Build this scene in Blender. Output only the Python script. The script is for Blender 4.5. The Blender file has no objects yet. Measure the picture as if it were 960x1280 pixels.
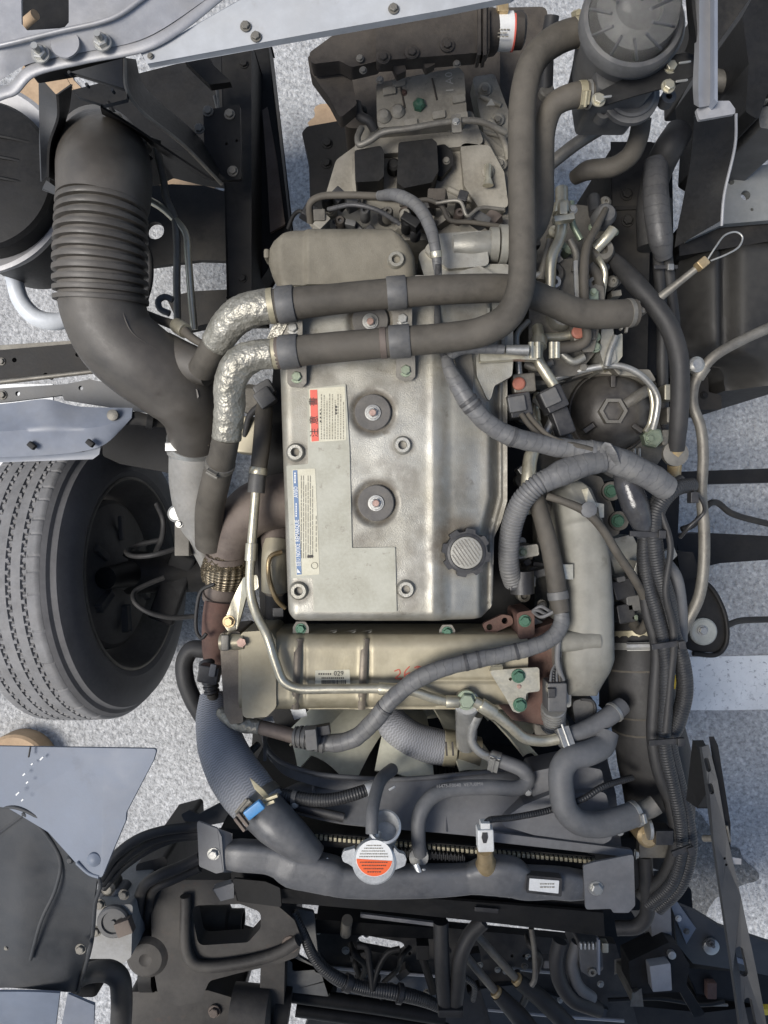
import bpy, bmesh, math, random
from math import pi, sin, cos, sqrt, radians, atan2, hypot
from mathutils import Vector, Matrix, noise
from mathutils.geometry import tessellate_polygon
random.seed(7)
scene = bpy.context.scene

# ---------------------------------------------------------------- camera
H = 2.5            # camera height above the asphalt, looking straight down into the tilted-cab engine bay
F = 900.0          # focal length in pixels of the 960x1280 photograph
cam_d = bpy.data.cameras.new('camera')
cam_d.sensor_fit = 'HORIZONTAL'; cam_d.sensor_width = 36.0
cam_d.lens = F * 36.0 / 960.0
cam_d.clip_start = 0.05; cam_d.clip_end = 200
cam = bpy.data.objects.new('camera', cam_d)
cam.location = (0, 0, H); cam.rotation_euler = (0, 0, 0)
scene.collection.objects.link(cam); scene.camera = cam

# ---------------------------------------------------------------- sky, sun, exposure
SUN_EL, SUN_AZ = 60.0, 200.0      # elevation; direction the light comes FROM, degrees counter-clockwise from +X (image right)
world = bpy.data.worlds.new('World'); scene.world = world; world.use_nodes = True
wn = world.node_tree; wn.nodes.clear()
w_out = wn.nodes.new('ShaderNodeOutputWorld'); w_bg = wn.nodes.new('ShaderNodeBackground')
w_sky = wn.nodes.new('ShaderNodeTexSky'); w_sky.sky_type = 'NISHITA'; w_sky.sun_disc = False
w_sky.sun_elevation = radians(SUN_EL); w_sky.sun_rotation = radians(90 - SUN_AZ)
w_sky.air_density = 1.0; w_sky.dust_density = 2.0; w_sky.ozone_density = 1.0
w_bg.inputs['Strength'].default_value = 0.06
wn.links.new(w_sky.outputs[0], w_bg.inputs[0]); wn.links.new(w_bg.outputs[0], w_out.inputs[0])
sun_d = bpy.data.lights.new('sun', 'SUN'); sun_d.energy = 1.5; sun_d.angle = radians(24); sun_d.color = (1.0, 0.965, 0.91)
sun = bpy.data.objects.new('sun', sun_d); scene.collection.objects.link(sun)
sd = Vector((cos(radians(SUN_EL)) * cos(radians(SUN_AZ)), cos(radians(SUN_EL)) * sin(radians(SUN_AZ)), sin(radians(SUN_EL))))
sun.rotation_euler = sd.to_track_quat('Z', 'Y').to_euler(); sun.location = sd * 6
scene.view_settings.view_transform = 'Standard'; scene.view_settings.look = 'None'
scene.view_settings.exposure = 1.36; scene.view_settings.gamma = 1.0
scene.view_settings.use_curve_mapping = False
scene.cycles.use_denoising = True
scene.cycles.max_bounces = 8; scene.cycles.diffuse_bounces = 5

# ---------------------------------------------------------------- helpers
COL = scene.collection
WL = {}            # object name -> world location of its origin
PATH = {}          # tube object name -> (world path, radii)
def S(z): return (H - z) / F
def W(x, y, z):
    s = S(z); return Vector(((x - 480) * s, (640 - y) * s, z))
def tags(o, label=None, cat=None, group=None, kind=None):
    if label: o['label'] = label
    if cat: o['category'] = cat
    if group: o['group'] = group
    if kind: o['kind'] = kind
def put(name, me, mat, par, loc, t):
    o = bpy.data.objects.new(name, me); COL.objects.link(o)
    if mat is not None and len(me.materials) == 0: me.materials.append(mat)
    WL[o.name] = loc.copy()
    if par is not None:
        o.parent = par; o.location = loc - WL[par.name]
    else: o.location = loc
    tags(o, **t); return o
def empty(name, loc, **t):
    o = bpy.data.objects.new(name, None); COL.objects.link(o)
    o.empty_display_size = .05; o.location = loc; WL[o.name] = loc.copy(); tags(o, **t); return o
def fin(bm, name, mat, par=None, sharp=38, bev=0, bseg=2, uv=None, t={}, recalc=True):
    if bev > 0:
        es = [e for e in bm.edges if len(e.link_faces) == 2 and e.calc_face_angle(0) > radians(40)]
        if es: bmesh.ops.bevel(bm, geom=es, offset=bev, segments=bseg, profile=.5, affect='EDGES', clamp_overlap=True)
    if recalc: bmesh.ops.recalc_face_normals(bm, faces=bm.faces[:])
    xs = [v.co for v in bm.verts]
    lo = Vector([min(c[i] for c in xs) for i in range(3)]); hi = Vector([max(c[i] for c in xs) for i in range(3)])
    c = Vector(((lo.x + hi.x) / 2, (lo.y + hi.y) / 2, lo.z))
    for v in bm.verts: v.co -= c
    me = bpy.data.meshes.new(name); bm.to_mesh(me); bm.free()
    me.shade_smooth()
    if sharp: me.set_sharp_from_angle(angle=radians(sharp))
    o = put(name, me, mat, par, c, t)
    if bev > 0:
        wm = o.modifiers.new('weighted_normal', 'WEIGHTED_NORMAL'); wm.keep_sharp = True; wm.weight = 100
    return o
def catmull(pts, step):
    """pts: list of (Vector, r); centripetal spline resampled to about `step` metres"""
    if len(pts) < 3: dense = []
    P = [p for p, r in pts]; R = [r for p, r in pts]
    P = [P[0] * 2 - P[1]] + P + [P[-1] * 2 - P[-2]]; R = [R[0]] + R + [R[-1]]
    out = []
    for i in range(1, len(P) - 2):
        p0, p1, p2, p3 = P[i-1:i+3]
        t0 = 0; t1 = t0 + max(1e-6, (p1 - p0).length) ** .5; t2 = t1 + max(1e-6, (p2 - p1).length) ** .5; t3 = t2 + max(1e-6, (p3 - p2).length) ** .5
        n = max(3, int((p2 - p1).length / step) + 1)
        for k in range(n):
            t = t1 + (t2 - t1) * k / n
            a1 = p0 * ((t1-t)/(t1-t0)) + p1 * ((t-t0)/(t1-t0)); a2 = p1 * ((t2-t)/(t2-t1)) + p2 * ((t-t1)/(t2-t1)); a3 = p2 * ((t3-t)/(t3-t2)) + p3 * ((t-t2)/(t3-t2))
            b1 = a1 * ((t2-t)/(t2-t0)) + a2 * ((t-t0)/(t2-t0)); b2 = a2 * ((t3-t)/(t3-t1)) + a3 * ((t-t1)/(t3-t1))
            out.append((b1 * ((t2-t)/(t2-t1)) + b2 * ((t-t1)/(t2-t1)), R[i] + (R[i+1] - R[i]) * (k / n)))
    out.append((P[-2], R[-2]))
    return out
def resample(path, step):
    L = [0]
    for a, b in zip(path, path[1:]): L.append(L[-1] + (b[0] - a[0]).length)
    n = max(2, int(L[-1] / step)); out = []; j = 0
    for k in range(n + 1):
        d = L[-1] * k / n
        while j < len(L) - 2 and L[j+1] < d: j += 1
        f = (d - L[j]) / max(1e-9, L[j+1] - L[j]); f = min(1, max(0, f))
        out.append((path[j][0].lerp(path[j+1][0], f), path[j][1] + (path[j+1][1] - path[j][1]) * f))
    return out
def frames(P):
    n = len(P); T = []
    for i in range(n):
        a = P[max(0, i-1)]; b = P[min(n-1, i+1)]; T.append((b - a).normalized())
    up = Vector((0, 0, 1)) if abs(T[0].z) < .9 else Vector((0, 1, 0))
    N = [(up - T[0] * up.dot(T[0])).normalized()]
    for i in range(1, n):
        v = N[-1] - T[i] * N[-1].dot(T[i]); N.append(v.normalized() if v.length > 1e-6 else N[-1])
    return T, N
def sweep(bm, path, seg=14, cap=True, cor=None, flat=1.0, lump=0, lscale=60, hollow=0, sq=1.0):
    """tube along [(Vector, r)]; uv = (around, metres along)"""
    if cor: path = resample(path, cor[0] / 10)
    P = [p for p, r in path]; T, N = frames(P)
    uvl = bm.loops.layers.uv.verify(); rings = []; L = 0; Ls = []
    for i, (p, r) in enumerate(path):
        if i: L += (p - P[i-1]).length
        Ls.append(L)
        if cor:
            ph = (L / cor[0]) % 1.0
            r = r * (1 + cor[1] * ((1 - .25 * (abs(ph - .5) / .32) ** 2) if .18 < ph < .82 else -1.15))
        B = T[i].cross(N[i]); ring = []
        for k in range(seg):
            a = 2 * pi * k / seg
            ca, sa = cos(a), sin(a)
            if sq != 1.0: ca, sa = math.copysign(abs(ca) ** sq, ca), math.copysign(abs(sa) ** sq, sa)
            d = N[i] * ca * flat + B * sa
            rr = r
            if lump: rr *= 1 + lump * noise.fractal(p * lscale + d * r * lscale * 1.5, 1, 2, 4)
            ring.append(bm.verts.new(p + d * rr))
        rings.append(ring)
    for i in range(len(rings) - 1):
        for k in range(seg):
            k2 = (k + 1) % seg
            f = bm.faces.new((rings[i][k], rings[i][k2], rings[i+1][k2], rings[i+1][k]))
            us = (k / seg, (k + 1) / seg, (k + 1) / seg, k / seg); vs = (Ls[i], Ls[i], Ls[i+1], Ls[i+1])
            for lp, u, v in zip(f.loops, us, vs): lp[uvl].uv = (u, v)
    if cap:
        for ring, i, sg in ((rings[0], 0, -1), (rings[-1], -1, 1)):
            if hollow:
                p, r = path[i]; inner = [bm.verts.new(p + (v.co - p) * hollow) for v in ring]
                deep = [bm.verts.new(v.co - T[i] * sg * r * 1.2) for v in inner]
                for k in range(seg):
                    k2 = (k + 1) % seg
                    bm.faces.new((ring[k], ring[k2], inner[k2], inner[k])); bm.faces.new((inner[k], inner[k2], deep[k2], deep[k]))
                bm.faces.new(deep)
            else: bm.faces.new(ring)
    return path
def pxpath(pts, r, step=None, straight=False):
    L = []
    for p in pts:
        rr = p[3] if len(p) > 3 else r
        L.append((W(*p[:3]), rr * S(p[2])))
    if straight: return L
    return catmull(L, step or .006)
def tube(name, pts, r, mat, par=None, seg=14, cor=None, flat=1.0, cap=True, lump=0, lscale=60, straight=False, sharp=50, hollow=0, sq=1.0, **t):
    bm = bmesh.new(); path = pxpath(pts, r, straight=straight)
    if cor: cor = (cor[0] * S(pts[0][2]), cor[1])
    if mat.name.startswith('harness_tape') and not lump: lump, lscale = .10, 26
    if lump: path = resample(path, .004)
    path = sweep(bm, path, seg, cap, cor, flat, lump, lscale, hollow, sq)
    o = fin(bm, name, mat, par, sharp=sharp, t=t); PATH[o.name] = path; return o
def ring_on(host, xy, w, mat, name='clamp', par=None, k=1.07, screw=None, smat=None, z=None, **t):
    """a band round a tube at the path point that shows nearest pixel xy; w = width in px; screw = angle (deg) of a worm housing"""
    path = PATH[host.name]; best = min(range(len(path)), key=lambda i: (path[i][0].x / S(path[i][0].z) + 480 - xy[0]) ** 2 + (640 - path[i][0].y / S(path[i][0].z) - xy[1]) ** 2)
    p, r = path[best]; a = path[max(0, best-2)][0]; b = path[min(len(path)-1, best+2)][0]; d = (b - a).normalized()
    s = S(p.z); bm = bmesh.new(); e = w * s / 2
    sweep(bm, [(p - d * e, r * k * .97), (p - d * e * .9, r * k), (p + d * e * .9, r * k), (p + d * e, r * k * .97)], 20)
    o = fin(bm, name, mat, par or host, t=t)
    if screw is not None:
        up = Vector((0, 0, 1)); sd = up.cross(d).normalized(); up = d.cross(sd)
        q = sd * sin(radians(screw)) + up * cos(radians(screw)); tn = d.cross(q)
        c = p + q * r * k * 1.08; bm = bmesh.new()
        hx, hy, hz = w * s * .5, max(w * s * .8, r * .32), max(.003, r * .13)
        orient(bm, bmesh.ops.create_cube(bm, size=1)['verts'], c, d, tn, q, (hx * 2, hy * 2, hz * 2))
        sweep(bm, [(c + q * hz * .8 - tn * hy * 1.35, hz * .95), (c + q * hz * .8 + tn * hy * 1.05, hz * .95)], 8)
        fin(bm, 'clamp_screw', smat or mat, o, bev=.0006)
    return o
def orient(bm, vs, c, ax, ay, az, sc):
    for v in vs: v.co = c + ax * (v.co.x * sc[0]) + ay * (v.co.y * sc[1]) + az * (v.co.z * sc[2])
def fillet(pts, rc, n=5):
    """round the corners of a 2D/3D pixel polygon; rc in px, or per-point 4th... value"""
    out = []; m = len(pts)
    for i in range(m):
        p = Vector(pts[i][:3]); a = Vector(pts[i-1][:3]); b = Vector(pts[(i+1) % m][:3])
        va = a - p; vb = b - p; la, lb = va.length, vb.length
        if rc <= 0 or la < 1e-6 or lb < 1e-6: out.append(p); continue
        ang = va.angle(vb)
        if ang > 3.0: out.append(p); continue
        d = min(rc / max(.05, math.tan(ang / 2)), la * .45, lb * .45); p0 = p + va * (d / la); p1 = p + vb * (d / lb)
        for k in range(n + 1):
            t = k / n; out.append(p0 * (1-t) ** 2 + p * (2 * t * (1-t)) + p1 * t * t)
    return out
def circ(x, y, r, n=16, z=None): return [((x + r * cos(2*pi*k/n)), (y + r * sin(2*pi*k/n))) + ((z,) if z is not None else ()) for k in range(n)]
def slot(x0, y0, x1, y1, r, n=6):
    a = atan2(y1 - y0, x1 - x0); L = []
    for k in range(n + 1): L.append((x1 + r * cos(a - pi/2 + pi * k / n), y1 + r * sin(a - pi/2 + pi * k / n)))
    for k in range(n + 1): L.append((x0 + r * cos(a + pi/2 + pi * k / n), y0 + r * sin(a + pi/2 + pi * k / n)))
    return L
def plate(name, pts, mat, par=None, z=None, th=.004, rc=0, bev=.0008, holes=(), sharp=38, bseg=2, **t):
    """flat or tilted sheet: pixel outline (x,y) at height z, or (x,y,z) points, thickened away from the camera by th"""
    P3 = [(p[0], p[1], p[2] if len(p) > 2 else z) for p in pts]
    if rc:
        zs = [p[2] for p in P3]
        # fillet in pixel space, scale z so that it interpolates
        P3 = [tuple(v) for v in fillet(P3, rc)]
    out = [W(*p) for p in P3]
    n = Vector((0, 0, 0))
    for a, b in zip(out, out[1:] + out[:1]): n += a.cross(b)
    n.normalize()
    if n.z < 0 or (abs(n.z) < 1e-4 and n.dot(out[0] - Vector((0, 0, H))) > 0): n = -n
    zz = sum(p[2] for p in P3) / len(P3); hl = []
    for h in holes:
        hp = circ(*h) if len(h) == 3 and not isinstance(h[0], (tuple, list)) else h
        L = []
        for q in hp:
            # cast the pixel ray onto the sheet's plane
            d = W(q[0], q[1], zz) - Vector((0, 0, H)); k = (out[0] - Vector((0, 0, H))).dot(n) / d.dot(n); L.append(Vector((0, 0, H)) + d * k)
        hl.append(L)
    loops = [out] + hl; flat = [v for L in loops for v in L]
    bm = bmesh.new(); top = [bm.verts.new(v) for v in flat]; bot = [bm.verts.new(v - n * th) for v in flat]
    for tri in tessellate_polygon(loops):
        try:
            bm.faces.new([top[i] for i in tri]); bm.faces.new([bot[i] for i in reversed(tri)])
        except ValueError: pass
    o = 0
    for L in loops:
        m = len(L)
        for i in range(m):
            a, b = o + i, o + (i + 1) % m
            try: bm.faces.new((top[a], top[b], bot[b], bot[a]))
            except ValueError: pass
        o += m
    bmesh.ops.dissolve_limit(bm, angle_limit=.002, verts=[], edges=[e for e in bm.edges if len(e.link_faces) == 2 and e.calc_face_angle(0) < .001]) if not hl else None
    return fin(bm, name, mat, par, sharp=sharp, bev=bev, bseg=bseg, t=t)
def block(name, pts, z, zb, mat, par=None, rc=0, bev=.004, bseg=3, **t):
    return plate(name, pts, mat, par, z=z, th=z - zb, rc=rc, bev=bev, bseg=bseg, **t)
def rect(x0, y0, x1, y1): return [(x0, y0), (x1, y0), (x1, y1), (x0, y1)]
def lathe(name, c, prof, mat, par=None, axis=(0, 0, 1), seg=32, sharp=32, close=True, px=True, bev=0, **t):
    """profile [(r px, dz metres)] spun about an axis through pixel point c"""
    p = W(*c) if px else Vector(c); s = S(c[2]) if px else 1.0; ax = Vector(axis).normalized()
    u = ax.orthogonal().normalized(); v = ax.cross(u); bm = bmesh.new(); rings = []
    for r, h in prof:
        if r < 1e-6: rings.append([bm.verts.new(p + ax * h)])
        else: rings.append([bm.verts.new(p + ax * h + (u * cos(2*pi*k/seg) + v * sin(2*pi*k/seg)) * r * s) for k in range(seg)])
    for a, b in zip(rings, rings[1:]):
        for k in range(seg):
            k2 = (k + 1) % seg
            if len(a) == 1 and len(b) == 1: continue
            if len(a) == 1: bm.faces.new((a[0], b[k], b[k2]))
            elif len(b) == 1: bm.faces.new((a[k], a[k2], b[0]))
            else: bm.faces.new((a[k], a[k2], b[k2], b[k]))
    if close:
        for r in (rings[0], rings[-1]):
            if len(r) > 1:
                try: bm.faces.new(r)
                except ValueError: pass
    return fin(bm, name, mat, par, sharp=sharp, t=t)
def obox(name, c, size, mat, par=None, rz=0, rx=0, ry=0, bev=.002, px=True, **t):
    """box centred at pixel point c; size (px, px, metres) when px else metres"""
    p = W(*c); s = S(c[2]) if px else 1
    R = Matrix.Rotation(radians(rz), 3, 'Z') @ Matrix.Rotation(radians(ry), 3, 'Y') @ Matrix.Rotation(radians(rx), 3, 'X')
    bm = bmesh.new(); vs = bmesh.ops.create_cube(bm, size=1)['verts']
    for v in vs: v.co = p + R @ Vector((v.co.x * size[0] * s, v.co.y * size[1] * s, v.co.z * size[2]))
    return fin(bm, name, mat, par, bev=bev, t=t)
BOLT = {}
def bolt_mesh(kind, mat):
    key = (kind, mat.name)
    if key in BOLT: return BOLT[key]
    bm = bmesh.new()
    def cyl(r0, r1, h0, h1, n, rot=0):
        a = [bm.verts.new((r0*cos(2*pi*k/n+rot), r0*sin(2*pi*k/n+rot), h0)) for k in range(n)]; b = [bm.verts.new((r1*cos(2*pi*k/n+rot), r1*sin(2*pi*k/n+rot), h1)) for k in range(n)]
        for k in range(n): bm.faces.new((a[k], a[(k+1) % n], b[(k+1) % n], b[k]))
        bm.faces.new(b); return b
    cyl(1, .95, 0, .14, 18)
    b = cyl(.74, .74, .14, .6, 6, .3); cyl(.74, .62, .6, .68, 6, .3)
    if kind == 'stud': cyl(.38, .36, .68, 1.5, 10)
    if kind == 'dimple': cyl(.4, .3, .681, .60, 10)
    me = bpy.data.meshes.new('bolt'); bmesh.ops.recalc_face_normals(bm, faces=bm.faces[:]); bm.to_mesh(me); bm.free(); me.materials.append(mat)
    me.shade_smooth(); me.set_sharp_from_angle(angle=radians(30)); BOLT[key] = me; return me
def bolt(par, x, y, z, r, mat, kind='hex', axis=(0, 0, 1), name='bolt'):
    p = W(x, y, z); o = put(name, bolt_mesh(kind, mat), None, par, p, {})
    q = Vector(axis).to_track_quat('Z', 'Y'); o.rotation_euler = (q @ Matrix.Rotation(random.random() * 2, 3, 'Z').to_quaternion()).to_euler(); k = r * S(z); o.scale = (k, k, k); return o
def bolts(par, L, z, r, mat, kind='hex', name='bolt'):
    for x, y in L: bolt(par, x, y, z, r, mat, kind, name=name)
def relief(name, xl, xr, y0, y1, h, zref, zskirt, mat, par=None, nx=80, ny=120, sharp=60, **t):
    """cast surface: rows of constant y between xl(y) and xr(y), height h(x,y) metres, straight skirt to zskirt; XY scaled at zref"""
    s = S(zref); bm = bmesh.new(); G = []
    for j in range(ny + 1):
        y = y0 + (y1 - y0) * j / ny; a, b = xl(y), xr(y); row = []
        for i in range(nx + 1):
            x = a + (b - a) * i / nx; row.append(bm.verts.new(((x - 480) * s, (640 - y) * s, h(x, y))))
        G.append(row)
    for j in range(ny):
        for i in range(nx): bm.faces.new((G[j][i], G[j+1][i], G[j+1][i+1], G[j][i+1]))
    B = G[0][:] + [G[j][nx] for j in range(1, ny + 1)] + G[ny][nx-1::-1] + [G[j][0] for j in range(ny - 1, 0, -1)]
    D = [bm.verts.new((v.co.x, v.co.y, zskirt)) for v in B]
    for i in range(len(B)): bm.faces.new((B[i], B[(i+1) % len(B)], D[(i+1) % len(D)], D[i]))
    return fin(bm, name, mat, par, sharp=sharp, t=t)
def text(s, x, y, z, size, mat, par, rz=0, name='lettering', align='LEFT', sx=1, off=.0, fit=None):
    cu = bpy.data.curves.new('lettering', 'FONT'); cu.body = s; cu.size = size * S(z) * 1.35; cu.align_x = align; cu.align_y = 'CENTER'; cu.resolution_u = 2; cu.offset = off
    tmp = bpy.data.objects.new('tmp', cu); COL.objects.link(tmp)
    dg = bpy.context.evaluated_depsgraph_get(); me = bpy.data.meshes.new_from_object(tmp.evaluated_get(dg)); bpy.data.objects.remove(tmp)
    me.materials.clear()
    if fit: sx = fit * S(z) / max(1e-6, max(v.co.x for v in me.vertices) - min(v.co.x for v in me.vertices))
    o = put(name, me, mat, par, W(x, y, z), {}); o.rotation_euler = (0, 0, radians(rz)); o.scale = (sx, 1, 1); return o
def sm(a, b, x):
    t = min(1, max(0, (x - a) / (b - a))); return t * t * (3 - 2 * t)
def lin(tab, x):
    if x <= tab[0][0]: return tab[0][1]
    for (a, u), (b, v) in zip(tab, tab[1:]):
        if x <= b: return u + (v - u) * (x - a) / (b - a)
    return tab[-1][1]

# ---------------------------------------------------------------- materials
def NT(m): return m.node_tree.nodes, m.node_tree.links
def mat(name, col, col2=None, rough=.6, metal=0.0, ns=14, bump=.15, bs=180, dust=0.0, dustc=(.20, .185, .155), spots=0.0, spotc=(.03, .025, .02), spec=.4, rvar=.12, uvfx=None, contrast=.25, bdist=.001, dthr=.35, grime=False):
    m = bpy.data.materials.new(name); m.use_nodes = True; N, Lk = NT(m); b = N['Principled BSDF']
    def new(t, **kw):
        n = N.new(t)
        for k, v in kw.items(): setattr(n, k, v)
        return n
    tc = new('ShaderNodeTexCoord'); oi = new('ShaderNodeObjectInfo')
    add = new('ShaderNodeVectorMath', operation='ADD'); sc = new('ShaderNodeVectorMath', operation='SCALE'); sc.inputs[3].default_value = 3.7
    cx = new('ShaderNodeCombineXYZ'); Lk.new(oi.outputs['Random'], cx.inputs[0]); Lk.new(oi.outputs['Random'], cx.inputs[1]); Lk.new(cx.outputs[0], sc.inputs[0])
    Lk.new(tc.outputs['Object'], add.inputs[0]); Lk.new(sc.outputs[0], add.inputs[1]); V = add.outputs[0]
    def nz(scale, detail=6, rough_=.6):
        n = new('ShaderNodeTexNoise'); n.inputs['Scale'].default_value = scale; n.inputs['Detail'].default_value = detail; n.inputs['Roughness'].default_value = rough_; Lk.new(V, n.inputs['Vector']); return n.outputs['Fac']
    def ramp(src, a, c):
        r = new('ShaderNodeMapRange'); r.interpolation_type = 'SMOOTHSTEP'; r.inputs[1].default_value = a; r.inputs[2].default_value = c; Lk.new(src, r.inputs[0]); return r.outputs[0]
    def mix(f, a, c):
        n = new('ShaderNodeMix'); n.data_type = 'RGBA'
        if hasattr(f, 'links'): Lk.new(f, n.inputs[0])
        else: n.inputs[0].default_value = f
        for v, i in ((a, 6), (c, 7)):
            if hasattr(v, 'links'): Lk.new(v, n.inputs[i])
            else: n.inputs[i].default_value = (*v, 1)
        return n.outputs[2]
    def ma(op, a, c, d=None):
        n = new('ShaderNodeMath', operation=op)
        for i, v in enumerate((a, c, d)):
            if v is None: continue
            if hasattr(v, 'links'): Lk.new(v, n.inputs[i])
            else: n.inputs[i].default_value = v
        return n.outputs[0]
    c2 = col2 or tuple(x * .62 for x in col)
    big = nz(ns); fine = nz(ns * 9, 4)
    f = ramp(big, .5 - contrast, .5 + contrast)
    base = mix(f, c2, col); base = mix(ma('MULTIPLY', ramp(fine, .35, .75), .22), base, tuple(min(1, x * 1.35 + .01) for x in col))
    rv = ma('MULTIPLY_ADD', fine, rvar * 2, rough - rvar)
    met = metal
    if spots:
        sp = ramp(nz(ns * 3.1, 5, .7), .60, .70); base = mix(ma('MULTIPLY', sp, spots), base, spotc)
    if dust:
        ge = new('ShaderNodeNewGeometry'); sx = new('ShaderNodeSeparateXYZ'); Lk.new(ge.outputs['Normal'], sx.inputs[0])
        up = ramp(sx.outputs[2], -.1, .9); d = ma('MULTIPLY', up, ramp(nz(ns * 1.7, 8, .65), dthr, dthr + .4)); d = ma('MULTIPLY', d, dust)
        base = mix(d, base, dustc); rv = ma('ADD', rv, ma('MULTIPLY', d, .25))
        if metal: met = ma('MULTIPLY', ma('SUBTRACT', 1.0, d), metal)
    if grime:
        at_ = new('ShaderNodeAttribute'); at_.attribute_name = 'grime'; g = ma('MULTIPLY', at_.outputs['Fac'], ramp(nz(38, 7, .7), .22, .60)); base = mix(ma('MULTIPLY', g, .85), base, (.085, .068, .048)); rv = ma('ADD', rv, ma('MULTIPLY', g, .2))
        if hasattr(met, 'links'): met = ma('MULTIPLY', met, ma('SUBTRACT', 1.0, g))
    hgt = ma('MULTIPLY', nz(bs, 4), 1.0)
    if uvfx:
        suv = new('ShaderNodeSeparateXYZ'); Lk.new(tc.outputs['UV'], suv.inputs[0]); u, v = suv.outputs[0], suv.outputs[1]
        kind, per = uvfx[0], uvfx[1]
        if kind == 'spiral':       # overlapping tape turns
            q = ma('FRACT', ma('ADD', ma('DIVIDE', v, per), ma('ADD', u, ma('MULTIPLY', nz(34, 3), 1.1))), None); hgt = ma('ADD', ma('MULTIPLY', hgt, .4), ma('MULTIPLY', q, 1.6))
            base = mix(ma('MULTIPLY', ramp(q, .86, .99), .55), base, tuple(x * .45 for x in col))
        elif kind == 'rings':
            q = ma('SINE', ma('MULTIPLY', v, 2 * pi / per), None); hgt = ma('ADD', ma('MULTIPLY', hgt, .3), ma('MULTIPLY', q, .8))
        elif kind == 'weave':      # herring-bone fabric cover
            tri = ma('PINGPONG', ma('MULTIPLY', u, 40.0), 1.0)
            q = ma('SINE', ma('ADD', ma('MULTIPLY', v, 2 * pi / per), ma('MULTIPLY', tri, 3.0)), None)
            hgt = ma('ADD', ma('MULTIPLY', hgt, .3), ma('MULTIPLY', q, .8)); base = mix(ma('MULTIPLY', ramp(q, -.2, .9), .38), base, tuple(min(1, x * 1.9) for x in col))
        elif kind == 'crumple':
            vo = new('ShaderNodeTexVoronoi'); vo.inputs['Scale'].default_value = 95; Lk.new(V, vo.inputs['Vector']); vo2 = new('ShaderNodeTexVoronoi'); vo2.inputs['Scale'].default_value = 230; Lk.new(V, vo2.inputs['Vector'])
            hgt = ma('ADD', vo.outputs['Distance'], ma('MULTIPLY', vo2.outputs['Distance'], .45))
        elif kind == 'braid':
            q = ma('MULTIPLY', ma('SINE', ma('ADD', ma('MULTIPLY', v, 2 * pi / per), ma('MULTIPLY', u, 2 * pi * 10)), None), ma('SINE', ma('SUBTRACT', ma('MULTIPLY', v, 2 * pi / per), ma('MULTIPLY', u, 2 * pi * 10)), None))
            hgt = ma('ADD', ma('MULTIPLY', hgt, .3), q); base = mix(ramp(q, -.3, .5), tuple(x * .3 for x in col), base)
    bp = new('ShaderNodeBump'); bp.inputs['Strength'].default_value = min(1, bump); bp.inputs['Distance'].default_value = bdist; Lk.new(hgt, bp.inputs['Height'])
    Lk.new(bp.outputs[0], b.inputs['Normal']); Lk.new(base, b.inputs['Base Color']); Lk.new(rv, b.inputs['Roughness'])
    if hasattr(met, 'links'): Lk.new(met, b.inputs['Metallic'])
    else: b.inputs['Metallic'].default_value = met
    b.inputs['Specular IOR Level'].default_value = spec
    return m
ALU = mat('cast_aluminium_dusty', (.37, .362, .325), (.235, .222, .185), rough=.36, metal=.55, ns=7, bump=.55, bs=520, dust=.4, dustc=(.25, .23, .175), spots=.5, spotc=(.13, .108, .08), contrast=.2, grime=True)
ALU_REAR = mat('cast_aluminium_rough', (.185, .168, .13), (.12, .107, .08), rough=.62, metal=.15, ns=12, bump=.55, bs=520, dust=.5, dustc=(.17, .152, .115), spots=.3, spotc=(.07, .058, .04))
ALU_BRIGHT = mat('cast_aluminium_pipe', (.245, .24, .21), (.165, .158, .133), rough=.62, metal=.08, ns=7, bump=.35, bs=520, dust=.25, dustc=(.26, .245, .21), spots=.4, spotc=(.10, .09, .07), contrast=.18)
ALU_DARK = mat('cast_aluminium_grimy', (.15, .14, .12), (.07, .064, .054), rough=.6, metal=.35, ns=16, bump=.5, bs=300, dust=.35, spots=.3)
TRANS = mat('gearbox_casting', (.29, .272, .23), (.16, .147, .12), rough=.72, metal=.12, ns=15, bump=.6, bs=240, dust=.4, dustc=(.22, .2, .165), spots=.35)
TRANS_DK = mat('gearbox_dark_paint', (.06, .052, .044), (.032, .027, .023), rough=.6, ns=18, bump=.45, bs=240, dust=.5, dustc=(.10, .085, .068), spec=.28)
PAD = mat('pale_pad', (.385, .378, .315), (.31, .30, .24), rough=.55, metal=.1, ns=18, bump=.2, bs=260, spots=.6, spotc=(.20, .18, .145), contrast=.22)
HOSE = mat('dusty_rubber_hose', (.078, .069, .056), (.046, .041, .033), rough=.66, ns=8, bump=.35, bs=420, dust=.6, dustc=(.125, .112, .092), spec=.35, contrast=.16, spots=.35, spotc=(.03, .027, .024), rvar=.2)
HOSE_DK = mat('dark_rubber_hose', (.030, .029, .029), (.02, .02, .02), rough=.55, ns=12, bump=.3, bs=380, dust=.3, dustc=(.06, .056, .05), spots=.25, spotc=(.012, .012, .012), spec=.35)
HOSE_BLUE = mat('coolant_rubber_hose', (.12, .122, .126), (.085, .087, .09), rough=.55, ns=14, bump=.25, bs=380, dust=.3, dustc=(.17, .165, .155), spec=.4)
DUCT = mat('intake_duct_rubber', (.068, .060, .051), (.042, .038, .032), rough=.46, ns=5, bump=.22, bs=420, dust=.55, dustc=(.115, .105, .09), spec=.5, contrast=.18, spots=.25, spotc=(.035, .032, .028), rvar=.2)
WEAVE = mat('fabric_radiator_hose', (.23, .235, .25), (.165, .17, .18), rough=.6, ns=8, bump=.5, bs=200, dust=.2, uvfx=('weave', .0052))
SHROUD = mat('shroud_plastic', (.165, .167, .172), (.11, .112, .116), rough=.52, ns=10, bump=.2, bs=300, dust=.45, dustc=(.16, .155, .15), spots=.15, spotc=(.3, .29, .27))
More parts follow.
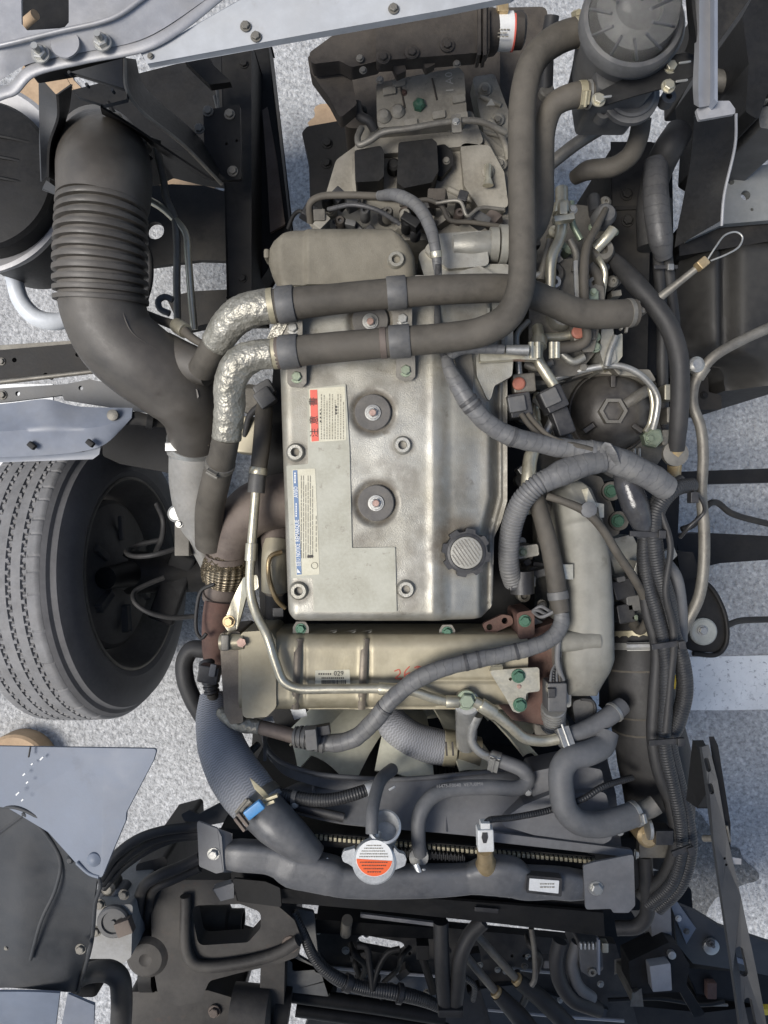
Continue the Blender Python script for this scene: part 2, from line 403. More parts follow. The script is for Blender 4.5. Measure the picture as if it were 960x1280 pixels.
TANK = mat('radiator_tank_plastic', (.105, .108, .114), (.066, .068, .073), rough=.36, ns=12, bump=.25, bs=380, dust=.35, dustc=(.17, .165, .16), spots=.1, spotc=(.4, .39, .36))
BLACK = mat('black_paint', (.015, .015, .0155), (.009, .009, .009), rough=.5, ns=14, bump=.2, bs=200, dust=.35, dustc=(.028, .026, .023), spec=.18)
FRAME = mat('chassis_paint', (.022, .021, .020), (.013, .0125, .012), rough=.55, ns=11, bump=.3, bs=160, dust=.5, dustc=(.05, .045, .038), spec=.22)
PLASTIC = mat('black_plastic', (.028, .028, .030), (.018, .018, .019), rough=.42, ns=20, bump=.2, bs=260, dust=.4, dustc=(.09, .086, .08))
PLASTIC_G = mat('grey_plastic', (.095, .095, .095), (.06, .06, .06), rough=.5, ns=20, bump=.2, bs=260, dust=.4, dustc=(.17, .16, .14))
SILVER = mat('primer_steel', (.36, .36, .37), (.26, .26, .265), rough=.42, metal=.35, ns=6, bump=.15, bs=300, dust=.35, dustc=(.33, .315, .29), spots=.1)
CABGREY = mat('cab_floor_paint', (.135, .158, .20), (.105, .123, .158), rough=.48, ns=5, bump=.12, bs=300, dust=.35, dustc=(.15, .16, .175), spots=.15)
CABDARK = mat('cab_liner_plastic', (.04, .043, .047), (.025, .027, .030), rough=.58, ns=6, bump=.22, bs=260, dust=.5, dustc=(.075, .074, .072))
FENDER = mat('fender_plastic', (.185, .205, .245), (.14, .155, .185), rough=.42, ns=4, bump=.12, bs=260, dust=.35, dustc=(.25, .245, .23))
ZINCY = mat('yellow_zinc_steel', (.53, .505, .41), (.40, .37, .28), rough=.34, metal=.75, ns=22, bump=.2, bs=300, dust=.3, dustc=(.36, .33, .25), spots=.15)
ZINC = mat('zinc_steel', (.43, .43, .41), (.29, .285, .265), rough=.38, metal=.7, ns=24, bump=.2, bs=300, dust=.25, dustc=(.36, .34, .29), spots=.15)
STEEL_DIRTY = mat('dirty_steel_pipe', (.20, .19, .165), (.12, .11, .095), rough=.5, metal=.45, ns=26, bump=.35, bs=300, dust=.35)
FOIL = mat('wrinkled_foil', (.33, .315, .27), (.21, .20, .165), rough=.44, metal=.5, ns=24, bump=.6, bs=260, spots=.4, spotc=(.17, .15, .11), bdist=.003, uvfx=('crumple', 1), contrast=.15)
RUST = mat('rusty_casting', (.115, .062, .048), (.062, .036, .03), rough=.82, ns=22, bump=.6, bs=220, dust=.3, dustc=(.17, .13, .10))
HEAT = mat('heat_stained_iron', (.155, .125, .105), (.095, .075, .066), rough=.62, metal=.35, ns=14, bump=.4, bs=260, dust=.4, dustc=(.21, .18, .15))
EGR = mat('stainless_cooler', (.37, .335, .245), (.26, .23, .155), rough=.46, metal=.42, ns=7, bump=.22, bs=240, dust=.35, dustc=(.36, .315, .235), spots=.25, spotc=(.2, .165, .11))
EGR_SEAM = mat('weld_seam', (.22, .19, .15), (.13, .11, .09), rough=.5, metal=.6, ns=30, bump=.4, bs=220, dust=.2)
BRAID = mat('braided_steel', (.55, .46, .32), (.42, .34, .23), rough=.4, metal=.8, ns=20, bump=.9, bs=200, uvfx=('braid', .010), bdist=.003)
TAPE = mat('harness_tape', (.125, .125, .126), (.085, .085, .086), rough=.46, ns=18, bump=.65, bs=160, dust=.3, dustc=(.24, .23, .20), uvfx=('spiral', .016), bdist=.0016)
TAPE_DK = mat('dark_harness_tape', (.06, .06, .062), (.04, .04, .042), rough=.45, ns=18, bump=.6, bs=160, dust=.3, dustc=(.12, .115, .105), uvfx=('spiral', .018), bdist=.0016)
CONDUIT = mat('corrugated_conduit', (.13, .13, .132), (.10, .10, .10), rough=.5, ns=16, bump=.15, bs=200, dust=.4, dustc=(.22, .21, .185))
CONDUIT_DK = mat('black_conduit', (.028, .029, .031), (.019, .019, .02), rough=.42, ns=16, bump=.5, bs=200, dust=.3, dustc=(.075, .073, .068), uvfx=('rings', .0052), bdist=.0014)
VINYL = mat('shiny_vinyl_sleeve', (.045, .047, .052), (.03, .03, .033), rough=.2, ns=16, bump=.35, bs=70, dust=.15, bdist=.003)
GREEN = mat('green_bolt', (.05, .15, .10), (.035, .10, .065), rough=.4, metal=.45, ns=60, bump=.2, dust=.3, dustc=(.3, .3, .22))
GREENZ = mat('green_zinc_bolt', (.27, .32, .24), (.18, .22, .16), rough=.4, metal=.6, ns=60, bump=.2, dust=.3, dustc=(.34, .32, .24))
COPPER = mat('copper_stud', (.42, .30, .25), (.28, .18, .15), rough=.45, metal=.6, ns=60, bump=.2)
CREAM = mat('fan_nylon', (.74, .72, .58), (.62, .60, .46), rough=.5, ns=10, bump=.12, bs=160, dust=.3, dustc=(.34, .31, .22))
CLAMP_BEIGE = mat('beige_clamp', (.42, .38, .27), (.32, .285, .19), rough=.45, metal=.4, ns=30, bump=.2)
TYRE = mat('tyre_rubber', (.055, .054, .054), (.042, .041, .04), rough=.78, ns=10, bump=.3, bs=260, dust=.35, dustc=(.105, .10, .095), spec=.3)
TREAD = mat('tyre_tread', (.21, .208, .208), (.14, .138, .137), rough=.85, ns=20, bump=.5, bs=320, dust=.3, dustc=(.26, .25, .235), spec=.25)
TYRE_SIDE = mat('tyre_sidewall', (.15, .147, .147), (.115, .113, .113), rough=.6, ns=10, bump=.2, bs=260, dust=.15, dustc=(.05, .046, .042), spec=.22)
WHITE_P = mat('white_plastic', (.62, .63, .62), (.5, .5, .48), rough=.45, ns=30, bump=.15, dust=.3, dustc=(.4, .37, .3))
WHITE_TUBE = mat('pale_tube', (.62, .65, .68), (.52, .55, .58), rough=.4, ns=9, bump=.1)
BRASS = mat('brass', (.55, .42, .24), (.40, .29, .15), rough=.4, metal=.7, ns=40, bump=.2, dust=.3)
CHALK = mat('coolant_stained_steel', (.50, .515, .52), (.36, .37, .375), rough=.42, metal=.45, ns=40, bump=.3, bs=260, spots=.3, spotc=(.72, .72, .70))
PAPER = mat('label_paper', (.56, .535, .42), (.47, .44, .33), rough=.6, ns=40, bump=.05, spots=.15, spotc=(.4, .37, .27))
PAPER_W = mat('white_label', (.70, .70, .68), (.62, .62, .6), rough=.55, ns=40, bump=.05)
LRED = mat('red_print', (.66, .13, .09), (.58, .11, .08), rough=.55, ns=40, bump=.02)
LORANGE = mat('orange_print', (.80, .13, .035), (.72, .11, .03), rough=.5, ns=40, bump=.02)
LBLUE = mat('blue_print', (.13, .20, .33), (.11, .17, .28), rough=.55, ns=40, bump=.02)
INK = mat('black_print', (.05, .045, .04), (.04, .035, .03), rough=.6, ns=40, bump=.0)
INK_G = mat('faded_print', (.24, .225, .18), (.2, .18, .14), rough=.6, ns=40, bump=.0)
INK_RED = mat('red_marker', (.50, .10, .07), (.36, .08, .05), rough=.6, ns=60, bump=.0)
INK_W = mat('white_marker', (.5, .48, .42), (.36, .34, .3), rough=.6, ns=60, bump=.0)
BLUE_TAPE = mat('blue_clip', (.06, .24, .50), (.05, .19, .4), rough=.4, ns=40, bump=.05)
YELLOW = mat('yellow_tag', (.62, .46, .05), (.5, .36, .04), rough=.5, ns=40, bump=.05)
PLASTIC_L = mat('hose_print', (.22, .22, .22), (.15, .15, .15), rough=.6, ns=60, bump=.0)
GROMMET = mat('rubber_grommet', (.115, .108, .10), (.085, .08, .074), rough=.75, ns=30, bump=.4, bs=300, dust=.3)
TAN = mat('tan_dirt', (.42, .30, .19), (.30, .21, .13), rough=.9, ns=12, bump=.3, bs=120)
PALE = mat('pale_rail_paint', (.40, .415, .43), (.32, .33, .34), rough=.5, ns=5, bump=.15, bs=260, dust=.35, dustc=(.36, .35, .33), spots=.2, spotc=(.2, .17, .13))
HUB = mat('dusty_hub', (.13, .125, .118), (.08, .077, .072), rough=.7, ns=9, bump=.3, bs=160, dust=.3, dustc=(.09, .084, .075), spec=.25)
CASTG = mat('grey_turbo_casting', (.25, .245, .23), (.17, .165, .152), rough=.6, metal=.1, ns=12, bump=.5, bs=480, dust=.3, dustc=(.26, .24, .2), spots=.3, spotc=(.1, .09, .075))
CHASSIS = mat('dusty_chassis', (.048, .045, .042), (.028, .026, .024), rough=.58, ns=9, bump=.4, bs=180, dust=.6, dustc=(.095, .088, .078), spec=.3, spots=.3, spotc=(.09, .055, .04))
GLASSY = bpy.data.materials.new('smoky_clear_plastic'); GLASSY.use_nodes = True
_b = GLASSY.node_tree.nodes['Principled BSDF']; _b.inputs['Base Color'].default_value = (.72, .72, .70, 1); _b.inputs['Roughness'].default_value = .12
_b.inputs['Transmission Weight'].default_value = .97; _b.inputs['IOR'].default_value = 1.12; _b.inputs['Specular IOR Level'].default_value = .3
def asphalt(name, c1, c2, c3, paint=None):
    m = bpy.data.materials.new(name); m.use_nodes = True; N, Lk = NT(m); b = N['Principled BSDF']; tc = N.new('ShaderNodeTexCoord'); V = tc.outputs['Object']
    def nz(sc, d=5, r=.6):
        n = N.new('ShaderNodeTexNoise'); n.inputs['Scale'].default_value = sc; n.inputs['Detail'].default_value = d; n.inputs['Roughness'].default_value = r; Lk.new(V, n.inputs['Vector']); return n.outputs[0]
    def mr(src, a, c, lo=0, hi=1):
        r = N.new('ShaderNodeMapRange'); r.inputs[1].default_value = a; r.inputs[2].default_value = c; r.inputs[3].default_value = lo; r.inputs[4].default_value = hi; Lk.new(src, r.inputs[0]); return r.outputs[0]
    def ma(op, a, c):
        n = N.new('ShaderNodeMath'); n.operation = op
        for i, v in enumerate((a, c)):
            if hasattr(v, 'links'): Lk.new(v, n.inputs[i])
            else: n.inputs[i].default_value = v
        return n.outputs[0]
    def mix(f, a, c):
        n = N.new('ShaderNodeMix'); n.data_type = 'RGBA'; Lk.new(f, n.inputs[0])
        for v, i in ((a, 6), (c, 7)):
            if hasattr(v, 'links'): Lk.new(v, n.inputs[i])
            else: n.inputs[i].default_value = (*v, 1)
        return n.outputs[2]
    warp = N.new('ShaderNodeMix'); warp.data_type = 'VECTOR'; wn_ = N.new('ShaderNodeTexNoise'); wn_.inputs['Scale'].default_value = 60; Lk.new(V, wn_.inputs['Vector']); warp.inputs[0].default_value = .012; Lk.new(V, warp.inputs[4]); Lk.new(wn_.outputs['Color'], warp.inputs[5])
    v = N.new('ShaderNodeTexVoronoi'); v.inputs['Scale'].default_value = 120; Lk.new(warp.outputs[1], v.inputs['Vector'])
    v2 = N.new('ShaderNodeTexVoronoi'); v2.inputs['Scale'].default_value = 62; Lk.new(warp.outputs[1], v2.inputs['Vector'])
    sx = N.new('ShaderNodeSeparateColor'); Lk.new(v.outputs['Color'], sx.inputs[0])
    grain = nz(240, 5, .75); mid = nz(62, 5, .65); big = nz(1.7, 7, .6)
    col = mix(mr(grain, .33, .68), c1, c2); col = mix(ma('MULTIPLY', mr(sx.outputs[0], .72, .95), .6), col, c3)
    col = mix(ma('MULTIPLY', mr(mid, .52, .34), .75), col, tuple(x * .5 for x in c1)); col = mix(ma('MULTIPLY', mr(mid, .56, .70), .5), col, c3)
    mu = N.new('ShaderNodeVectorMath'); mu.operation = 'SCALE'; Lk.new(col, mu.inputs[0]); Lk.new(mr(big, .3, .7, .78, 1.15), mu.inputs[3]); out = mu.outputs[0]
    st = mr(nz(2.6, 5, .65), .60, .70); out = mix(ma('MULTIPLY', st, .35), out, (.10, .09, .075))
    if paint:
        worn = ma('MULTIPLY', mr(mid, .30, .44), mr(nz(11, 8, .7), .28, .40)); out = mix(worn, out, mix(mr(nz(6, 6, .65), .35, .7), paint, tuple(x * .80 for x in paint)))
    Lk.new(out, b.inputs['Base Color']); b.inputs['Roughness'].default_value = .82
    hh = ma('ADD', ma('MULTIPLY', v.outputs['Distance'], -.55), ma('ADD', ma('MULTIPLY', grain, .5), ma('ADD', ma('MULTIPLY', mid, 2.2), ma('MULTIPLY', v2.outputs['Distance'], -.5))))
    bp = N.new('ShaderNodeBump'); bp.inputs['Strength'].default_value = .3 if paint else .85; bp.inputs['Distance'].default_value = .006; Lk.new(hh, bp.inputs['Height']); Lk.new(bp.outputs[0], b.inputs['Normal'])
    return m
ASPHALT = asphalt('worn_asphalt', (.37, .37, .366), (.50, .50, .494), (.66, .66, .65))
DAMP = asphalt('damp_asphalt', (.12, .118, .11), (.20, .198, .19), (.34, .335, .32))
PAINT = asphalt('worn_road_paint', (.34, .34, .34), (.46, .46, .45), (.55, .55, .55), paint=(.80, .80, .78))
# ================================================================ setting
def sheet_px(name, pts, z, m, **t):
    bm = bmesh.new(); bm.faces.new([bm.verts.new(W(x, y, z)) for x, y in pts]); return fin(bm, name, m, t=t)
bm = bmesh.new(); bmesh.ops.create_grid(bm, x_segments=1, y_segments=1, size=40); fin(bm, 'ground', ASPHALT, t=dict(kind='structure', label='coarse grey asphalt under the truck'))
sheet_px('parking_line', fillet([(560, 823), (700, 821), (830, 822), (1010, 818), (1010, 886), (900, 888), (700, 886), (560, 889)], 2), .004, PAINT, kind='structure', label='worn white parking line on the asphalt')
sheet_px('parking_line', [(-160, 480), (66, 480), (68, 852), (-160, 854)], .004, PAINT, kind='structure', label='white painted road marking beside the tyre')

sheet_px('damp_patch', [(870 + 60 * cos(a) * (1 + .25 * sin(3 * a + 1) + .1 * sin(9 * a)), 1085 + 55 * sin(a) * (1 + .2 * cos(4 * a) + .1 * sin(11 * a))) for a in [2*pi*k/60 for k in range(60)]], .003, DAMP, kind='structure', label='dark damp patch on the asphalt at the lower right')
# ================================================================ engine body under everything
eb = empty('engine_block', W(490, 600, .35), label='grimy engine block beneath the rocker cover, blackened for gap shade', cat='engine')
block('crankcase', [(352, 330), (640, 330), (668, 470), (668, 780), (640, 880), (330, 880), (318, 600), (340, 480)], .93, .40, BLACK, eb, rc=15, bev=.012)  # black puts the deep shade of the gaps round the cover into the colour
block('side_housing', [(668, 250), (760, 260), (768, 500), (740, 640), (700, 790), (668, 790)], .86, .45, ALU_DARK, eb, rc=12, bev=.01)
block('timing_housing', [(300, 782), (700, 782), (690, 885), (330, 885)], .88, .5, BLACK, eb, rc=14, bev=.01)
block('fan_gap_backing', [(320, 870), (740, 870), (760, 985), (310, 985)], .40, .2, BLACK, eb, rc=6)  # black backing added so the gap under the fan stays dark
for x, y, r in ((655, 520, 9), (652, 600, 8), (660, 690, 9), (655, 745, 8)): lathe('block_boss', (x, y, .985), [(r, -.03), (r, 0), (r * .55, .002), (r * .5, -.008), (0, -.008)], ALU_DARK, eb, seg=16)

# ================================================================ rocker cover
ZC = 1.20
def c_xl(y):
    a = lin([(340, 344), (480, 349), (700, 356), (778, 359)], y)
    return a + (16 - sqrt(max(0, 256 - (y - 762) ** 2)) if y > 762 else 0)
def c_xr(y):
    a = lin([(340, 641), (625, 641), (650, 634), (674, 624), (778, 622)], y)
    return a + (-(26 - sqrt(max(0, 676 - (y - 752) ** 2))) if y > 752 else 0)
GROM = [(463, 402), (466, 516), (470, 629)]
def c_h(x, y):
    d = min(x - c_xl(y), 778 - y)
    wob = .0010 * noise.noise(Vector((x * .03, y * .03, 1)))
    top = ZC - .0115 * sm(546, 566, x) - .010 * sm(560, 606, x) + .0025 * math.exp(-((x - 541) / 5.5) ** 2) + wob
    e = lin([(340, 611), (620, 611), (672, 598), (778, 598)], y)      # where the top rolls over into the bolting flange
    top -= .040 * sm(e, e + 19, x)
    if x > e + 19: top += .004 * (1 if (x - e - 19) % 9 < 4.5 else 0)
    R = 15.0
    if d < R: top -= R * S(ZC) * (1 - sqrt(max(0, 1 - ((R - max(0, d)) / R) ** 2)))
    dr = 622 - x if y > 640 else 99
    for gx, gy in GROM:
        r = hypot(x - gx, y - gy); top -= .007 * (1 - sm(22, 31, r))
    top -= .004 * sm(345, 352, 700 - y) * 0
    return top
cover = relief('rocker_cover', c_xl, c_xr, 344, 778, c_h, ZC, 1.09, ALU, nx=148, ny=216, sharp=70, label='dusty cast aluminium rocker cover on top of the engine', cat='rocker cover')
ga = cover.data.color_attributes.new('grime', 'FLOAT_COLOR', 'POINT'); wl0 = WL[cover.name]; sz = S(ZC)
for v in cover.data.vertices:
    x = 480 + (v.co.x + wl0.x) / sz; y = 640 - (v.co.y + wl0.y) / sz
    q = lambda k: noise.noise(Vector((x * k, y * k, 7.7)))
    g = 0
    for gx, gy in GROM:
        r = hypot(x - gx, y - gy + 1.5); g = max(g, (1 - sm(24, 38 + 8 * q(.05), r)) * 1.0)
    g = max(g, .9 * (1 - sm(28, 50 + 14 * q(.04), hypot(x - 572, y - 682))) * sm(0, 30, 600 - x + 20))
    g = max(g, .55 * math.exp(-((x - 553 - 6 * q(.02)) / 5) ** 2)); g = max(g, .55 * sm(592, 616, x)); g = max(g, .8 * (1 - sm(0, 9, 778 - y)) , .5 * (1 - sm(0, 7, x - c_xl(y))))
    g = max(g, .45 * sm(.12, .6, noise.fractal(Vector((x * .018, y * .014, 2.2)), 1, 2, 5))); g = max(g, .6 * (1 - sm(10, 60, abs(y - 395))) * sm(-.3, .5, q(.03)))
    for bx, by in ((370, 566), (503, 557), (374, 738), (507, 736)): g = max(g, .7 * (1 - sm(11, 20, hypot(x - bx, y - by - 2))))
    ga.data[v.index].color = (g, g, g, 1)
plate('pad', [(384, 486), (432, 480), (437, 560), (440, 685), (494, 684), (496, 765), (392, 765), (391, 723), (364, 723), (358, 582), (385, 580)], PAD, cover, z=ZC + .0035, th=.006, rc=1.5, bev=0)
pl = WL  # lettering sits on the pad
def dashes(par, x0, y0, x1, y1, nlines, m, z, horiz=False, w=.9, lo=2, hi=7, gap=1.6, fill=.95):
    """rows of unreadably small print, as the photo shows them: short ink strokes along each line"""
    bm = bmesh.new()
    for i in range(nlines):
        f = (i + .5) / nlines; a = (y1 if not horiz else x0); b = (y0 if not horiz else x1); sg = 1 if b > a else -1; pos = a; end = a + (b - a) * (random.uniform(.7, 1) if i % 3 == 2 else fill)
        while (end - pos) * sg > 1:
            L = random.uniform(lo, hi); q = pos + sg * min(L, abs(end - pos)); c = (x0 + (x1 - x0) * f) if not horiz else (y0 + (y1 - y0) * f)
            R = [(c - w / 2, pos), (c + w / 2, pos), (c + w / 2, q), (c - w / 2, q)]
            if horiz: R = [(v, u) for u, v in R]
            bm.faces.new([bm.verts.new(W(u, v, z)) for u, v in R]); pos = q + sg * gap
    return fin(bm, 'print', m, par)
zl = ZC + .0042
wl = plate('warning_label', [(386, 486), (431, 483), (433, 550), (388, 553)], PAPER, cover, z=zl, th=.0006, rc=2, bev=0, label='cream warning label with a red stripe and faded print')
plate('red_band', [(387.5, 487.5), (396.5, 487), (398.5, 551), (389.5, 552)], LRED, wl, z=zl + .0006, th=.0004, bev=0)
text('注', 393.4, 541, zl + .0014, 8.5, INK, wl, rz=90, align='CENTER'); text('意', 392.8, 525, zl + .0014, 8.5, INK, wl, rz=90, align='CENTER'); text('書', 392, 502, zl + .0014, 8.5, INK, wl, rz=90, align='CENTER')
dashes(wl, 400, 489, 431, 549, 9, INK_G, zl + .0008, w=1.1, lo=1, hi=4, gap=.9)
dashes(wl, 399, 511, 402, 528, 1, INK, zl + .0009, w=1.6, lo=2, hi=3, gap=2.5); dashes(wl, 418, 505, 422, 518, 1, INK, zl + .0009, w=2, lo=2, hi=3, gap=1.2)
nl = plate('notice_label', [(365, 587), (394, 585.5), (399.5, 718), (370, 720)], PAPER, cover, z=zl, th=.0006, rc=2, bev=0, label='narrow cream notice label with a blue heading')
plate('blue_band', [(366, 588), (371.5, 587.6), (377, 718), (371, 718.6)], LBLUE, nl, z=zl + .0006, th=.0004, bev=0)
ang = 90 + math.degrees(atan2(5, 132))
for s_, y_, f_ in (('お願い', 708, 10), ('NOTICE', 696, 16), ('REMARQUE', 677, 27), ('AVISO', 622, 14)):
    text(s_, 366 + (y_ - 588) / 130 * 5 + 2.9, y_, zl + .0014, 5.4, PAPER_W, nl, rz=ang, off=.00012, fit=f_)
dashes(nl, 369.5, 628, 371, 646, 1, PAPER_W, zl + .0014, w=1.6, lo=1.5, hi=3, gap=.8); dashes(nl, 368, 590, 369.5, 604, 1, PAPER_W, zl + .0014, w=2, lo=1, hi=3, gap=.8)
plate('warning_triangle', [(371.4, 716), (371.6, 710.5), (375.8, 716)], PAPER_W, nl, z=zl + .0016, th=.0003, bev=0)
dashes(nl, 375, 589, 392, 698, 6, INK_G, zl + .0009, w=.7, lo=3, hi=12, gap=.9); dashes(nl, 393, 640, 397, 690, 1, INK_G, zl + .0009, w=.8)
bm = bmesh.new(); sweep(bm, [(W(393 + 4 * cos(a), 707 + 4 * sin(a), zl + .001), .0004) for a in [2*pi*k/20 for k in range(21)]], 5); fin(bm, 'print_ring', INK_G, nl)
plate('print_mark', [(384, 694), (391, 693.5), (391.5, 697), (384, 697.5)], INK, nl, z=zl + .0012, th=.0003, rc=1, bev=0)
for i, (gx, gy) in enumerate(GROM):
    g = lathe('grommet', (gx, gy, ZC - .006), [(22, 0), (22.5, .004), (22.5, .008), (21.5, .0095), (12, .0095), (11, .009), (0, .009)], GROMMET, cover, seg=40)
    lathe('washer', (gx, gy, ZC + .0035), [(10, 0), (10, .0025), (6, .003), (0, .003)], ZINC, g, seg=24)
    bolt(g, gx, gy, ZC + .0062, 8, ZINC); lathe('stud_tip', (gx, gy, ZC + .0118), [(4.6, 0), (4.6, .003), (3.6, .004), (0, .004)], COPPER, g, seg=14)
for x, y in ((370, 566), (503, 557), (374, 738), (507, 736), (495, 327)):
    z0 = ZC if y > 340 else 1.212
    lathe('threaded_boss', (x, y, z0 - .004), [(12.5, 0), (12, .004), (10.5, .007), (9.8, .013), (9.2, .0145), (5.6, .0145), (5, .013), (4.6, -.004), (0, -.004)], ALU, cover, seg=28)
# oil filler cap
oc = W(583, 691, ZC - .018); cap = empty('oil_filler_cap', oc, label='black ribbed oil filler cap at the front corner of the rocker cover', cat='filler cap')
def gear(name, x, y, z0, z1, r0, r1, n, m, par, wid=.5, bev=.0012):
    P = []
    for k in range(n):
        for f, r in ((-.5, r0), (-wid * .5, r0), (-wid * .38, r1), (wid * .38, r1), (wid * .5, r0)):
            a = 2 * pi * (k + f) / n + .2
            if f != -.5: P.append((x + r * cos(a), y + r * sin(a)))
    return block(name, P, z1, z0, m, par, rc=1.5, bev=bev)
gear('grip', 583, 691, ZC - .022, ZC + .014, 26.5, 31, 8, PLASTIC, cap, wid=.62)
lathe('rim', (583, 691, ZC + .0141), [(24, 0), (24, .002), (21, .003), (20, .0005), (0, .0005)], PLASTIC, cap, seg=40)
lathe('metal_disc', (583, 691, ZC + .0148), [(20, 0), (20, .001), (19, .0016), (0, .002)], mat('knurled_disc', (.36, .35, .31), (.25, .24, .21), rough=.5, metal=.45, ns=40, bump=.9, bs=900, dust=.2), cap, seg=36)
for k in range(-4, 5):
    x = 583 + k * 4; d = sqrt(max(0, 18 ** 2 - (k * 4) ** 2)); a = radians(35)
    obox('knurl', (583 + k * 4 * cos(a), 691 - k * 4 * sin(a), ZC + .0167), (1.2, d * 1.9, .0008), STEEL_DIRTY, cap, rz=35, bev=0)

# rear casting behind the cover
def r_xl(y): return lin([(282, 372), (288, 350), (296, 338), (306, 333), (322, 332), (338, 337), (354, 344)], y)
def r_xr(y): return lin([(282, 488), (292, 503), (304, 513), (318, 519), (354, 521)], y)
def r_h(x, y):
    d = min(x - r_xl(y), r_xr(y) - x, y - 282, ); R = 16.
    t = 1.214 - .006 * sm(352, 340, x) * 1 - .007 * (1 - sm(378, 386, x)) + .0015 * noise.noise(Vector((x * .05, y * .05, 3)))
    if d < R: t -= R * S(1.21) * (1 - sqrt(max(0, 1 - ((R - max(0, d)) / R) ** 2)))
    return t
rc_ = relief('rear_cover', r_xl, r_xr, 282, 356, r_h, 1.21, 1.08, ALU_REAR, nx=90, ny=44, sharp=70, label='rough cast gear cover behind the rocker cover', cat='engine cover')
obox('cast_lug', (335, 321, 1.17), (7, 12, .04), ALU_REAR, rc_, bev=.004)
# pump side casting at the rear
pc = empty('cast_housing', W(590, 370, 1.05), label='bright cast aluminium housing beside the pipes at the rear', cat='engine housing')
block('housing_body', [(522, 318), (545, 300), (575, 330), (640, 330), (642, 452), (605, 458), (560, 440), (548, 380), (530, 345)], 1.165, 1.04, ALU, pc, rc=10, bev=.01)
block('rear_step', [(528, 312), (548, 292), (606, 288), (612, 332), (560, 336)], 1.178, 1.12, ALU, pc, rc=8, bev=.014, bseg=4); tube('cylindrical_boss', [(566, 308, 1.165, 14), (590, 307, 1.165, 16), (612, 306, 1.16, 17)], 17, ALU, pc, seg=22)
tube('ring_collar', [(612, 306, 1.155, 21), (622, 306, 1.155, 21)], 21, ALU_BRIGHT, pc, seg=24, straight=True); tube('ring_collar', [(624, 306, 1.155, 24), (633, 306, 1.155, 24)], 24, ALU_BRIGHT, pc, seg=24, straight=True)
block('cast_step', [(572, 340), (600, 332), (622, 345), (626, 372), (575, 372)], 1.19, 1.16, ALU, pc, rc=8, bev=.006)
lathe('cast_lug', (577, 397, 1.165), [(9, 0), (8, .008), (4, .008), (3.5, .002), (0, .002)], ALU_DARK, pc, seg=16)
for x in (608, 617, 627): block('cast_rib', [(x, 385), (x + 4, 385), (x + 4, 445), (x, 445)], 1.178, 1.16, ALU_BRIGHT, pc, bev=.002)
block('dark_port', [(566, 440), (588, 432), (592, 465), (590, 500), (578, 488)], 1.196, 1.18, ALU_DARK, pc, rc=8, bev=.003)
block('gusset', [(595, 442), (642, 446), (640, 470), (618, 482), (612, 505), (596, 470)], 1.192, 1.17, ALU, pc, rc=6, bev=.003)

# ================================================================ heater / breather pipes over the cover
pa = tube('coolant_pipe', [(338, 383, 1.262, 21), (400, 376, 1.266, 19), (500, 366, 1.27, 18.5), (590, 361, 1.268, 18), (645, 362, 1.25, 17), (690, 378, 1.22, 17), (722, 391, 1.20, 18), (760, 393, 1.19, 18), (793, 391, 1.18, 17)], 18, HOSE, seg=24, hollow=.8, label='upper of the two grey rubber pipes crossing the rocker cover', cat='pipe')
pb = tube('coolant_pipe', [(350, 441, 1.272, 19), (420, 434, 1.28, 19), (500, 427, 1.288, 18.5), (560, 422, 1.295, 18.5), (604, 414, 1.305, 18.5), (634, 396, 1.31, 18), (650, 362, 1.315, 17.5), (653, 310, 1.315, 17), (652, 200, 1.32, 17), (655, 115, 1.325, 17), (668, 74, 1.33, 17.5), (695, 50, 1.33, 18), (728, 38, 1.33, 17)], 18, HOSE, seg=24, label='long grey rubber pipe bending from the rocker cover up to the reservoir', cat='pipe')
pcx = tube('coolant_pipe', [(740, 118, 1.31, 15), (715, 120, 1.31, 15), (692, 132, 1.30, 14.5), (681, 160, 1.28, 14), (679, 215, 1.25, 13.5), (678, 262, 1.22, 13), (664, 292, 1.20, 13), (642, 302, 1.19, 13)], 14, HOSE, seg=20, label='shorter grey rubber pipe beside the long vertical pipe', cat='pipe')
def saddle(host, xy, w, foot, z):
    b = ring_on(host, xy, w, PLASTIC_G, name='saddle_clamp', k=1.13)
    (x, y) = foot
    plate('foot', [(x - 12, y - 24, z + .016), (x + 12, y - 24, z + .016), (x + 12, y + 8, z + .004), (x + 7, y + 13, z + .004), (x - 7, y + 13, z + .004), (x - 12, y + 8, z + .004)], STEEL_DIRTY, b, th=.005, rc=3)
    bolt(b, x, y, z + .004, 8.5, GREENZ if y > 440 else ZINC)
saddle(pa, (357, 380), 22, (366, 410), 1.222); saddle(pa, (497, 366), 24, (503, 399), 1.222)
saddle(pb, (361, 440), 24, (371, 471), 1.208); saddle(pb, (499, 427), 26, (507, 463), 1.208)
for xy in ((346, 441), (480, 429)): ring_on(pb, xy, 8, HEAT, name='paper_band', k=1.05)
ring_on(pb, (722, 40), 9, CLAMP_BEIGE, k=1.06, screw=60); ring_on(pb, (731, 38), 4, ZINC, name='clamp_wire', k=1.08)
ring_on(pcx, (728, 119), 9, CLAMP_BEIGE, k=1.07, screw=40); ring_on(pcx, (734, 118), 3, ZINC, name='clamp_wire', k=1.12)
ring_on(pa, (786, 391), 6, STEEL_DIRTY, k=1.05)
for dx, dy, rz in ((795, 380, 30), (800, 389, -20), (783, 411, 80), (778, 408, 60)): obox('clamp_ear', (dx, dy, 1.18), (10, 3, .008), STEEL_DIRTY, pa, rz=rz, bev=.0005)
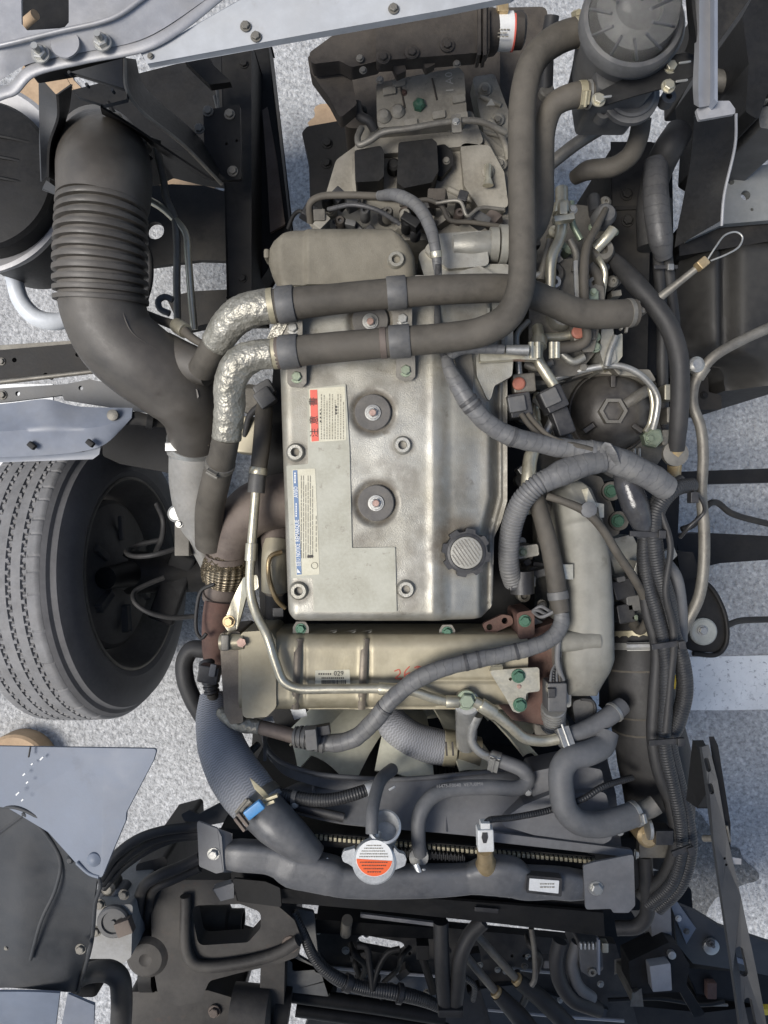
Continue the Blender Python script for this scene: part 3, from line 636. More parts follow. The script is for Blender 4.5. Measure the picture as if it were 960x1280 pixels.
# foil wrapped ends
fa = tube('foil_sleeve', [(343, 382, 1.262, 21), (322, 385, 1.26, 22), (300, 393, 1.25, 22), (284, 408, 1.235, 21), (270, 430, 1.21, 19)], 21, FOIL, seg=40, lump=.05, lscale=85, sharp=0, label='crumpled silver foil sleeve on the upper crossing pipe', cat='heat sleeve')
tube('hose_end', [(273, 424, 1.215, 18), (262, 444, 1.19, 17), (252, 462, 1.16, 17)], 17, HOSE, fa, seg=20)
tube('hose_collar', [(343, 382, 1.262, 22), (336, 383, 1.262, 22)], 22, CLAMP_BEIGE, fa, seg=24, straight=True)
fb = tube('foil_sleeve', [(343, 442, 1.272, 18), (322, 444, 1.268, 19), (300, 454, 1.262, 21), (288, 478, 1.25, 20), (287, 510, 1.235, 19), (283, 548, 1.215, 18)], 20, FOIL, seg=40, lump=.05, lscale=85, sharp=0, label='long crumpled foil sleeve bending down beside the rocker cover', cat='heat sleeve')
he = tube('hose_end', [(283, 545, 1.216, 17), (278, 570, 1.19, 17), (270, 600, 1.14, 18), (262, 640, 1.06, 18), (262, 680, 1.0, 18)], 17, HOSE, fb, seg=20); ring_on(he, (275, 580), 8, STEEL_DIRTY, k=1.07, screw=0)
tube('hose_collar', [(352, 441, 1.272, 19.5), (341, 442, 1.272, 19.5)], 19, CLAMP_BEIGE, fb, seg=24, straight=True)
plate('foil_scrap', [(346, 396, 1.24), (362, 400, 1.235), (352, 418, 1.23), (340, 430, 1.22), (333, 425, 1.22)], FOIL, fb, th=.001, bev=0)
# ================================================================ intake duct (left)
duct = empty('intake_hose', W(160, 400, .95), label='big grey bellows intake hose with a domed elbow', cat='hose')
tube('elbow', [(128, 190, .80, 52), (128, 196, .95, 54), (130, 203, 1.06, 56), (131, 218, 1.13, 57), (130, 245, 1.16, 56), (127, 262, 1.165, 54)], 54, DUCT, duct, seg=40)
tube('bellows', [(128, 254, 1.165, 52), (127, 290, 1.165, 53), (126, 335, 1.16, 54), (127, 378, 1.15, 54)], 53, DUCT, duct, seg=48, cor=(11.3, .055), sharp=30)
tube('duct', [(127, 372, 1.15, 52), (131, 392, 1.145, 51), (146, 424, 1.135, 50), (176, 452, 1.12, 50), (206, 473, 1.10, 49), (228, 495, 1.08, 45), (240, 520, 1.05, 36), (243, 545, 1.01, 32), (243, 560, .98, 31)], 50, DUCT, duct, seg=44)
tube('branch_pipe', [(205, 440, 1.10, 25), (238, 455, 1.13, 24), (262, 462, 1.14, 21)], 23, DUCT, duct, seg=24)
plate('cast_lug', [(223, 496, 1.135), (246, 485, 1.14), (249, 497, 1.135), (228, 506, 1.13)], DUCT, duct, th=.012, rc=3, bev=.002)
lathe('strap_button', (100, 412, 1.20), [(4, -.01), (4, .002), (2, .004), (0, .004)], DUCT, duct, seg=12)
cl = tube('hose_clamp', [(243, 549, 1.0, 34), (243, 561, .98, 34)], 34, ZINC, None, seg=40, straight=True, label='steel worm clamp under the intake hose', cat='hose clamp')
obox('clamp_screw', (220, 559, 1.03), (24, 11, .022), ZINC, cl, bev=.002)
for k in range(12): obox('clamp_slot', (235 + k * 3.2, 553, 1.047), (1.2, 8, .0022), EGR_SEAM, cl, bev=0)
# compressor casting
tc_ = empty('turbo_inlet', W(245, 620, .75), label='pale cast turbo inlet under the intake hose', cat='turbocharger')
tube('casting', [(243, 554, .985, 31), (243, 572, .98, 31), (244, 600, .97, 32), (249, 640, .95, 30), (258, 675, .92, 22), (266, 704, .9, 16)], 30, CASTG, tc_, seg=32)
tube('collar', [(243, 560, .985, 33), (243, 568, .982, 33)], 33, CASTG, tc_, seg=36, straight=True)
tube('rib', [(222, 566, 1.0), (228, 620, .99), (238, 660, .97), (256, 698, .94)], 6, CASTG, tc_)
lathe('actuator', (222, 642, .97), [(11, -.06), (11, .01), (8, .015), (0, .015)], ZINC, tc_, seg=20); obox('actuator_bracket', (232, 672, .93), (18, 44, .06), ALU_DARK, tc_)
tube('actuator_rod', [(222, 610, .99), (222, 632, .985)], 3, ZINC, tc_); bolts(tc_, [(221, 618), (224, 655)], .985, 5, ZINC)
# exhaust elbow, braid
ex = empty('exhaust_elbow', W(300, 680, .8), label='heat stained exhaust elbow with a braided flex joint', cat='exhaust pipe')
tube('elbow', [(395, 625, .98, 34), (352, 626, 1.0, 34), (318, 636, 1.01, 33), (296, 658, 1.0, 29), (287, 684, .98, 25), (284, 696, .97, 24)], 30, HEAT, ex, seg=30)
tube('ring', [(284, 690, .975, 27), (284, 697, .97, 27)], 27, HEAT, ex, seg=30, straight=True)
fl = tube('braided_joint', [(284, 695, .97, 25), (283, 703, .965, 28), (282, 714, .96, 28.5), (280, 726, .95, 25)], 27, BRAID, ex, seg=36)
bm = bmesh.new(); s_ = S(.97)
for sg in (1, -1):
    for k in range(14):
        pth = []
        for j in range(9):
            f = j / 8; cx, cy, cz = 284 - 4 * f, 695 + 31 * f, .97 - .02 * f; r = (25.6 + 3.4 * sin(pi * f)) * s_; a = 2 * pi * k / 14 + sg * f * 1.5
            pth.append((W(cx, cy, cz) + Vector((cos(a), 0, sin(a))) * (r + .0008 * sin(j * pi + k)), .0024))
        sweep(bm, pth, 5)
fin(bm, 'braid_wire', BRAID, fl)
tube('lower_pipe', [(281, 724, .95, 22), (278, 740, .94, 22), (275, 760, .93, 19)], 22, HEAT, ex, seg=26)
tube('ring', [(278, 742, .94, 24), (277, 748, .935, 24)], 24, HEAT, ex, seg=26, straight=True)
tube('rusty_pipe', [(275, 752, .95, 19), (272, 775, .95, 19), (272, 810, .93, 19), (274, 830, .9, 18)], 19, RUST, ex, seg=26)
tube('side_pipe', [(352, 640, .95, 20), (346, 668, .97, 20), (345, 690, .98, 17)], 20, HEAT, None, seg=22, label='short dark pipe stub under the rocker cover edge', cat='pipe')
gp = empty('oil_pipe_cover', W(345, 720, .9), label='golden tin sleeve and dark connector beside the rocker cover', cat='pipe sleeve')
tube('tin_sleeve', [(346, 676, .98, 17), (344, 700, .99, 17), (344, 738, .98, 17)], 17, EGR, gp, seg=22); tube('connector', [(344, 738, .97, 13), (345, 784, .94, 13)], 13, HOSE_DK, gp, seg=8)
ring_on(bpy.data.objects[gp.children[0].name], (344, 700), 5, EGR_SEAM, name='seam'); obox('connector_clip', (348, 765, 1.0), (14, 12, .012), PLASTIC, gp)
# oil return line: hose then yellow zinc tube along the cooler
ol = tube('vacuum_hose', [(332, 490, 1.08, 8), (330, 515, 1.09, 11), (327, 555, 1.10, 11), (322, 596, 1.10, 10)], 11, HOSE, seg=18, label='grey rubber hose joined to the yellow tube left of the cover', cat='hose')
ring_on(ol, (323, 588), 9, ZINCY, k=1.12); tube('hose_plug', [(322, 590, 1.10, 11), (320, 616, 1.10, 11)], 11, PLASTIC_G, ol, seg=8)
obox('hose_elbow', (331, 488, 1.09), (24, 20, .03), PLASTIC_G, ol, rz=30, bev=.005); lathe('cast_boss', (312, 498, 1.05), [(18, -.04), (18, 0), (12, .006), (0, .006)], ALU_DARK, ol, seg=24)
zt = tube('coolant_tube', [(320, 612, 1.10), (317, 650, 1.10), (314, 690, 1.10), (313, 738, 1.105), (320, 766, 1.115), (334, 795, 1.135), (345, 830, 1.14), (354, 851, 1.14), (370, 860, 1.14), (420, 861, 1.14), (480, 861, 1.14), (515, 864, 1.14), (540, 872, 1.135), (562, 877, 1.13), (582, 876, 1.13)], 6, ZINCY, seg=16, label='yellow zinc steel tube running down and along the cooler', cat='tube')
for xy, w in (((314, 690), 22), ((487, 861), 30), ((566, 877), 16)): ring_on(zt, xy, w, ZINCY, name='ferrule', k=1.28)
zbk = plate('tube_bracket', [(304, 722, 1.09), (322, 718, 1.11), (323, 735, 1.11), (308, 745, 1.105), (300, 775, 1.09), (296, 787, 1.08), (285, 790, 1.08), (279, 780, 1.08), (290, 750, 1.09)], ZINCY, th=.004, rc=4, label='bent yellow zinc bracket holding the tube', cat='bracket')
bolt(zbk, 286, 777, 1.085, 8, BRASS)
bj = empty('banjo_fitting', W(583, 876, 1.1), label='green headed banjo bolt joining two zinc tubes', cat='pipe fitting')
lathe('eye', (583, 877, 1.11), [(16, 0), (16, .016), (13, .019), (0, .019)], ZINC, bj, seg=28); bolt(bj, 583, 875, 1.129, 13, GREENZ, 'dimple')
tube('neck', [(583, 880, 1.11, 14), (583, 930, 1.02, 13)], 13, ZINC, bj, seg=18)
z2 = tube('coolant_tube', [(592, 876, 1.128), (612, 888, 1.125), (636, 906, 1.12), (655, 922, 1.115), (678, 926, 1.11), (700, 923, 1.11)], 7, ZINCY, seg=16, label='short bent zinc tube from the banjo bolt to a black hose', cat='tube')
ring_on(z2, (608, 885), 22, ZINCY, name='ferrule', k=1.3)
h2 = tube('coolant_hose', [(697, 924, 1.11, 10), (722, 916, 1.105, 11), (748, 904, 1.10, 11.5), (768, 890, 1.09, 12), (778, 882, 1.08, 11)], 11, HOSE_BLUE, seg=18, label='short rubber hose at the end of the bent zinc tube', cat='hose')
ring_on(h2, (704, 922), 14, ZINC, k=1.12, screw=20); ring_on(h2, (768, 890), 4, ZINC, name='clamp_wire', k=1.1)
z3 = tube('coolant_tube', [(596, 893, 1.10, 8), (590, 912, 1.09, 6), (590, 928, 1.08, 5.5), (600, 940, 1.075, 5.5), (616, 948, 1.07, 6)], 6, ZINC, seg=14, label='small zinc elbow tube under the banjo bolt', cat='tube')
h3 = tube('overflow_hose', [(612, 946, 1.07, 8.5), (634, 954, 1.08, 9), (654, 963, 1.09, 9.5), (660, 974, 1.09, 9.5), (650, 984, 1.095, 9.5), (610, 984, 1.105, 9.5), (568, 986, 1.115, 9.5), (540, 996, 1.125, 9.5), (525, 1018, 1.135, 9.5), (523, 1050, 1.135, 9), (525, 1066, 1.12, 9)], 9.5, HOSE_BLUE, seg=18, label='grey rubber hose curving over the fan shroud to the radiator', cat='hose')
ring_on(h3, (619, 949), 12, ZINC, k=1.12, screw=-30)
text('16475-E0040  VE7U0M4', 545, 983, 1.129, 4.6, PLASTIC_L, h3, rz=3, sx=.95)
lathe('clamp', (523, 1067, 1.11), [(12, 0), (12, .016), (9, .016)], ZINC, h3, seg=20)

# ================================================================ EGR cooler
EZ = 1.105
def e_h(x, y):
    d = min(y - 794 + .01 * (x - 300), 892 - .02 * (x - 300) - y); R = 20.
    t = EZ + .0006 * noise.noise(Vector((x * .04, y * .04, 5)))
    if x < 362: t -= .003 * sm(330, 345, 660 - x) * 0
    for sx_, w_ in ((369, 5), (453, 4)): t += .004 * math.exp(-((x - sx_ + (y - 840) * .03) / w_) ** 2)
    t -= .003 * math.exp(-((x - 379) / 3) ** 2) + .003 * math.exp(-((x - 461) / 3) ** 2)
    t -= .004 * math.exp(-((y - 851) / 3.0) ** 2) * (1 if 385 < x < 640 else 0)
    if d < R: t -= R * S(EZ) * (1 - sqrt(max(0, 1 - ((R - max(0, d)) / R) ** 2)))
    return t
eg = relief('exhaust_gas_cooler', lambda y: 298, lambda y: 660, 794, 892, e_h, EZ, .96, EGR, nx=230, ny=60, sharp=70, label='golden stainless exhaust gas cooler box in front of the rocker cover', cat='cooler')
block('end_flange', [(274, 792), (300, 789), (304, 903), (288, 906), (280, 890)], 1.095, .95, EGR_SEAM, eg, rc=4, bev=.004)
block('end_cap', [(300, 790), (338, 788), (345, 800), (345, 884), (334, 896), (303, 898)], 1.112, .96, EGR, eg, rc=8, bev=.012, bseg=4)
tube('flange_boss', [(276, 803, 1.10), (306, 802, 1.105)], 10, EGR, eg, seg=20, straight=True); obox('flange_nut', (283, 802, 1.11), (10, 20, .03), STEEL_DIRTY, eg, bev=.003)
lathe('bolt', (302, 803, 1.122), [(6, 0), (6, .004), (0, .004)], COPPER, eg, seg=6)
for k, x in enumerate((396, 420, 440)):
    block('spacer_block', [(x, 795), (x + 18, 792), (x + 10, 798), (x - 6, 799)], 1.078, 1.06, ALU_BRIGHT, eg, bev=.003)
for sx_ in (371, 454): tube('weld_seam', [(sx_ + 3, 799, 1.098), (sx_ + 1, 820, 1.1085), (sx_ - 1, 860, 1.1085), (sx_ - 2, 886, 1.098)], 5, EGR_SEAM, eg, seg=10, flat=.5)
lb = plate('part_label', [(394, 838), (437, 837), (438, 857), (394, 858)], PAPER, eg, z=EZ + .0006, th=.0008, rc=1, bev=0)
text('029', 417, 842, EZ + .0022, 6.2, INK, lb); dashes(lb, 398, 840.5, 415, 844.5, 1, INK, EZ + .0012, horiz=True, w=2, lo=1.5, hi=2.2, gap=1)
dashes(lb, 402, 846, 432, 849, 1, INK, EZ + .0012, horiz=True, w=1.8, lo=1, hi=2, gap=.8)
bm = bmesh.new(); x = 402.
while x < 431:
    w = random.choice((.5, .9, 1.3)); bm.faces.new([bm.verts.new(W(*p, EZ + .0012)) for p in rect(x, 850, x + w, 855)]); x += w + random.choice((.5, .8))
fin(bm, 'barcode', INK, lb)
for P in ([(493, 839), (499, 837), (500, 842), (494, 848), (502, 848)], [(512, 833), (506, 840), (507, 848), (513, 847), (512, 841), (506, 844)], [(523, 834), (519, 840), (519, 849)], [(518, 835), (522, 833), (526, 834)], [(517, 842), (523, 841)]):
    tube('marker_stroke', [(x, y, EZ + .0006) for x, y in P], .9, INK_RED, eg, seg=6, flat=.4)
# rear mounting tabs
for i, (x, y) in enumerate(((376, 786), (559, 790))):
    tb = plate('mount_tab', [(x - 10, y + 14), (x - 10, y - 2), (x - 6, y - 9), (x + 6, y - 9), (x + 10, y - 2), (x + 10, y + 14)], STEEL_DIRTY, z=1.08, th=.008, rc=3, label=('small steel tab with a green bolt at the cooler\'s left end', 'small steel tab with a green bolt behind the cooler\'s middle')[i], cat='mounting tab')
    bolt(tb, x, y, 1.08, 7, GREEN)
rf = empty('rusty_flange', W(660, 830, .95), label='rusty red-brown valve flange at the cooler\'s right end', cat='pipe flange')
block('flange_body', [(618, 800), (650, 792), (702, 775), (706, 900), (690, 908), (640, 900), (622, 880)], 1.075, .95, RUST, rf, rc=8, bev=.008)
plate('flange_arm', [(602, 780), (628, 768), (640, 770), (642, 780), (610, 795)], RUST, rf, z=1.07, th=.012, rc=6, holes=[(612, 784, 4), (631, 776, 4)])
block('flange_ear', [(645, 766), (668, 762), (668, 796), (648, 800)], 1.10, 1.0, RUST, rf, rc=6, bev=.004); bolt(rf, 656, 776, 1.10, 8, GREEN)
zp = plate('valve_bracket', [(611, 838), (674, 834), (675, 864), (658, 866), (656, 884), (649, 892), (641, 889), (632, 872)], ZINCY, z=1.125, th=.005, rc=4, holes=[(638, 849, 2)], label='flat greenish zinc bracket with two green bolts', cat='bracket')
bolts(zp, [(648, 845), (650, 881)], 1.126, 9, GREEN); plate('folded_lip', [(611, 838, 1.125), (628, 837, 1.125), (628, 833, 1.145), (613, 834, 1.145)], ZINCY, zp, th=.003)
bolt(zp, 649, 858, 1.125, 3, COPPER)
for x in (672, 680): tube('thin_rod', [(x, 868, 1.07), (x, 905, 1.04)], 3, STEEL_DIRTY, rf)

# ================================================================ aluminium intake pipe
ip = empty('intake_pipe', W(735, 760, 1.0), label='bright cast aluminium intake pipe at the engine\'s right side', cat='pipe')
def i_xl(y): return lin([(600, 716), (612, 704), (640, 702), (700, 705), (780, 706), (796, 704), (850, 705), (876, 707)], y)
def i_xr(y): return lin([(600, 730), (610, 744), (640, 756), (690, 765), (750, 770), (825, 771), (842, 767), (858, 760), (876, 752)], y)
def i_h(x, y):
    a, b = i_xl(y), i_xr(y); d = min(x - a, b - x, (y - 600) * .8, (876 - y) * 1.2); R = 27.
    t = 1.138 + .012 * sm(640, 700, y) - .02 * sm(826, 872, y) - .03 * sm(650, 604, y) * 0 + .0012 * noise.noise(Vector((x * .05, y * .05, 9)))
    t += .004 * math.exp(-((y - 652 - .008 * (x - 735) ** 2) / 4) ** 2) - .003 * math.exp(-((y - 790) / 3) ** 2) * sm(748, 730, x)
    if d < R: t -= R * S(1.13) * .95 * (1 - sqrt(max(0, 1 - ((R - max(0, d)) / R) ** 2)))
    return t
relief('pipe', i_xl, i_xr, 600, 876, i_h, 1.13, 1.0, ALU_BRIGHT, ip, nx=44, ny=120, sharp=70)
tube('lug', [(692, 802, 1.13, 13), (722, 801, 1.135, 13), (748, 800, 1.135, 13)], 13, ALU_BRIGHT, ip, seg=22, straight=True); bolt(ip, 749, 800, 1.135, 8, STEEL_DIRTY, axis=(1, 0, .3))
block('flange', [(694, 786), (704, 782), (714, 810), (714, 884), (702, 884), (696, 830)], 1.115, 1.0, ALU, ip, rc=4, bev=.004)
tube('cast_rim', [(717, 822, 1.128), (722, 816, 1.132), (726, 806, 1.135)], 3, ALU_BRIGHT, ip)
fg = empty('pipe_flange', W(720, 600, 1.0), label='bolted flange plate at the rear end of the intake pipe', cat='flange')
block('plate', [(672, 620), (690, 600), (720, 590), (752, 596), (768, 640), (776, 668), (760, 672), (748, 640), (700, 640), (690, 680), (672, 690)], 1.03, .98, ALU_DARK, fg, rc=8, bev=.006)
for x, y, m in ((682, 634, STEEL_DIRTY), (697, 664, STEEL_DIRTY), (697, 684, STEEL_DIRTY), (763, 614, GREEN), (772, 651, GREEN), (655, 690, GREENZ)):
    lathe('bolt_pad', (x, y, 1.03), [(12, 0), (12, .01), (10, .012), (0, .012)], ALU_DARK, fg, seg=20); bolt(fg, x, y, 1.042, 8.5, m)
block('lower_pad', [(756, 676), (790, 668), (806, 700), (800, 740), (770, 720)], 1.0, .94, ALU, fg, rc=5, bev=.004)
vb = plate('valve_clip', [(727, 612, 1.13), (735, 610, 1.135), (744, 628, 1.14), (755, 630, 1.14), (755, 647, 1.14), (750, 647, 1.14), (748, 634, 1.14), (734, 632, 1.14)], ZINCY, th=.003, rc=1, label='small bright zinc clip on top of the intake pipe', cat='clip')
# throttle valve connector
vc = empty('valve_connector', W(690, 880, 1.0), label='grey plastic plug on a ribbed metal valve body', cat='connector')
obox('plug', (693, 868, 1.13), (24, 36, .05), PLASTIC_G, vc, bev=.004); obox('plug_latch', (689, 866, 1.158), (10, 12, .01), PLASTIC, vc, bev=.002)
tube('ribbed_body', [(692, 884, 1.09, 15), (691, 906, 1.05, 15)], 15, ZINC, vc, seg=28, cor=(5, .05)); lathe('base', (690, 910, 1.02), [(22, -.02), (22, 0), (18, .006), (0, .006)], STEEL_DIRTY, vc, seg=28)
for k in range(4): tube('wire', [(688 + 4 * k, 852, 1.15), (690 + 3 * k, 838, 1.14), (700, 820, 1.13), (702, 800, 1.14)], 1.6, (CONDUIT, CONDUIT_DK, TAPE, HOSE)[k], vc, seg=6)
ac = empty('actuator_case', W(745, 895, .95), label='grey rounded actuator case behind the zinc tube', cat='actuator')
block('case', [(715, 876), (738, 872), (746, 880), (744, 905), (720, 908)], 1.06, .95, PLASTIC_G, ac, rc=8, bev=.008); tube('case_trim', [(726, 874, 1.064), (740, 876, 1.064), (744, 884, 1.064), (742, 902, 1.064)], 2, PLASTIC, ac)

xs = empty('exhaust_sensor', W(262, 840, .9), label='ribbed black sensor connector left of the cooler flange', cat='sensor')
tube('boot', [(258, 826, 1.0, 9), (261, 842, 1.01, 10), (265, 866, 1.01, 9)], 10, PLASTIC, xs, seg=18, cor=(6, .08)); obox('connector', (262, 842, 1.05), (26, 22, .03), PLASTIC, xs, rz=-10, bev=.004); obox('clip', (266, 838, 1.068), (8, 16, .006), HOSE_BLUE, xs, rz=-10); tube('cable', [(265, 866, 1.01, 7), (270, 884, 1.0, 7), (284, 898, 1.0, 6)], 7, HOSE, xs)
tube('bypass_hose', [(256, 812, .92, 11), (240, 812, .92, 11), (231, 826, .92, 11), (232, 850, .92, 11), (242, 876, .92, 11), (254, 896, .92, 11)], 11, HOSE_DK, seg=16, label='black hose bending around the sensor connector', cat='hose')
tube('wire_clip', [(268, 730, 1.0), (252, 738, 1.0), (246, 760, 1.0), (246, 790, 1.0), (252, 798, 1.0), (258, 792, 1.0)], 2.4, HOSE_DK, seg=8, label='thin wire loop left of the rusty pipe', cat='wire')
tube('oil_line', [(352, 690, 1.02), (338, 696, 1.03), (336, 720, 1.03), (345, 748, 1.02), (356, 760, 1.0)], 3, BRASS, seg=8, label='thin brown line curling beside the golden sleeve', cat='tube')
sa = empty('sensor_plug', W(318, 505, 1.0), label='pale sensor plug between foil sleeve and cover', cat='sensor')
obox('body', (312, 545, 1.03), (26, 46, .05), EGR, sa, rz=-6, bev=.006); obox('plug', (332, 498, 1.10), (22, 22, .03), PLASTIC_G, sa, rz=35, bev=.004); tube('lead', [(325, 506, 1.09), (312, 520, 1.07), (306, 545, 1.05)], 4, HOSE_DK, sa)

tube('mould_seam', [(100, 382, 1.193), (112, 420, 1.187), (150, 452, 1.18), (190, 474, 1.165), (222, 505, 1.12)], 1.1, DUCT, duct, seg=6)
tube('mould_seam', [(84, 222, 1.16), (100, 196, 1.15), (132, 182, 1.13), (166, 194, 1.14), (180, 226, 1.155)], 1.0, DUCT, duct, seg=6)
tube('mould_seam', [(150, 380, 1.20), (165, 415, 1.195), (200, 440, 1.175), (236, 470, 1.14)], .9, DUCT, duct, seg=6)
# ================================================================ radiator, shroud, fan
def loft(name, lines, m, par=None, n=40, sub=6, th=.004, sharp=40, **t):
    """skin through pixel polylines [(x,y,z)...], thickened"""
    R = []
    for L in lines:
        p = catmull([(W(*q), 0) for q in L], .01); tot = sum((b[0]-a[0]).length for a, b in zip(p, p[1:])); p = resample(p, tot / n * .9999)[:n]
        R.append([q[0] for q in p])
    m_ = min(len(r) for r in R); R = [r[:m_] for r in R]; rows = []
    cols = [catmull([(r[i], 0) for r in R], 1) if len(R) > 2 else None for i in range(m_)]
    bm = bmesh.new()
    for j in range(len(R) - 1):
        for k in range(sub):
            f = k / sub
            rows.append([R[j][i].lerp(R[j+1][i], f) for i in range(m_)])
    rows.append(R[-1]); G = [[bm.verts.new(v) for v in r] for r in rows]
    for a, b in zip(G, G[1:]):
        for i in range(m_ - 1): bm.faces.new((a[i], a[i+1], b[i+1], b[i]))
    bmesh.ops.recalc_face_normals(bm, faces=bm.faces[:])
    up = sum(f.normal.z for f in bm.faces)
    bmesh.ops.solidify(bm, geom=bm.faces[:], thickness=th if up > 0 else -th)
    return fin(bm, name, m, par, sharp=sharp, t=t)
rad = empty('radiator', W(500, 1090, .45), label='black radiator with moulded top tank across the front', cat='radiator')
tk = tube('top_tank', [(284, 1068, 1.125, 16), (300, 1069, 1.13, 18), (336, 1072, 1.13, 18), (350, 1076, 1.13, 19), (366, 1084, 1.13, 22), (390, 1089, 1.13, 22), (414, 1094, 1.13, 22), (428, 1099, 1.13, 19.5), (530, 1101, 1.13, 18.5), (586, 1098, 1.13, 17), (604, 1095, 1.135, 20.5), (624, 1094, 1.138, 22.5), (640, 1096, 1.138, 22.5), (654, 1102, 1.13, 19.5), (690, 1103, 1.125, 18), (712, 1105, 1.125, 18), (728, 1106, 1.12, 16)], 20, TANK, rad, seg=48, flat=.8, sq=.55)
block('dark_end_filler', [(728, 1050), (802, 1046), (800, 1138), (728, 1138)], .96, .45, BLACK, rad, rc=3); block('core', [(275, 1036), (740, 1072), (740, 1096), (275, 1060)], 1.085, .42, BLACK, rad, bev=.002)  # first block is black filler, added to darken the gap by the right bracket
plate('header_plate', [(380, 1040), (744, 1071), (744, 1086), (380, 1056)], FRAME, rad, z=1.094, th=.008)
bm = bmesh.new()
for k in range(62):
    f = k / 61; x = 384 + 358 * f; y = 1045 + 31 * f
    orient(bm, bmesh.ops.create_cube(bm, size=1)['verts'], W(x, y, 1.098), Vector((1, 0, 0)), Vector((0, 1, 0)), Vector((0, 0, 1)), (.0056, .0075, .012))
fin(bm, 'crimp_tabs', CLAMP_BEIGE, rad, bev=.0008, t=dict(kind='stuff'))
bm = bmesh.new()
for k in range(40):
    f = k / 39; x = 488 + 92 * f; y = 1062 + 9 * f + (k % 2) * 2
    orient(bm, bmesh.ops.create_cube(bm, size=1)['verts'], W(x, y, 1.108), Vector((1, 0, 0)), Vector((0, 1, 0)), Vector((0, 0, 1)), (.0022, .012, .012))
fin(bm, 'tank_ribs', PLASTIC, rad, t=dict(kind='stuff'))
eb1 = plate('end_bracket', [(246, 1026), (272, 1036), (277, 1046), (280, 1090), (270, 1092), (249, 1083)], SHROUD, rad, z=1.15, th=.005, rc=3); bolt(eb1, 267, 1067, 1.15, 8, ZINC)
plate('bracket_side', [(272, 1036, 1.15), (290, 1042, 1.13), (290, 1090, 1.12), (279, 1090, 1.15)], SHROUD, rad, th=.004)
eb2 = plate('end_bracket', [(729, 1082), (742, 1078), (792, 1068), (794, 1132), (786, 1141), (766, 1141), (764, 1136), (732, 1137)], SHROUD, rad, z=1.145, th=.005, rc=4); bolt(eb2, 745, 1110, 1.145, 9.5, ZINC)
bolt(rad, 794, 1068, 1.13, 6, ZINC, axis=(1, 0, .1))
pl_ = plate('label_frame', [(659, 1094), (703, 1098), (702, 1121), (658, 1116)], PLASTIC, rad, z=1.163, th=.02, rc=2, bev=.002)
lp = plate('label', [(662, 1098), (699, 1101), (698, 1117), (661, 1113)], PAPER_W, pl_, z=1.1645, th=.001, rc=1, bev=0)
dashes(lp, 675, 1103, 694, 1111, 2, INK_G, 1.1656, horiz=True, w=1.4, lo=1.5, hi=4, gap=.8)
# stained streaks of dried coolant
for P, r in (([(402, 1078), (410, 1094), (420, 1106)], 2.2), ([(407, 1074), (413, 1083)], 3), ([(520, 1080), (525, 1095), (522, 1108)], 3.4), ([(530, 1086), (528, 1104)], 2.2), ([(572, 1104), (580, 1109)], 2.5), ([(500, 1098), (512, 1103), (518, 1110)], 2)):
    tube('dried_coolant', [(x, y, 1.147 - abs(y - 1093) * .0005 if y < 1100 else 1.138) for x, y in P], r, CHALK, tk, seg=8, flat=.5, lump=.3, lscale=300)
# intercooler / condenser lip in front
ic = empty('condenser', W(520, 1140, .4), label='black cooler panel with a long lip in front of the radiator', cat='cooler')
block('front_panel', [(288, 1086), (520, 1112), (735, 1124), (735, 1150), (520, 1135), (290, 1108)], 1.03, .5, BLACK, ic, rc=2, bev=.004)
loft('lip', [[(292, 1108, 1.05), (400, 1114, 1.05), (600, 1128, 1.05), (766, 1142, 1.05)], [(296, 1126, 1.03), (400, 1132, 1.03), (600, 1152, 1.03), (768, 1172, 1.03)]], BLACK, ic, th=.006)
plate('lip_end', [(290, 1098), (332, 1102), (350, 1110), (352, 1134), (298, 1127)], BLACK, ic, z=1.06, th=.006, rc=3)
obox('lip_clip', (608, 1137, 1.055), (30, 6, .006), PLASTIC, ic, rz=-5)
# fan shroud
sh = empty('fan_shroud', W(540, 1010, .6), label='dark grey plastic fan shroud behind the radiator', cat='fan shroud')
loft('shroud_top', [[(372, 978, .97), (430, 972, 1.0), (480, 974, 1.03), (560, 969, 1.04), (640, 961, 1.03), (700, 952, 1.0), (756, 915, .92)],
                    [(345, 990, 1.02), (420, 1005, 1.055), (490, 1010, 1.07), (570, 1014, 1.075), (650, 1018, 1.075), (720, 1015, 1.06), (775, 990, 1.0)],
                    [(340, 1008, 1.06), (420, 1028, 1.085), (490, 1036, 1.09), (570, 1043, 1.09), (650, 1052, 1.09), (720, 1062, 1.09), (785, 1068, 1.08)]], SHROUD, sh, n=60, sub=8, th=.004)
loft('shroud_ring', [[(331, 908, .90), (332, 930, .93), (348, 950, .97), (390, 966, 1.01), (440, 972, 1.03), (474, 972, 1.04)],
                     [(334, 926, .93), (338, 948, .96), (352, 966, .99), (392, 982, 1.02), (440, 990, 1.03), (474, 990, 1.04)]], HOSE_BLUE, sh, n=40, sub=3, th=.004)
tube('ring_edge', [(331, 908, .905), (332, 930, .935), (348, 950, .975), (390, 966, 1.015), (440, 972, 1.035), (500, 974, 1.04), (570, 969, 1.045), (640, 961, 1.035), (694, 953, 1.01)], 3.2, HOSE_BLUE, sh, seg=8)
for x, y0, y1 in ((330, 918, 950), (391, 965, 990), (556, 968, 1040)): tube('rib', [(x, y0, 1.0 if x > 340 else .94), (x + 1, (y0 + y1) / 2, 1.06 if x > 400 else 1.0), (x + 1, y1, 1.09 if x > 400 else 1.03)], 2.5, SHROUD, sh, seg=6)
block('shroud_box', [(655, 1006), (690, 992), (757, 990), (762, 1010), (765, 1050), (752, 1056), (668, 1044), (620, 1030)], 1.098, 1.04, SHROUD, sh, rc=8, bev=.006)
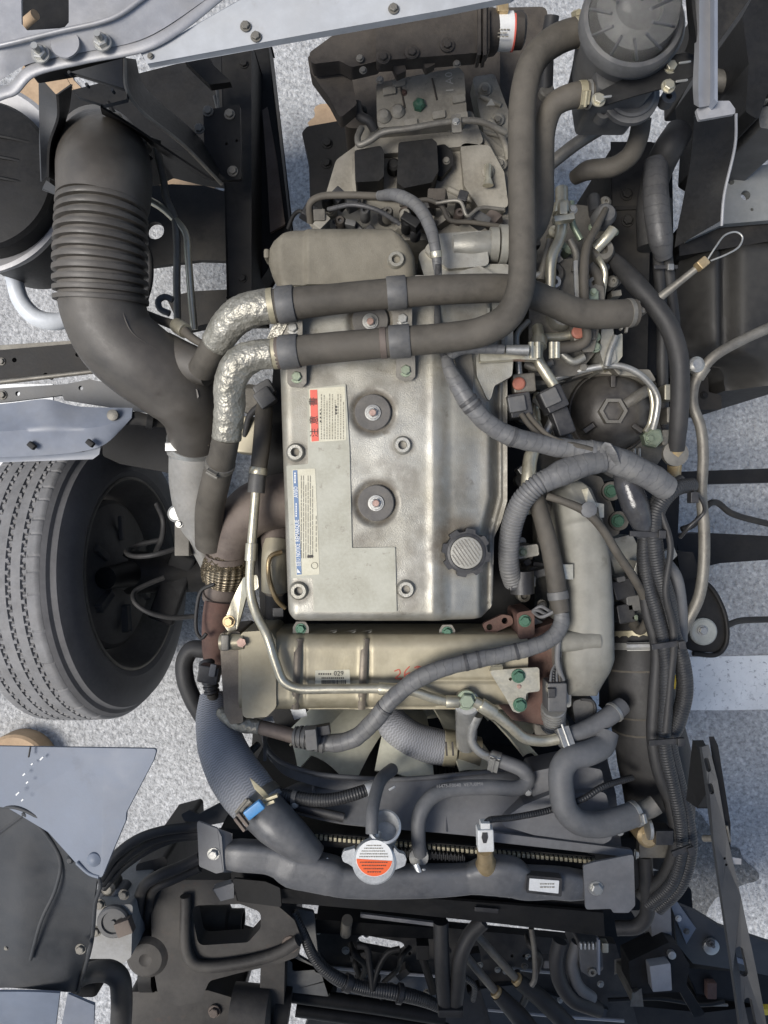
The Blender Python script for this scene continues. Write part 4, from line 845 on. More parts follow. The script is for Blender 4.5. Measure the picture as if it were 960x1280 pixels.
block('shroud_box', [(664, 965), (712, 955), (752, 962), (756, 985), (666, 1000)], 1.08, 1.0, SHROUD, sh, rc=6, bev=.006)
plate('shroud_foot', [(610, 1040), (790, 1062), (792, 1072), (612, 1052)], SHROUD, sh, z=1.105, th=.008, rc=4, bev=.002)
bolts(sh, [(368, 1006), (775, 1040), (660, 990)], 1.10, 5, ZINC)
tube('latch', [(345, 1002, 1.075), (385, 1012, 1.085), (430, 1022, 1.09)], 6, PLASTIC, sh, flat=.6); 
for x, y in ((357, 1001), (490, 985), (430, 1000)): obox('chalk_mark', (x, y, 1.09 if y < 1000 else 1.086), (9, 3, .004), CHALK, sh, rz=30, bev=.001)
# fan
FC = Vector((.075, -.452, .72)); fan = empty('cooling_fan', FC, label='cream nylon cooling fan half hidden under the cooler', cat='fan')
hub = bmesh.new(); sweep(hub, [(FC + Vector((0, .045, 0)), .09), (FC + Vector((0, .04, 0)), .105), (FC + Vector((0, -.03, 0)), .105), (FC + Vector((0, -.035, 0)), .08)], 32); fin(hub, 'hub', CREAM, fan)
for k in range(11):
    a = 2 * pi * k / 11 + radians(96 - 65.45 * 1 - 0); ra = Vector((cos(a), 0, sin(a))); tg = Vector((-sin(a), 0, cos(a))); ax = Vector((0, 1, 0)); bm = bmesh.new(); rows = []
    for j in range(7):
        f = j / 6; r = .10 + .205 * f; tw = radians(34 - 12 * f); ch = .085 + .05 * f; d = tg * cos(tw) + ax * sin(tw)
        rows.append([bm.verts.new(FC + ra * r - ax * .105 * f * f + d * ch * (i / 6 - .5) + (ax * cos(tw) - tg * sin(tw)) * (.014 * (1 - (2 * i / 6 - 1) ** 2))) for i in range(7)])
    for p, q in zip(rows, rows[1:]):
        for i in range(6): bm.faces.new((p[i], p[i+1], q[i+1], q[i]))
    bmesh.ops.recalc_face_normals(bm, faces=bm.faces[:]); bmesh.ops.solidify(bm, geom=bm.faces[:], thickness=.004); fin(bm, 'blade', CREAM, fan, recalc=True)
# dark fins seen under the hose
bm = bmesh.new()
for k in range(26): orient(bm, bmesh.ops.create_cube(bm, size=1)['verts'], W(546 + k * 4.3, 962 + (k % 2), .93), Vector((1, .3, 0)).normalized(), Vector((0, 1, 0)), Vector((0, 0, 1)), (.003, .03, .02))
fin(bm, 'oil_cooler', BLACK, None, t=dict(label='row of thin black cooling fins under the fabric hose', cat='fins'))
# radiator cap and filler neck
nk = empty('filler_neck', W(480, 1040, 1.1), label='chalky steel filler neck with an open overflow cup', cat='filler neck')
lathe('cup', (482, 1047, 1.13), [(14, 0), (15, .03), (16, .06), (20, .064), (20, .071), (17.5, .073), (15, .066), (13, .03), (0, .03)], CHALK, nk, axis=(-.03, .62, .75), seg=32)
tube('nipple', [(470, 1040, 1.16, 7), (468, 1050, 1.17, 7.5), (467, 1058, 1.175, 7)], 7, CHALK, nk)
hn = tube('overflow_hose', [(465, 1042, 1.20, 8), (465, 1020, 1.19, 8), (469, 995, 1.16, 8), (476, 975, 1.12, 8), (490, 962, 1.05, 8)], 8, HOSE_BLUE, seg=16, label='short grey hose standing behind the radiator cap', cat='hose')
rcap = empty('radiator_cap', W(468, 1073, 1.15), label='steel radiator cap with a white and orange warning disc', cat='radiator cap')
cz = 1.205
lathe('cap_disc', (468, 1073, cz - .022), [(25, 0), (27, .002), (28, .010), (27, .017), (24.5, .020), (0, .020)], CHALK, rcap, seg=40)
plate('wing', [(444, 1060), (438, 1062), (430, 1064), (427, 1070), (429, 1077), (436, 1080), (444, 1086)], CHALK, rcap, z=cz - .006, th=.012, rc=4, bev=.003)
plate('wing', [(492, 1058), (498, 1066), (505, 1068), (508, 1074), (506, 1082), (500, 1085), (492, 1088)], CHALK, rcap, z=cz - .006, th=.012, rc=4, bev=.003)
wd = plate('white_disc', [(468 + 23 * cos(a), 1073 + 23 * sin(a)) for a in [2 * pi * k / 40 for k in range(40)]], PAPER_W, rcap, z=cz - .001, th=.001, bev=0)
plate('orange_half', [(468 + 22.4 * cos(a), 1073 + 22.4 * sin(a)) for a in [radians(5) + (pi - radians(10)) * k / 24 + 0.06 for k in range(25)]], LORANGE, rcap, z=cz - .0002, th=.0006, bev=0)
for i, (y, w) in enumerate(((1057, 20), (1060.5, 26), (1064, 32), (1067.5, 36), (1071, 38))): dashes(wd, 468 - w / 2, y - .8, 468 + w / 2, y + .8, 1, INK_G, cz, horiz=True, w=1.2, lo=1, hi=3, gap=.7)
for y, w in ((1078, 36), (1082, 32), (1086, 27), (1090, 18)): dashes(wd, 468 - w / 2, y - .8, 468 + w / 2, y + .8, 1, RUST, cz + .0006, horiz=True, w=1.2, lo=1, hi=3, gap=.7)
# temperature sensor
ts = empty('coolant_sensor', W(607, 1080, 1.13), label='white coolant sensor plug on a brass base', cat='sensor')
tube('brass_base', [(608, 1084, 1.14, 15), (608, 1080, 1.15, 13), (607, 1076, 1.158, 10.5), (606, 1060, 1.185, 10)], 10, BRASS, ts, seg=24, straight=True)
obox('plug', (606, 1047, 1.20), (20, 28, .03), WHITE_P, ts, rz=2, bev=.003); obox('plug_key', (606, 1031, 1.20), (12, 10, .022), WHITE_P, ts, bev=.002)
plate('plug_slot', [(603, 1041), (609, 1041), (610, 1047), (608, 1054), (604, 1054), (602, 1047)], PLASTIC, ts, z=1.2165, th=.002, bev=0)
tube('sensor_lead', [(606, 1028, 1.20, 2.5), (612, 1025, 1.195), (640, 1022, 1.16), (690, 1012, 1.13), (730, 998, 1.13), (752, 984, 1.12), (790, 972, 1.08)], 4, CONDUIT_DK, ts, seg=10)
# radiator hoses
rh = empty('radiator_hose', W(300, 980, 1.0), label='thick fabric patterned radiator hose at the lower left', cat='hose')
wv = tube('fabric_hose', [(266, 868, .98, 16), (268, 895, 1.0, 23), (276, 930, 1.03, 29), (290, 962, 1.06, 32), (308, 988, 1.085, 33), (330, 1014, 1.105, 31)], 30, WEAVE, rh, seg=40)
nk2 = tube('tank_neck', [(322, 1006, 1.105, 28), (345, 1030, 1.125, 27), (368, 1050, 1.13, 23), (392, 1072, 1.125, 18)], 25, TANK, rh, seg=32)
ck = ring_on(wv, (322, 1008), 12, STEEL_DIRTY, k=1.05, screw=0)
obox('blue_clip', (318, 1012, 1.195), (26, 13, .012), BLUE_TAPE, ck, rz=38, bev=.003); 
for q in ((300, 1030), (304, 1024), (338, 997), (334, 1004)): obox('clip_wire', (q[0], q[1], 1.18), (20, 4, .01), CLAMP_BEIGE if q[0] > 320 else HEAT, ck, rz=-52 if q[0] < 320 else 20, bev=.001)
plate('fabric_flap', [(312, 972, 1.15), (330, 988, 1.16), (340, 1000, 1.16), (334, 1002, 1.155), (318, 986, 1.15)], CLAMP_BEIGE, rh, th=.001, bev=0)
h4 = tube('fabric_hose', [(486, 893, .93, 18), (494, 908, .95, 21), (515, 924, .965, 22), (545, 933, .97, 22), (568, 936, .97, 21)], 21, WEAVE, None, seg=32, label='short fabric covered hose under the cooler', cat='hose')
ring_on(h4, (562, 935), 16, CLAMP_BEIGE, k=1.06); 
for k in (-4, 4): obox('clamp_slot', (562 + k, 936, 1.033), (2.4, 17, .003), INK, h4, rz=4, bev=0)
tube('steel_stub', [(572, 936, .97, 19), (600, 940, .97, 18)], 18, EGR, h4, seg=24, straight=True)
h5 = tube('coolant_hose', [(758, 915, 1.10, 15), (753, 931, 1.11, 15.5), (736, 941, 1.125, 15.5), (712, 948, 1.135, 15.5), (702, 962, 1.14, 15.5), (702, 988, 1.145, 15.5), (707, 1012, 1.15, 15.5), (722, 1027, 1.15, 15.5), (748, 1031, 1.145, 15.5), (775, 1024, 1.135, 15.5), (797, 1016, 1.125, 15)], 15.5, HOSE_BLUE, seg=24, label='S-shaped grey rubber hose at the shroud\'s right end', cat='hose')
ring_on(h5, (795, 1016), 6, ZINC, k=1.06, screw=0)
wvv = empty('water_valve', W(815, 1025, 1.05), label='grimy water valve at the end of the S-shaped hose', cat='valve')
tube('stub', [(790, 1018, 1.125, 11), (812, 1010, 1.12, 12), (820, 1005, 1.12, 12)], 12, STEEL_DIRTY, wvv, seg=18); lathe('body', (806, 1040, 1.08), [(14, -.03), (14, .02), (10, .026), (0, .026)], BRASS, wvv, seg=24)
obox('solenoid', (826, 1042, 1.1), (22, 18, .04), PLASTIC, wvv); tube('washer', [(809, 1036, 1.12), (813, 1036, 1.12)], 13, ZINC, wvv, straight=True); obox('bracket', (815, 1060, 1.06), (36, 20, .02), STEEL_DIRTY, wvv)

# ================================================================ harness across the cooler
hs = tube('wiring_harness', [(702, 765, 1.165, 9), (701, 782, 1.165, 10), (690, 797, 1.165, 10.5), (664, 809, 1.165, 10), (630, 818, 1.163, 10), (590, 826, 1.162, 10.5), (552, 836, 1.162, 11), (520, 850, 1.160, 11), (492, 872, 1.155, 11), (468, 900, 1.14, 11), (444, 922, 1.12, 11), (420, 929, 1.11, 11), (405, 928, 1.105, 10)], 10.5, TAPE, seg=20, label='grey taped wiring harness sweeping across the cooler', cat='wiring harness')
for xy in ((583, 828), (597, 825), (480, 886), (646, 813)): ring_on(hs, xy, 4, TAPE_DK, name='tape_end', k=1.06)
cn = empty('harness_connector', W(385, 925, 1.05), label='ribbed grey connector with a foil taped tail by the fan', cat='connector')
tube('boot', [(408, 928, 1.105, 13), (384, 922, 1.10, 14), (368, 921, 1.095, 12)], 13, PLASTIC_G, cn, seg=20, cor=(6, .06)); obox('latch', (390, 922, 1.135), (14, 26, .03), PLASTIC_G, cn, rz=5); obox('latch', (403, 912, 1.12), (20, 12, .02), PLASTIC, cn, rz=10)
tube('tail', [(369, 921, 1.095, 9), (345, 914, 1.09, 9), (320, 908, 1.08, 9), (300, 905, 1.07, 8)], 9, HEAT, cn, seg=14); tube('foil_tail', [(325, 909, 1.085, 9), (308, 906, 1.08, 10), (290, 900, 1.06, 9), (276, 890, 1.03, 7)], 9, FOIL, cn, seg=24, lump=.15, lscale=90, sharp=0)
for P in ([(318, 902), (340, 895), (345, 908), (325, 914)], [(362, 884), (380, 880), (384, 895), (368, 900)]): plate('foil_scrap', [(x, y, 1.03 + .0004 * x * .1) for x, y in P], CHALK, cn, th=.001, bev=0)
cb = tube('shroud_cable', [(323, 930, 1.0, 4), (312, 942, 1.02, 5), (312, 962, 1.05, 6), (330, 984, 1.075, 7), (365, 996, 1.09, 8), (410, 1000, 1.10, 8), (445, 992, 1.10, 8), (466, 984, 1.09, 7)], 7, CONDUIT_DK, seg=14, label='black conduit curving along the shroud ring', cat='cable')
ring_on(cb, (368, 996), 6, PLASTIC_G, name='cable_tie', k=1.2); ring_on(cb, (462, 985), 12, CHALK, name='sleeve', k=1.15)
# ================================================================ right of the engine: filter, harness, pump
of = empty('oil_filter', W(770, 515, .85), label='round dark oil filter cover with a hexagonal boss', cat='oil filter')
fb_ = mat('filter_black', (.05, .046, .042), (.032, .029, .027), rough=.4, ns=14, bump=.25, bs=260, dust=.5, dustc=(.11, .10, .085))
lathe('bowl', (764, 515, .98), [(50, -.10), (50, -.02), (48.5, .004), (45, .02), (38, .037), (29, .049), (18, .056), (0, .056)], fb_, of, seg=64)
lathe('collar', (764, 515, .975), [(54, -.06), (54, -.012), (52, -.004), (50, -.004)], fb_, of, seg=64, close=False)
def hexring(par, x, y, z, r0, r1, hgt, m):
    bm = bmesh.new(); A = []
    for r, h in ((r0, 0), (r0, hgt), (r1, hgt), (r1, -.006)): A.append([bm.verts.new(W(x, y, z) + Vector((cos(pi/3*k) * r * S(z), sin(pi/3*k) * r * S(z), h))) for k in range(6)])
    for a, b in zip(A, A[1:]):
        for k in range(6): bm.faces.new((a[k], a[(k+1) % 6], b[(k+1) % 6], b[k]))
    bm.faces.new(A[-1]); return fin(bm, 'hex_boss', m, par, bev=.0008)
hexring(of, 764, 515, 1.032, 17.5, 13, .016, STEEL_DIRTY)
for a in (90, 215, 325): obox('rib', (764 + 37 * cos(radians(a)), 515 - 37 * sin(radians(a)), 1.022), (15, 6, .03), fb_, of, rz=a, bev=.002)
tube('drain', [(780, 506, 1.03, 7), (796, 496, 1.03, 7.5), (812, 486, 1.01, 7)], 7, STEEL_DIRTY, of)
fh = empty('filter_housing', W(770, 500, .8), label='grey filter bracket and pipe work around the oil filter', cat='bracket')
block('bracket', [(670, 470), (700, 462), (760, 458), (815, 470), (832, 500), (836, 560), (815, 590), (770, 600), (715, 570), (690, 540)], .96, .82, ALU_DARK, fh, rc=20, bev=.01)
block('shelf', [(665, 462), (740, 460), (812, 462), (822, 478), (790, 470), (740, 466), (700, 478), (668, 482)], 1.02, .95, TRANS, fh, rc=5, bev=.004)
for x, y in ((833, 492), (836, 520), (830, 548)): obox('fitting', (x, y, 1.0), (14, 20, .04), ZINCY if y < 500 else STEEL_DIRTY, fh, bev=.004)
tube('oil_tube', [(682, 477, 1.05), (710, 468, 1.06), (745, 459, 1.07), (772, 457, 1.075), (795, 465, 1.075), (814, 482, 1.07), (822, 498, 1.065), (820, 520, 1.06), (816, 536, 1.05)], 4.2, ZINC, fh)
tube('oil_tube', [(812, 484, 1.05), (816, 505, 1.05), (812, 530, 1.04), (806, 540, 1.04)], 3.4, ZINCY, fh); lathe('banjo', (812, 548, 1.02), [(13, 0), (13, .02), (10, .024), (0, .024)], GREENZ, fh, seg=6); bolt(fh, 812, 548, 1.044, 6, GREENZ)
for x in (793, 799): tube('stud', [(x, 560, 1.0), (x, 575, .99)], 2, ZINC, fh)
# main taped harness
mh = tube('wiring_harness', [(557, 446, 1.235, 6), (562, 462, 1.238, 9), (572, 482, 1.238, 11), (588, 505, 1.235, 12), (608, 528, 1.225, 12), (640, 546, 1.215, 12), (680, 556, 1.20, 12), (720, 563, 1.19, 13), (748, 568, 1.185, 16), (775, 578, 1.18, 17), (805, 592, 1.17, 17), (834, 610, 1.15, 16)], 12, TAPE, seg=22, label='thick grey taped harness from the cover to the right bundle', cat='wiring harness')
for xy in ((586, 501), (592, 508), (640, 546), (738, 566), (756, 571)): ring_on(mh, xy, 5, TAPE_DK if xy[0] < 700 else TAPE, name='tape_end', k=1.09)
tube('tape_tail', [(752, 566, 1.21, 3), (758, 556, 1.22, 5), (765, 566, 1.22, 6), (772, 580, 1.205, 4)], 5, TAPE, mh, flat=.3, seg=10)
tube('lead', [(560, 446, 1.235, 6), (575, 438, 1.235, 6), (600, 436, 1.235, 6), (630, 437, 1.235, 6)], 6, TAPE, mh); tube('lead', [(548, 330, 1.235, 4), (546, 370, 1.2, 4), (549, 420, 1.21, 5), (558, 452, 1.23, 6)], 5, TAPE_DK, mh)
up = tube('wiring_harness', [(474, 245, 1.16, 6), (495, 244, 1.19, 8), (520, 256, 1.21, 8), (537, 282, 1.225, 8), (544, 310, 1.235, 7), (548, 345, 1.22, 5)], 8, TAPE, seg=16, label='taped harness arching behind the rear cover', cat='wiring harness')
ring_on(up, (544, 318), 8, ZINCY, name='tape_end', k=1.15)
br = tube('harness_branch', [(752, 574, 1.19, 16), (725, 582, 1.195, 16), (700, 592, 1.195, 16), (678, 604, 1.19, 14)], 16, TAPE, None, seg=22, label='fat taped branch turning down from the main harness', cat='wiring harness')
cr = tube('corrugated_conduit', [(688, 597, 1.19, 13), (672, 606, 1.19, 13), (654, 624, 1.18, 13), (642, 650, 1.16, 13), (636, 684, 1.14, 12.5), (637, 712, 1.12, 12), (642, 728, 1.10, 12)], 13, CONDUIT, seg=24, cor=(4.6, .055), sharp=80, label='grey corrugated conduit looping down beside the rocker cover', cat='conduit')
obox('plug', (648, 728, 1.10), (26, 20, .035), PLASTIC, cr, bev=.004); tube('plug_ring', [(652, 714, 1.1), (653, 742, 1.1)], 15, PLASTIC, cr, seg=14)
h7 = tube('wiring_harness', [(668, 600, 1.15, 10), (670, 622, 1.15, 10.5), (678, 650, 1.15, 11), (688, 688, 1.155, 11.5), (694, 720, 1.16, 12), (698, 748, 1.162, 12), (702, 766, 1.165, 10)], 11, HOSE, seg=20, label='smooth grey sleeved cable running down left of the intake pipe', cat='cable')
ring_on(h7, (697, 744), 10, PLASTIC_G, name='cable_tie', k=1.1); plate('clip_plate', [(700, 706, 1.15), (716, 706, 1.15), (716, 724, 1.15), (702, 724, 1.15)], ZINCY, h7, th=.004)
for k in range(3): tube('loose_wire', [(700, 760, 1.165), (690 - 6 * k, 765 + 3 * k, 1.15), (676 - 3 * k, 758 + 5 * k, 1.13), (666, 764, 1.12)], 2.2, CONDUIT, h7, seg=7)
tube('side_wire', [(702, 768, 1.165, 4), (698, 800, 1.16, 3.5), (697, 830, 1.15, 3.5), (704, 850, 1.14, 3)], 3.5, CONDUIT, h7)
cbl = tube('sensor_cable', [(684, 620, 1.17, 5), (705, 627, 1.18, 5), (733, 640, 1.185, 6), (752, 660, 1.18, 5.5), (772, 692, 1.165, 5.5), (792, 722, 1.14, 5.5), (806, 750, 1.11, 5.5), (809, 775, 1.09, 5.5), (800, 788, 1.07, 6), (792, 780, 1.05, 7)], 5.5, HOSE, seg=14, label='thin sheathed cable looping over the intake pipe', cat='cable')
lathe('clip', (734, 637, 1.18), [(10, 0), (10, .012), (6, .015), (0, .015)], HOSE_BLUE, cbl, seg=16)
# connectors between cover and filter
for i, (x, y, rz, lab) in enumerate(((648, 508, 10, 'dark square sensor block beside the cover flange'), (690, 500, 25, 'grey cable plug left of the oil filter'))):
    o = empty('connector_block', W(x, y, 1.1), label=lab, cat='connector'); obox('housing', (x, y, 1.14), (28, 30, .045), PLASTIC, o, rz=rz, bev=.004); obox('lid', (x - 2, y - 3, 1.166), (22, 20, .01), PLASTIC_G, o, rz=rz, bev=.003)
    if i == 1: obox('plug', (702, 528, 1.12), (22, 34, .035), PLASTIC, o, rz=20, bev=.004); tube('boot', [(705, 540, 1.11), (712, 558, 1.1)], 8, PLASTIC, o)
for k in range(2): tube('lead', [(652 + 8 * k, 518, 1.165), (664 + 6 * k, 534 - 4 * k, 1.18), (684 + 5 * k, 550 - 3 * k, 1.20), (740, 562, 1.205)], 3.6, HOSE, mh, seg=8)
fp = empty('injection_pump', W(690, 420, .9), label='grimy fuel injection pump with red caps behind the pipes', cat='fuel pump')
block('pump_body', [(662, 330), (735, 320), (745, 440), (720, 470), (660, 470)], 1.07, .85, ALU_DARK, fp, rc=10, bev=.008)
for k, (x, y, r, h, m) in enumerate(((700, 398, 17, .03, ALU), (668, 372, 12, .03, STEEL_DIRTY), (722, 420, 11, .035, STEEL_DIRTY), (690, 345, 14, .02, ALU_DARK), (738, 360, 10, .03, STEEL_DIRTY), (688, 360, 9, .04, ZINC), (748, 318, 16, .03, ALU_DARK))): lathe('pump_boss', (x, y, 1.07), [(r, -.01), (r, h * .7), (r * .8, h), (r * .4, h), (r * .35, h * .6), (0, h * .6)], m, fp, seg=22)
for x, y in ((648, 480), (722, 416)): 
    obox('union', (x + 6, y, 1.11), (28, 24, .03), STEEL_DIRTY, fp, rz=5, bev=.004); lathe('red_cap', (x, y, 1.125), [(8, 0), (8, .006), (6, .008), (0, .008)], mat('red_cap_paint', (.36, .13, .09), (.25, .1, .07), rough=.6, ns=40) if 'red_cap_paint' not in bpy.data.materials else bpy.data.materials['red_cap_paint'], fp, seg=18)
plate('lever', [(717, 326), (722, 325), (724, 378), (719, 380)], ZINC, fp, z=1.14, th=.006, rc=1)
plate('mount_plate', [(722, 372), (744, 355), (755, 358), (756, 382), (742, 440), (728, 440)], ALU_DARK, fp, z=1.115, th=.01, rc=4)
plate('green_tab', [(734, 368), (740, 360), (748, 364), (748, 374), (756, 380), (734, 382)], GREENZ, fp, z=1.13, th=.005, rc=2); bolt(fp, 742, 365, 1.131, 5, GREENZ)
for y, m in ((421, GREENZ), (434, GREENZ)): bolt(fp, 744, y, 1.10, 7, m)
block('strut', [(752, 408), (766, 404), (770, 450), (756, 462), (750, 440)], 1.09, .98, ALU, fp, rc=3, bev=.003); block('strut', [(770, 420), (778, 416), (778, 445), (766, 462)], 1.08, .98, ZINCY, fp, rc=2, bev=.003)
ft = [('pale zinc fuel tube rising beside the pipe pair', [(702, 236, 1.10, 8), (702, 262, 1.11, 8), (700, 296, 1.12, 7), (690, 322, 1.125, 7), (688, 360, 1.12, 6)], 7, ZINCY),
      ('grey dusty fuel tube curving down in the pump area', [(757, 262, 1.10, 4), (745, 285, 1.13, 5), (733, 310, 1.15, 5.5), (730, 345, 1.155, 6), (732, 400, 1.15, 6), (733, 425, 1.14, 6), (722, 432, 1.13, 7), (696, 436, 1.125, 7)], 6, HOSE),
      ('zinc fuel tube bending left of the oil filter', [(672, 410, 1.10, 7), (674, 428, 1.13, 7), (672, 448, 1.14, 7), (682, 466, 1.14, 7), (694, 486, 1.135, 7), (696, 505, 1.13, 6)], 7, ZINCY),
      ('short fuel tube rising between pump bosses', [(660, 402, 1.08, 3.5), (646, 420, 1.11, 4), (648, 450, 1.12, 4), (650, 480, 1.11, 4)], 4, ZINC),
      ('slim zinc tube hooking around the pump corner', [(745, 318, 1.09, 4), (752, 330, 1.10, 4), (756, 340, 1.10, 4), (753, 366, 1.09, 4), (750, 385, 1.07, 4)], 4, ZINCY),
      ('zinc tube running down past the harness bend', [(672, 492, 1.06, 5), (668, 520, 1.07, 5.5), (676, 545, 1.08, 5), (664, 570, 1.09, 9), (660, 605, 1.1, 9), (656, 640, 1.08, 9)], 7, ZINCY),
      ('brown fuel tube crossing behind the oil filter', [(668, 500, 1.08, 4), (690, 520, 1.10, 5), (680, 545, 1.10, 6), (668, 560, 1.09, 6)], 5, ZINC)]
for lab, P, r, m in ft:
    o = tube('fuel_tube', P, r, m, seg=14, label=lab, cat='tube')
    if r >= 7: ring_on(o, P[1][:2], 14, ZINCY, name='nut', k=1.4)
cl2 = empty('pipe_clip', W(704, 275, 1.1), label='pale zinc clip and banjo on the rising fuel tube', cat='clip'); obox('clip', (704, 274, 1.15), (26, 8, .02), ZINCY, cl2, rz=8); obox('clip', (703, 262, 1.15), (10, 16, .02), ZINCY, cl2); bolt(cl2, 716, 262, 1.12, 6, ZINC)
vh = empty('pump_elbow', W(758, 268, 1.05), label='dark elbow fitting with a yellow union above the pump', cat='fitting')
lathe('elbow_cap', (757, 268, 1.09), [(14, -.03), (14, 0), (10, .01), (0, .012)], PLASTIC_G, vh, seg=20); tube('union', [(744, 312, 1.10, 7), (760, 295, 1.11, 7), (766, 287, 1.11, 7)], 7, ZINCY, vh); tube('stub', [(742, 248, 1.02, 8), (744, 268, 1.05, 8)], 8, PLASTIC, vh)
ra = empty('throttle_lever', W(610, 440, 1.2), label='horizontal bright steel lever with grey cable end', cat='lever'); tube('cable_end', [(632, 437, 1.235, 6), (660, 438, 1.235, 7)], 7, ZINC, ra); block('bar', [(600, 432), (672, 432), (672, 450), (645, 449), (600, 452)], 1.218, 1.20, ZINCY, ra, rc=3, bev=.003)
for x in (664, 672, 690, 696): tube('fitting_ring', [(x, 428, 1.215), (x, 448, 1.215)], 4, ZINCY, ra, seg=10)
# right hand rubber hose and steel lines
hr = tube('breather_hose', [(763, 320, 1.06, 7), (775, 333, 1.09, 10), (792, 352, 1.12, 12), (815, 378, 1.135, 12), (836, 408, 1.14, 12), (848, 445, 1.14, 12), (850, 490, 1.13, 11.5), (848, 530, 1.12, 11), (845, 562, 1.10, 10)], 12, HOSE_DK, seg=20, label='dusty black hose sweeping past the oil filter to a brass union', cat='hose')
tube('union', [(845, 560, 1.10, 9), (843, 585, 1.08, 9), (842, 608, 1.06, 8)], 9, BRASS, hr, seg=8); lathe('union_flange', (844, 567, 1.10), [(16, -.006), (16, .004), (9, .006), (0, .006)], STEEL_DIRTY, hr, seg=20)
dp = tube('dipstick_tube', [(798, 392, 1.12, 5.5), (822, 374, 1.14, 5.5), (850, 352, 1.16, 4.5), (880, 328, 1.18, 4.2)], 4.5, STEEL_DIRTY, seg=12, label='zinc dipstick tube with a wire loop handle', cat='dipstick')
obox('dipstick_collar', (877, 330, 1.185), (14, 12, .02), BRASS, dp, rz=40, bev=.003); tube('loop_handle', [(884, 325, 1.185), (895, 308, 1.19), (906, 294, 1.19), (920, 290, 1.19), (928, 296, 1.19), (924, 308, 1.19), (908, 318, 1.19), (888, 326, 1.185)], 1.2, ZINC, dp, seg=8)
st = tube('steel_line', [(985, 400, 1.10, 7), (930, 424, 1.10, 6.5), (892, 446, 1.10, 6.5), (878, 462, 1.09, 6.5), (868, 480, 1.08, 6.5), (866, 505, 1.08, 6.5), (876, 535, 1.08, 6.5), (879, 570, 1.08, 6.5), (877, 620, 1.08, 6.5), (880, 660, 1.08, 7), (879, 715, 1.08, 7), (873, 748, 1.08, 7), (860, 775, 1.07, 7), (848, 800, 1.06, 7)], 6.5, STEEL_DIRTY, seg=14, label='long dirty steel line bending down the right side', cat='tube')
ring_on(st, (876, 464), 16, STEEL_DIRTY, name='tube_nut', k=1.3); lathe('line_bolt', (870, 456, 1.10), [(10, -.01), (10, .004), (6, .008), (0, .008)], ZINC, st, seg=20)
# bundle of black conduits down the right side
bund = [('outer black conduit of the bundle, bulging right', [(866, 606, 1.12, 9), (842, 612, 1.14, 10), (822, 635, 1.14, 11), (817, 668, 1.14, 11), (822, 710, 1.13, 11), (834, 750, 1.12, 11), (840, 790, 1.11, 10), (852, 825, 1.11, 10), (856, 865, 1.11, 10), (846, 905, 1.11, 10), (838, 925, 1.11, 9), (846, 970, 1.10, 9), (858, 1020, 1.10, 9), (862, 1062, 1.10, 9), (850, 1105, 1.09, 9), (822, 1135, 1.06, 9)], CONDUIT_DK),
        ('middle black conduit of the right hand bundle', [(852, 600, 1.12, 7), (832, 612, 1.135, 7), (812, 640, 1.135, 8), (806, 672, 1.135, 8), (808, 720, 1.125, 9), (822, 770, 1.12, 9), (832, 820, 1.12, 9), (832, 880, 1.12, 9), (830, 930, 1.12, 9), (840, 980, 1.115, 9), (850, 1030, 1.11, 9), (850, 1070, 1.10, 9), (838, 1105, 1.09, 9), (810, 1130, 1.06, 9)], CONDUIT_DK),
        ('inner smooth black cable of the right hand bundle', [(790, 605, 1.12, 7), (803, 660, 1.125, 7), (803, 700, 1.12, 7), (808, 760, 1.11, 7), (820, 810, 1.11, 7), (818, 870, 1.11, 8), (816, 920, 1.11, 8), (822, 960, 1.11, 8), (838, 1005, 1.105, 8), (845, 1050, 1.10, 8), (830, 1095, 1.08, 8), (800, 1120, 1.05, 8)], HOSE_DK),
        ('thin cable wandering between the black conduits', [(826, 640, 1.15, 4), (838, 680, 1.15, 4), (832, 740, 1.145, 4), (842, 790, 1.13, 5), (838, 850, 1.13, 5), (832, 915, 1.13, 5)], HOSE_DK)]
bo = [tube('conduit', P, 9, m, seg=18, label=l, cat='conduit', group='cable bundle down the right side') for l, P, m in bund]
for x, y, w, rz in ((808, 668, 42, -3), (834, 806, 40, 8), (832, 927, 42, 4), (852, 1063, 26, 20)):
    o = obox('cable_tie', (x, y, 1.155), (w, 7, .006), PLASTIC, rz=rz, bev=.001, label={668: 'black cable tie round the bundle beside the shiny sleeve', 806: 'black cable tie round the bundle beside the rubber mount', 927: 'black cable tie round the bundle above the intercooler pipe', 1063: 'black cable tie round the bundle near the radiator bracket'}[y], cat='cable tie'); obox('tie_head', (x + w * .45, y, 1.158), (9, 10, .01), PLASTIC, o, rz=rz, bev=.001)
tube('vinyl_sleeve', [(778, 585, 1.14, 12), (784, 605, 1.145, 16), (794, 632, 1.145, 17), (803, 656, 1.14, 13), (806, 672, 1.13, 9)], 15, VINYL, seg=22, label='shiny black vinyl sleeve hanging from the harness', cat='cable sleeve')
tp = empty('harness_clip', W(860, 610, 1.1), label='black clip at the harness end beside the steel line', cat='clip'); obox('clip', (866, 622, 1.13), (10, 14, .02), PLASTIC, tp); tube('tail', [(866, 615, 1.13), (874, 620, 1.12), (880, 640, 1.09), (862, 658, 1.08), (850, 672, 1.06)], 2.5, PLASTIC, tp)
ih = empty('intercooler_hose', W(805, 880, .8), label='wide black intercooler hose with steel clamps', cat='hose')
ihh = tube('hose', [(795, 770, .98, 30), (798, 800, .99, 38), (802, 850, 1.0, 40), (808, 900, 1.0, 43), (818, 950, .99, 45), (824, 1000, .97, 42), (826, 1060, .93, 36)], 40, HOSE_DK, ih, seg=36)
for y, m in ((792, CLAMP_BEIGE), (808, ZINC)): ring_on(ihh, (797, y), 9, m, k=1.02, screw=-20 if y > 800 else None)
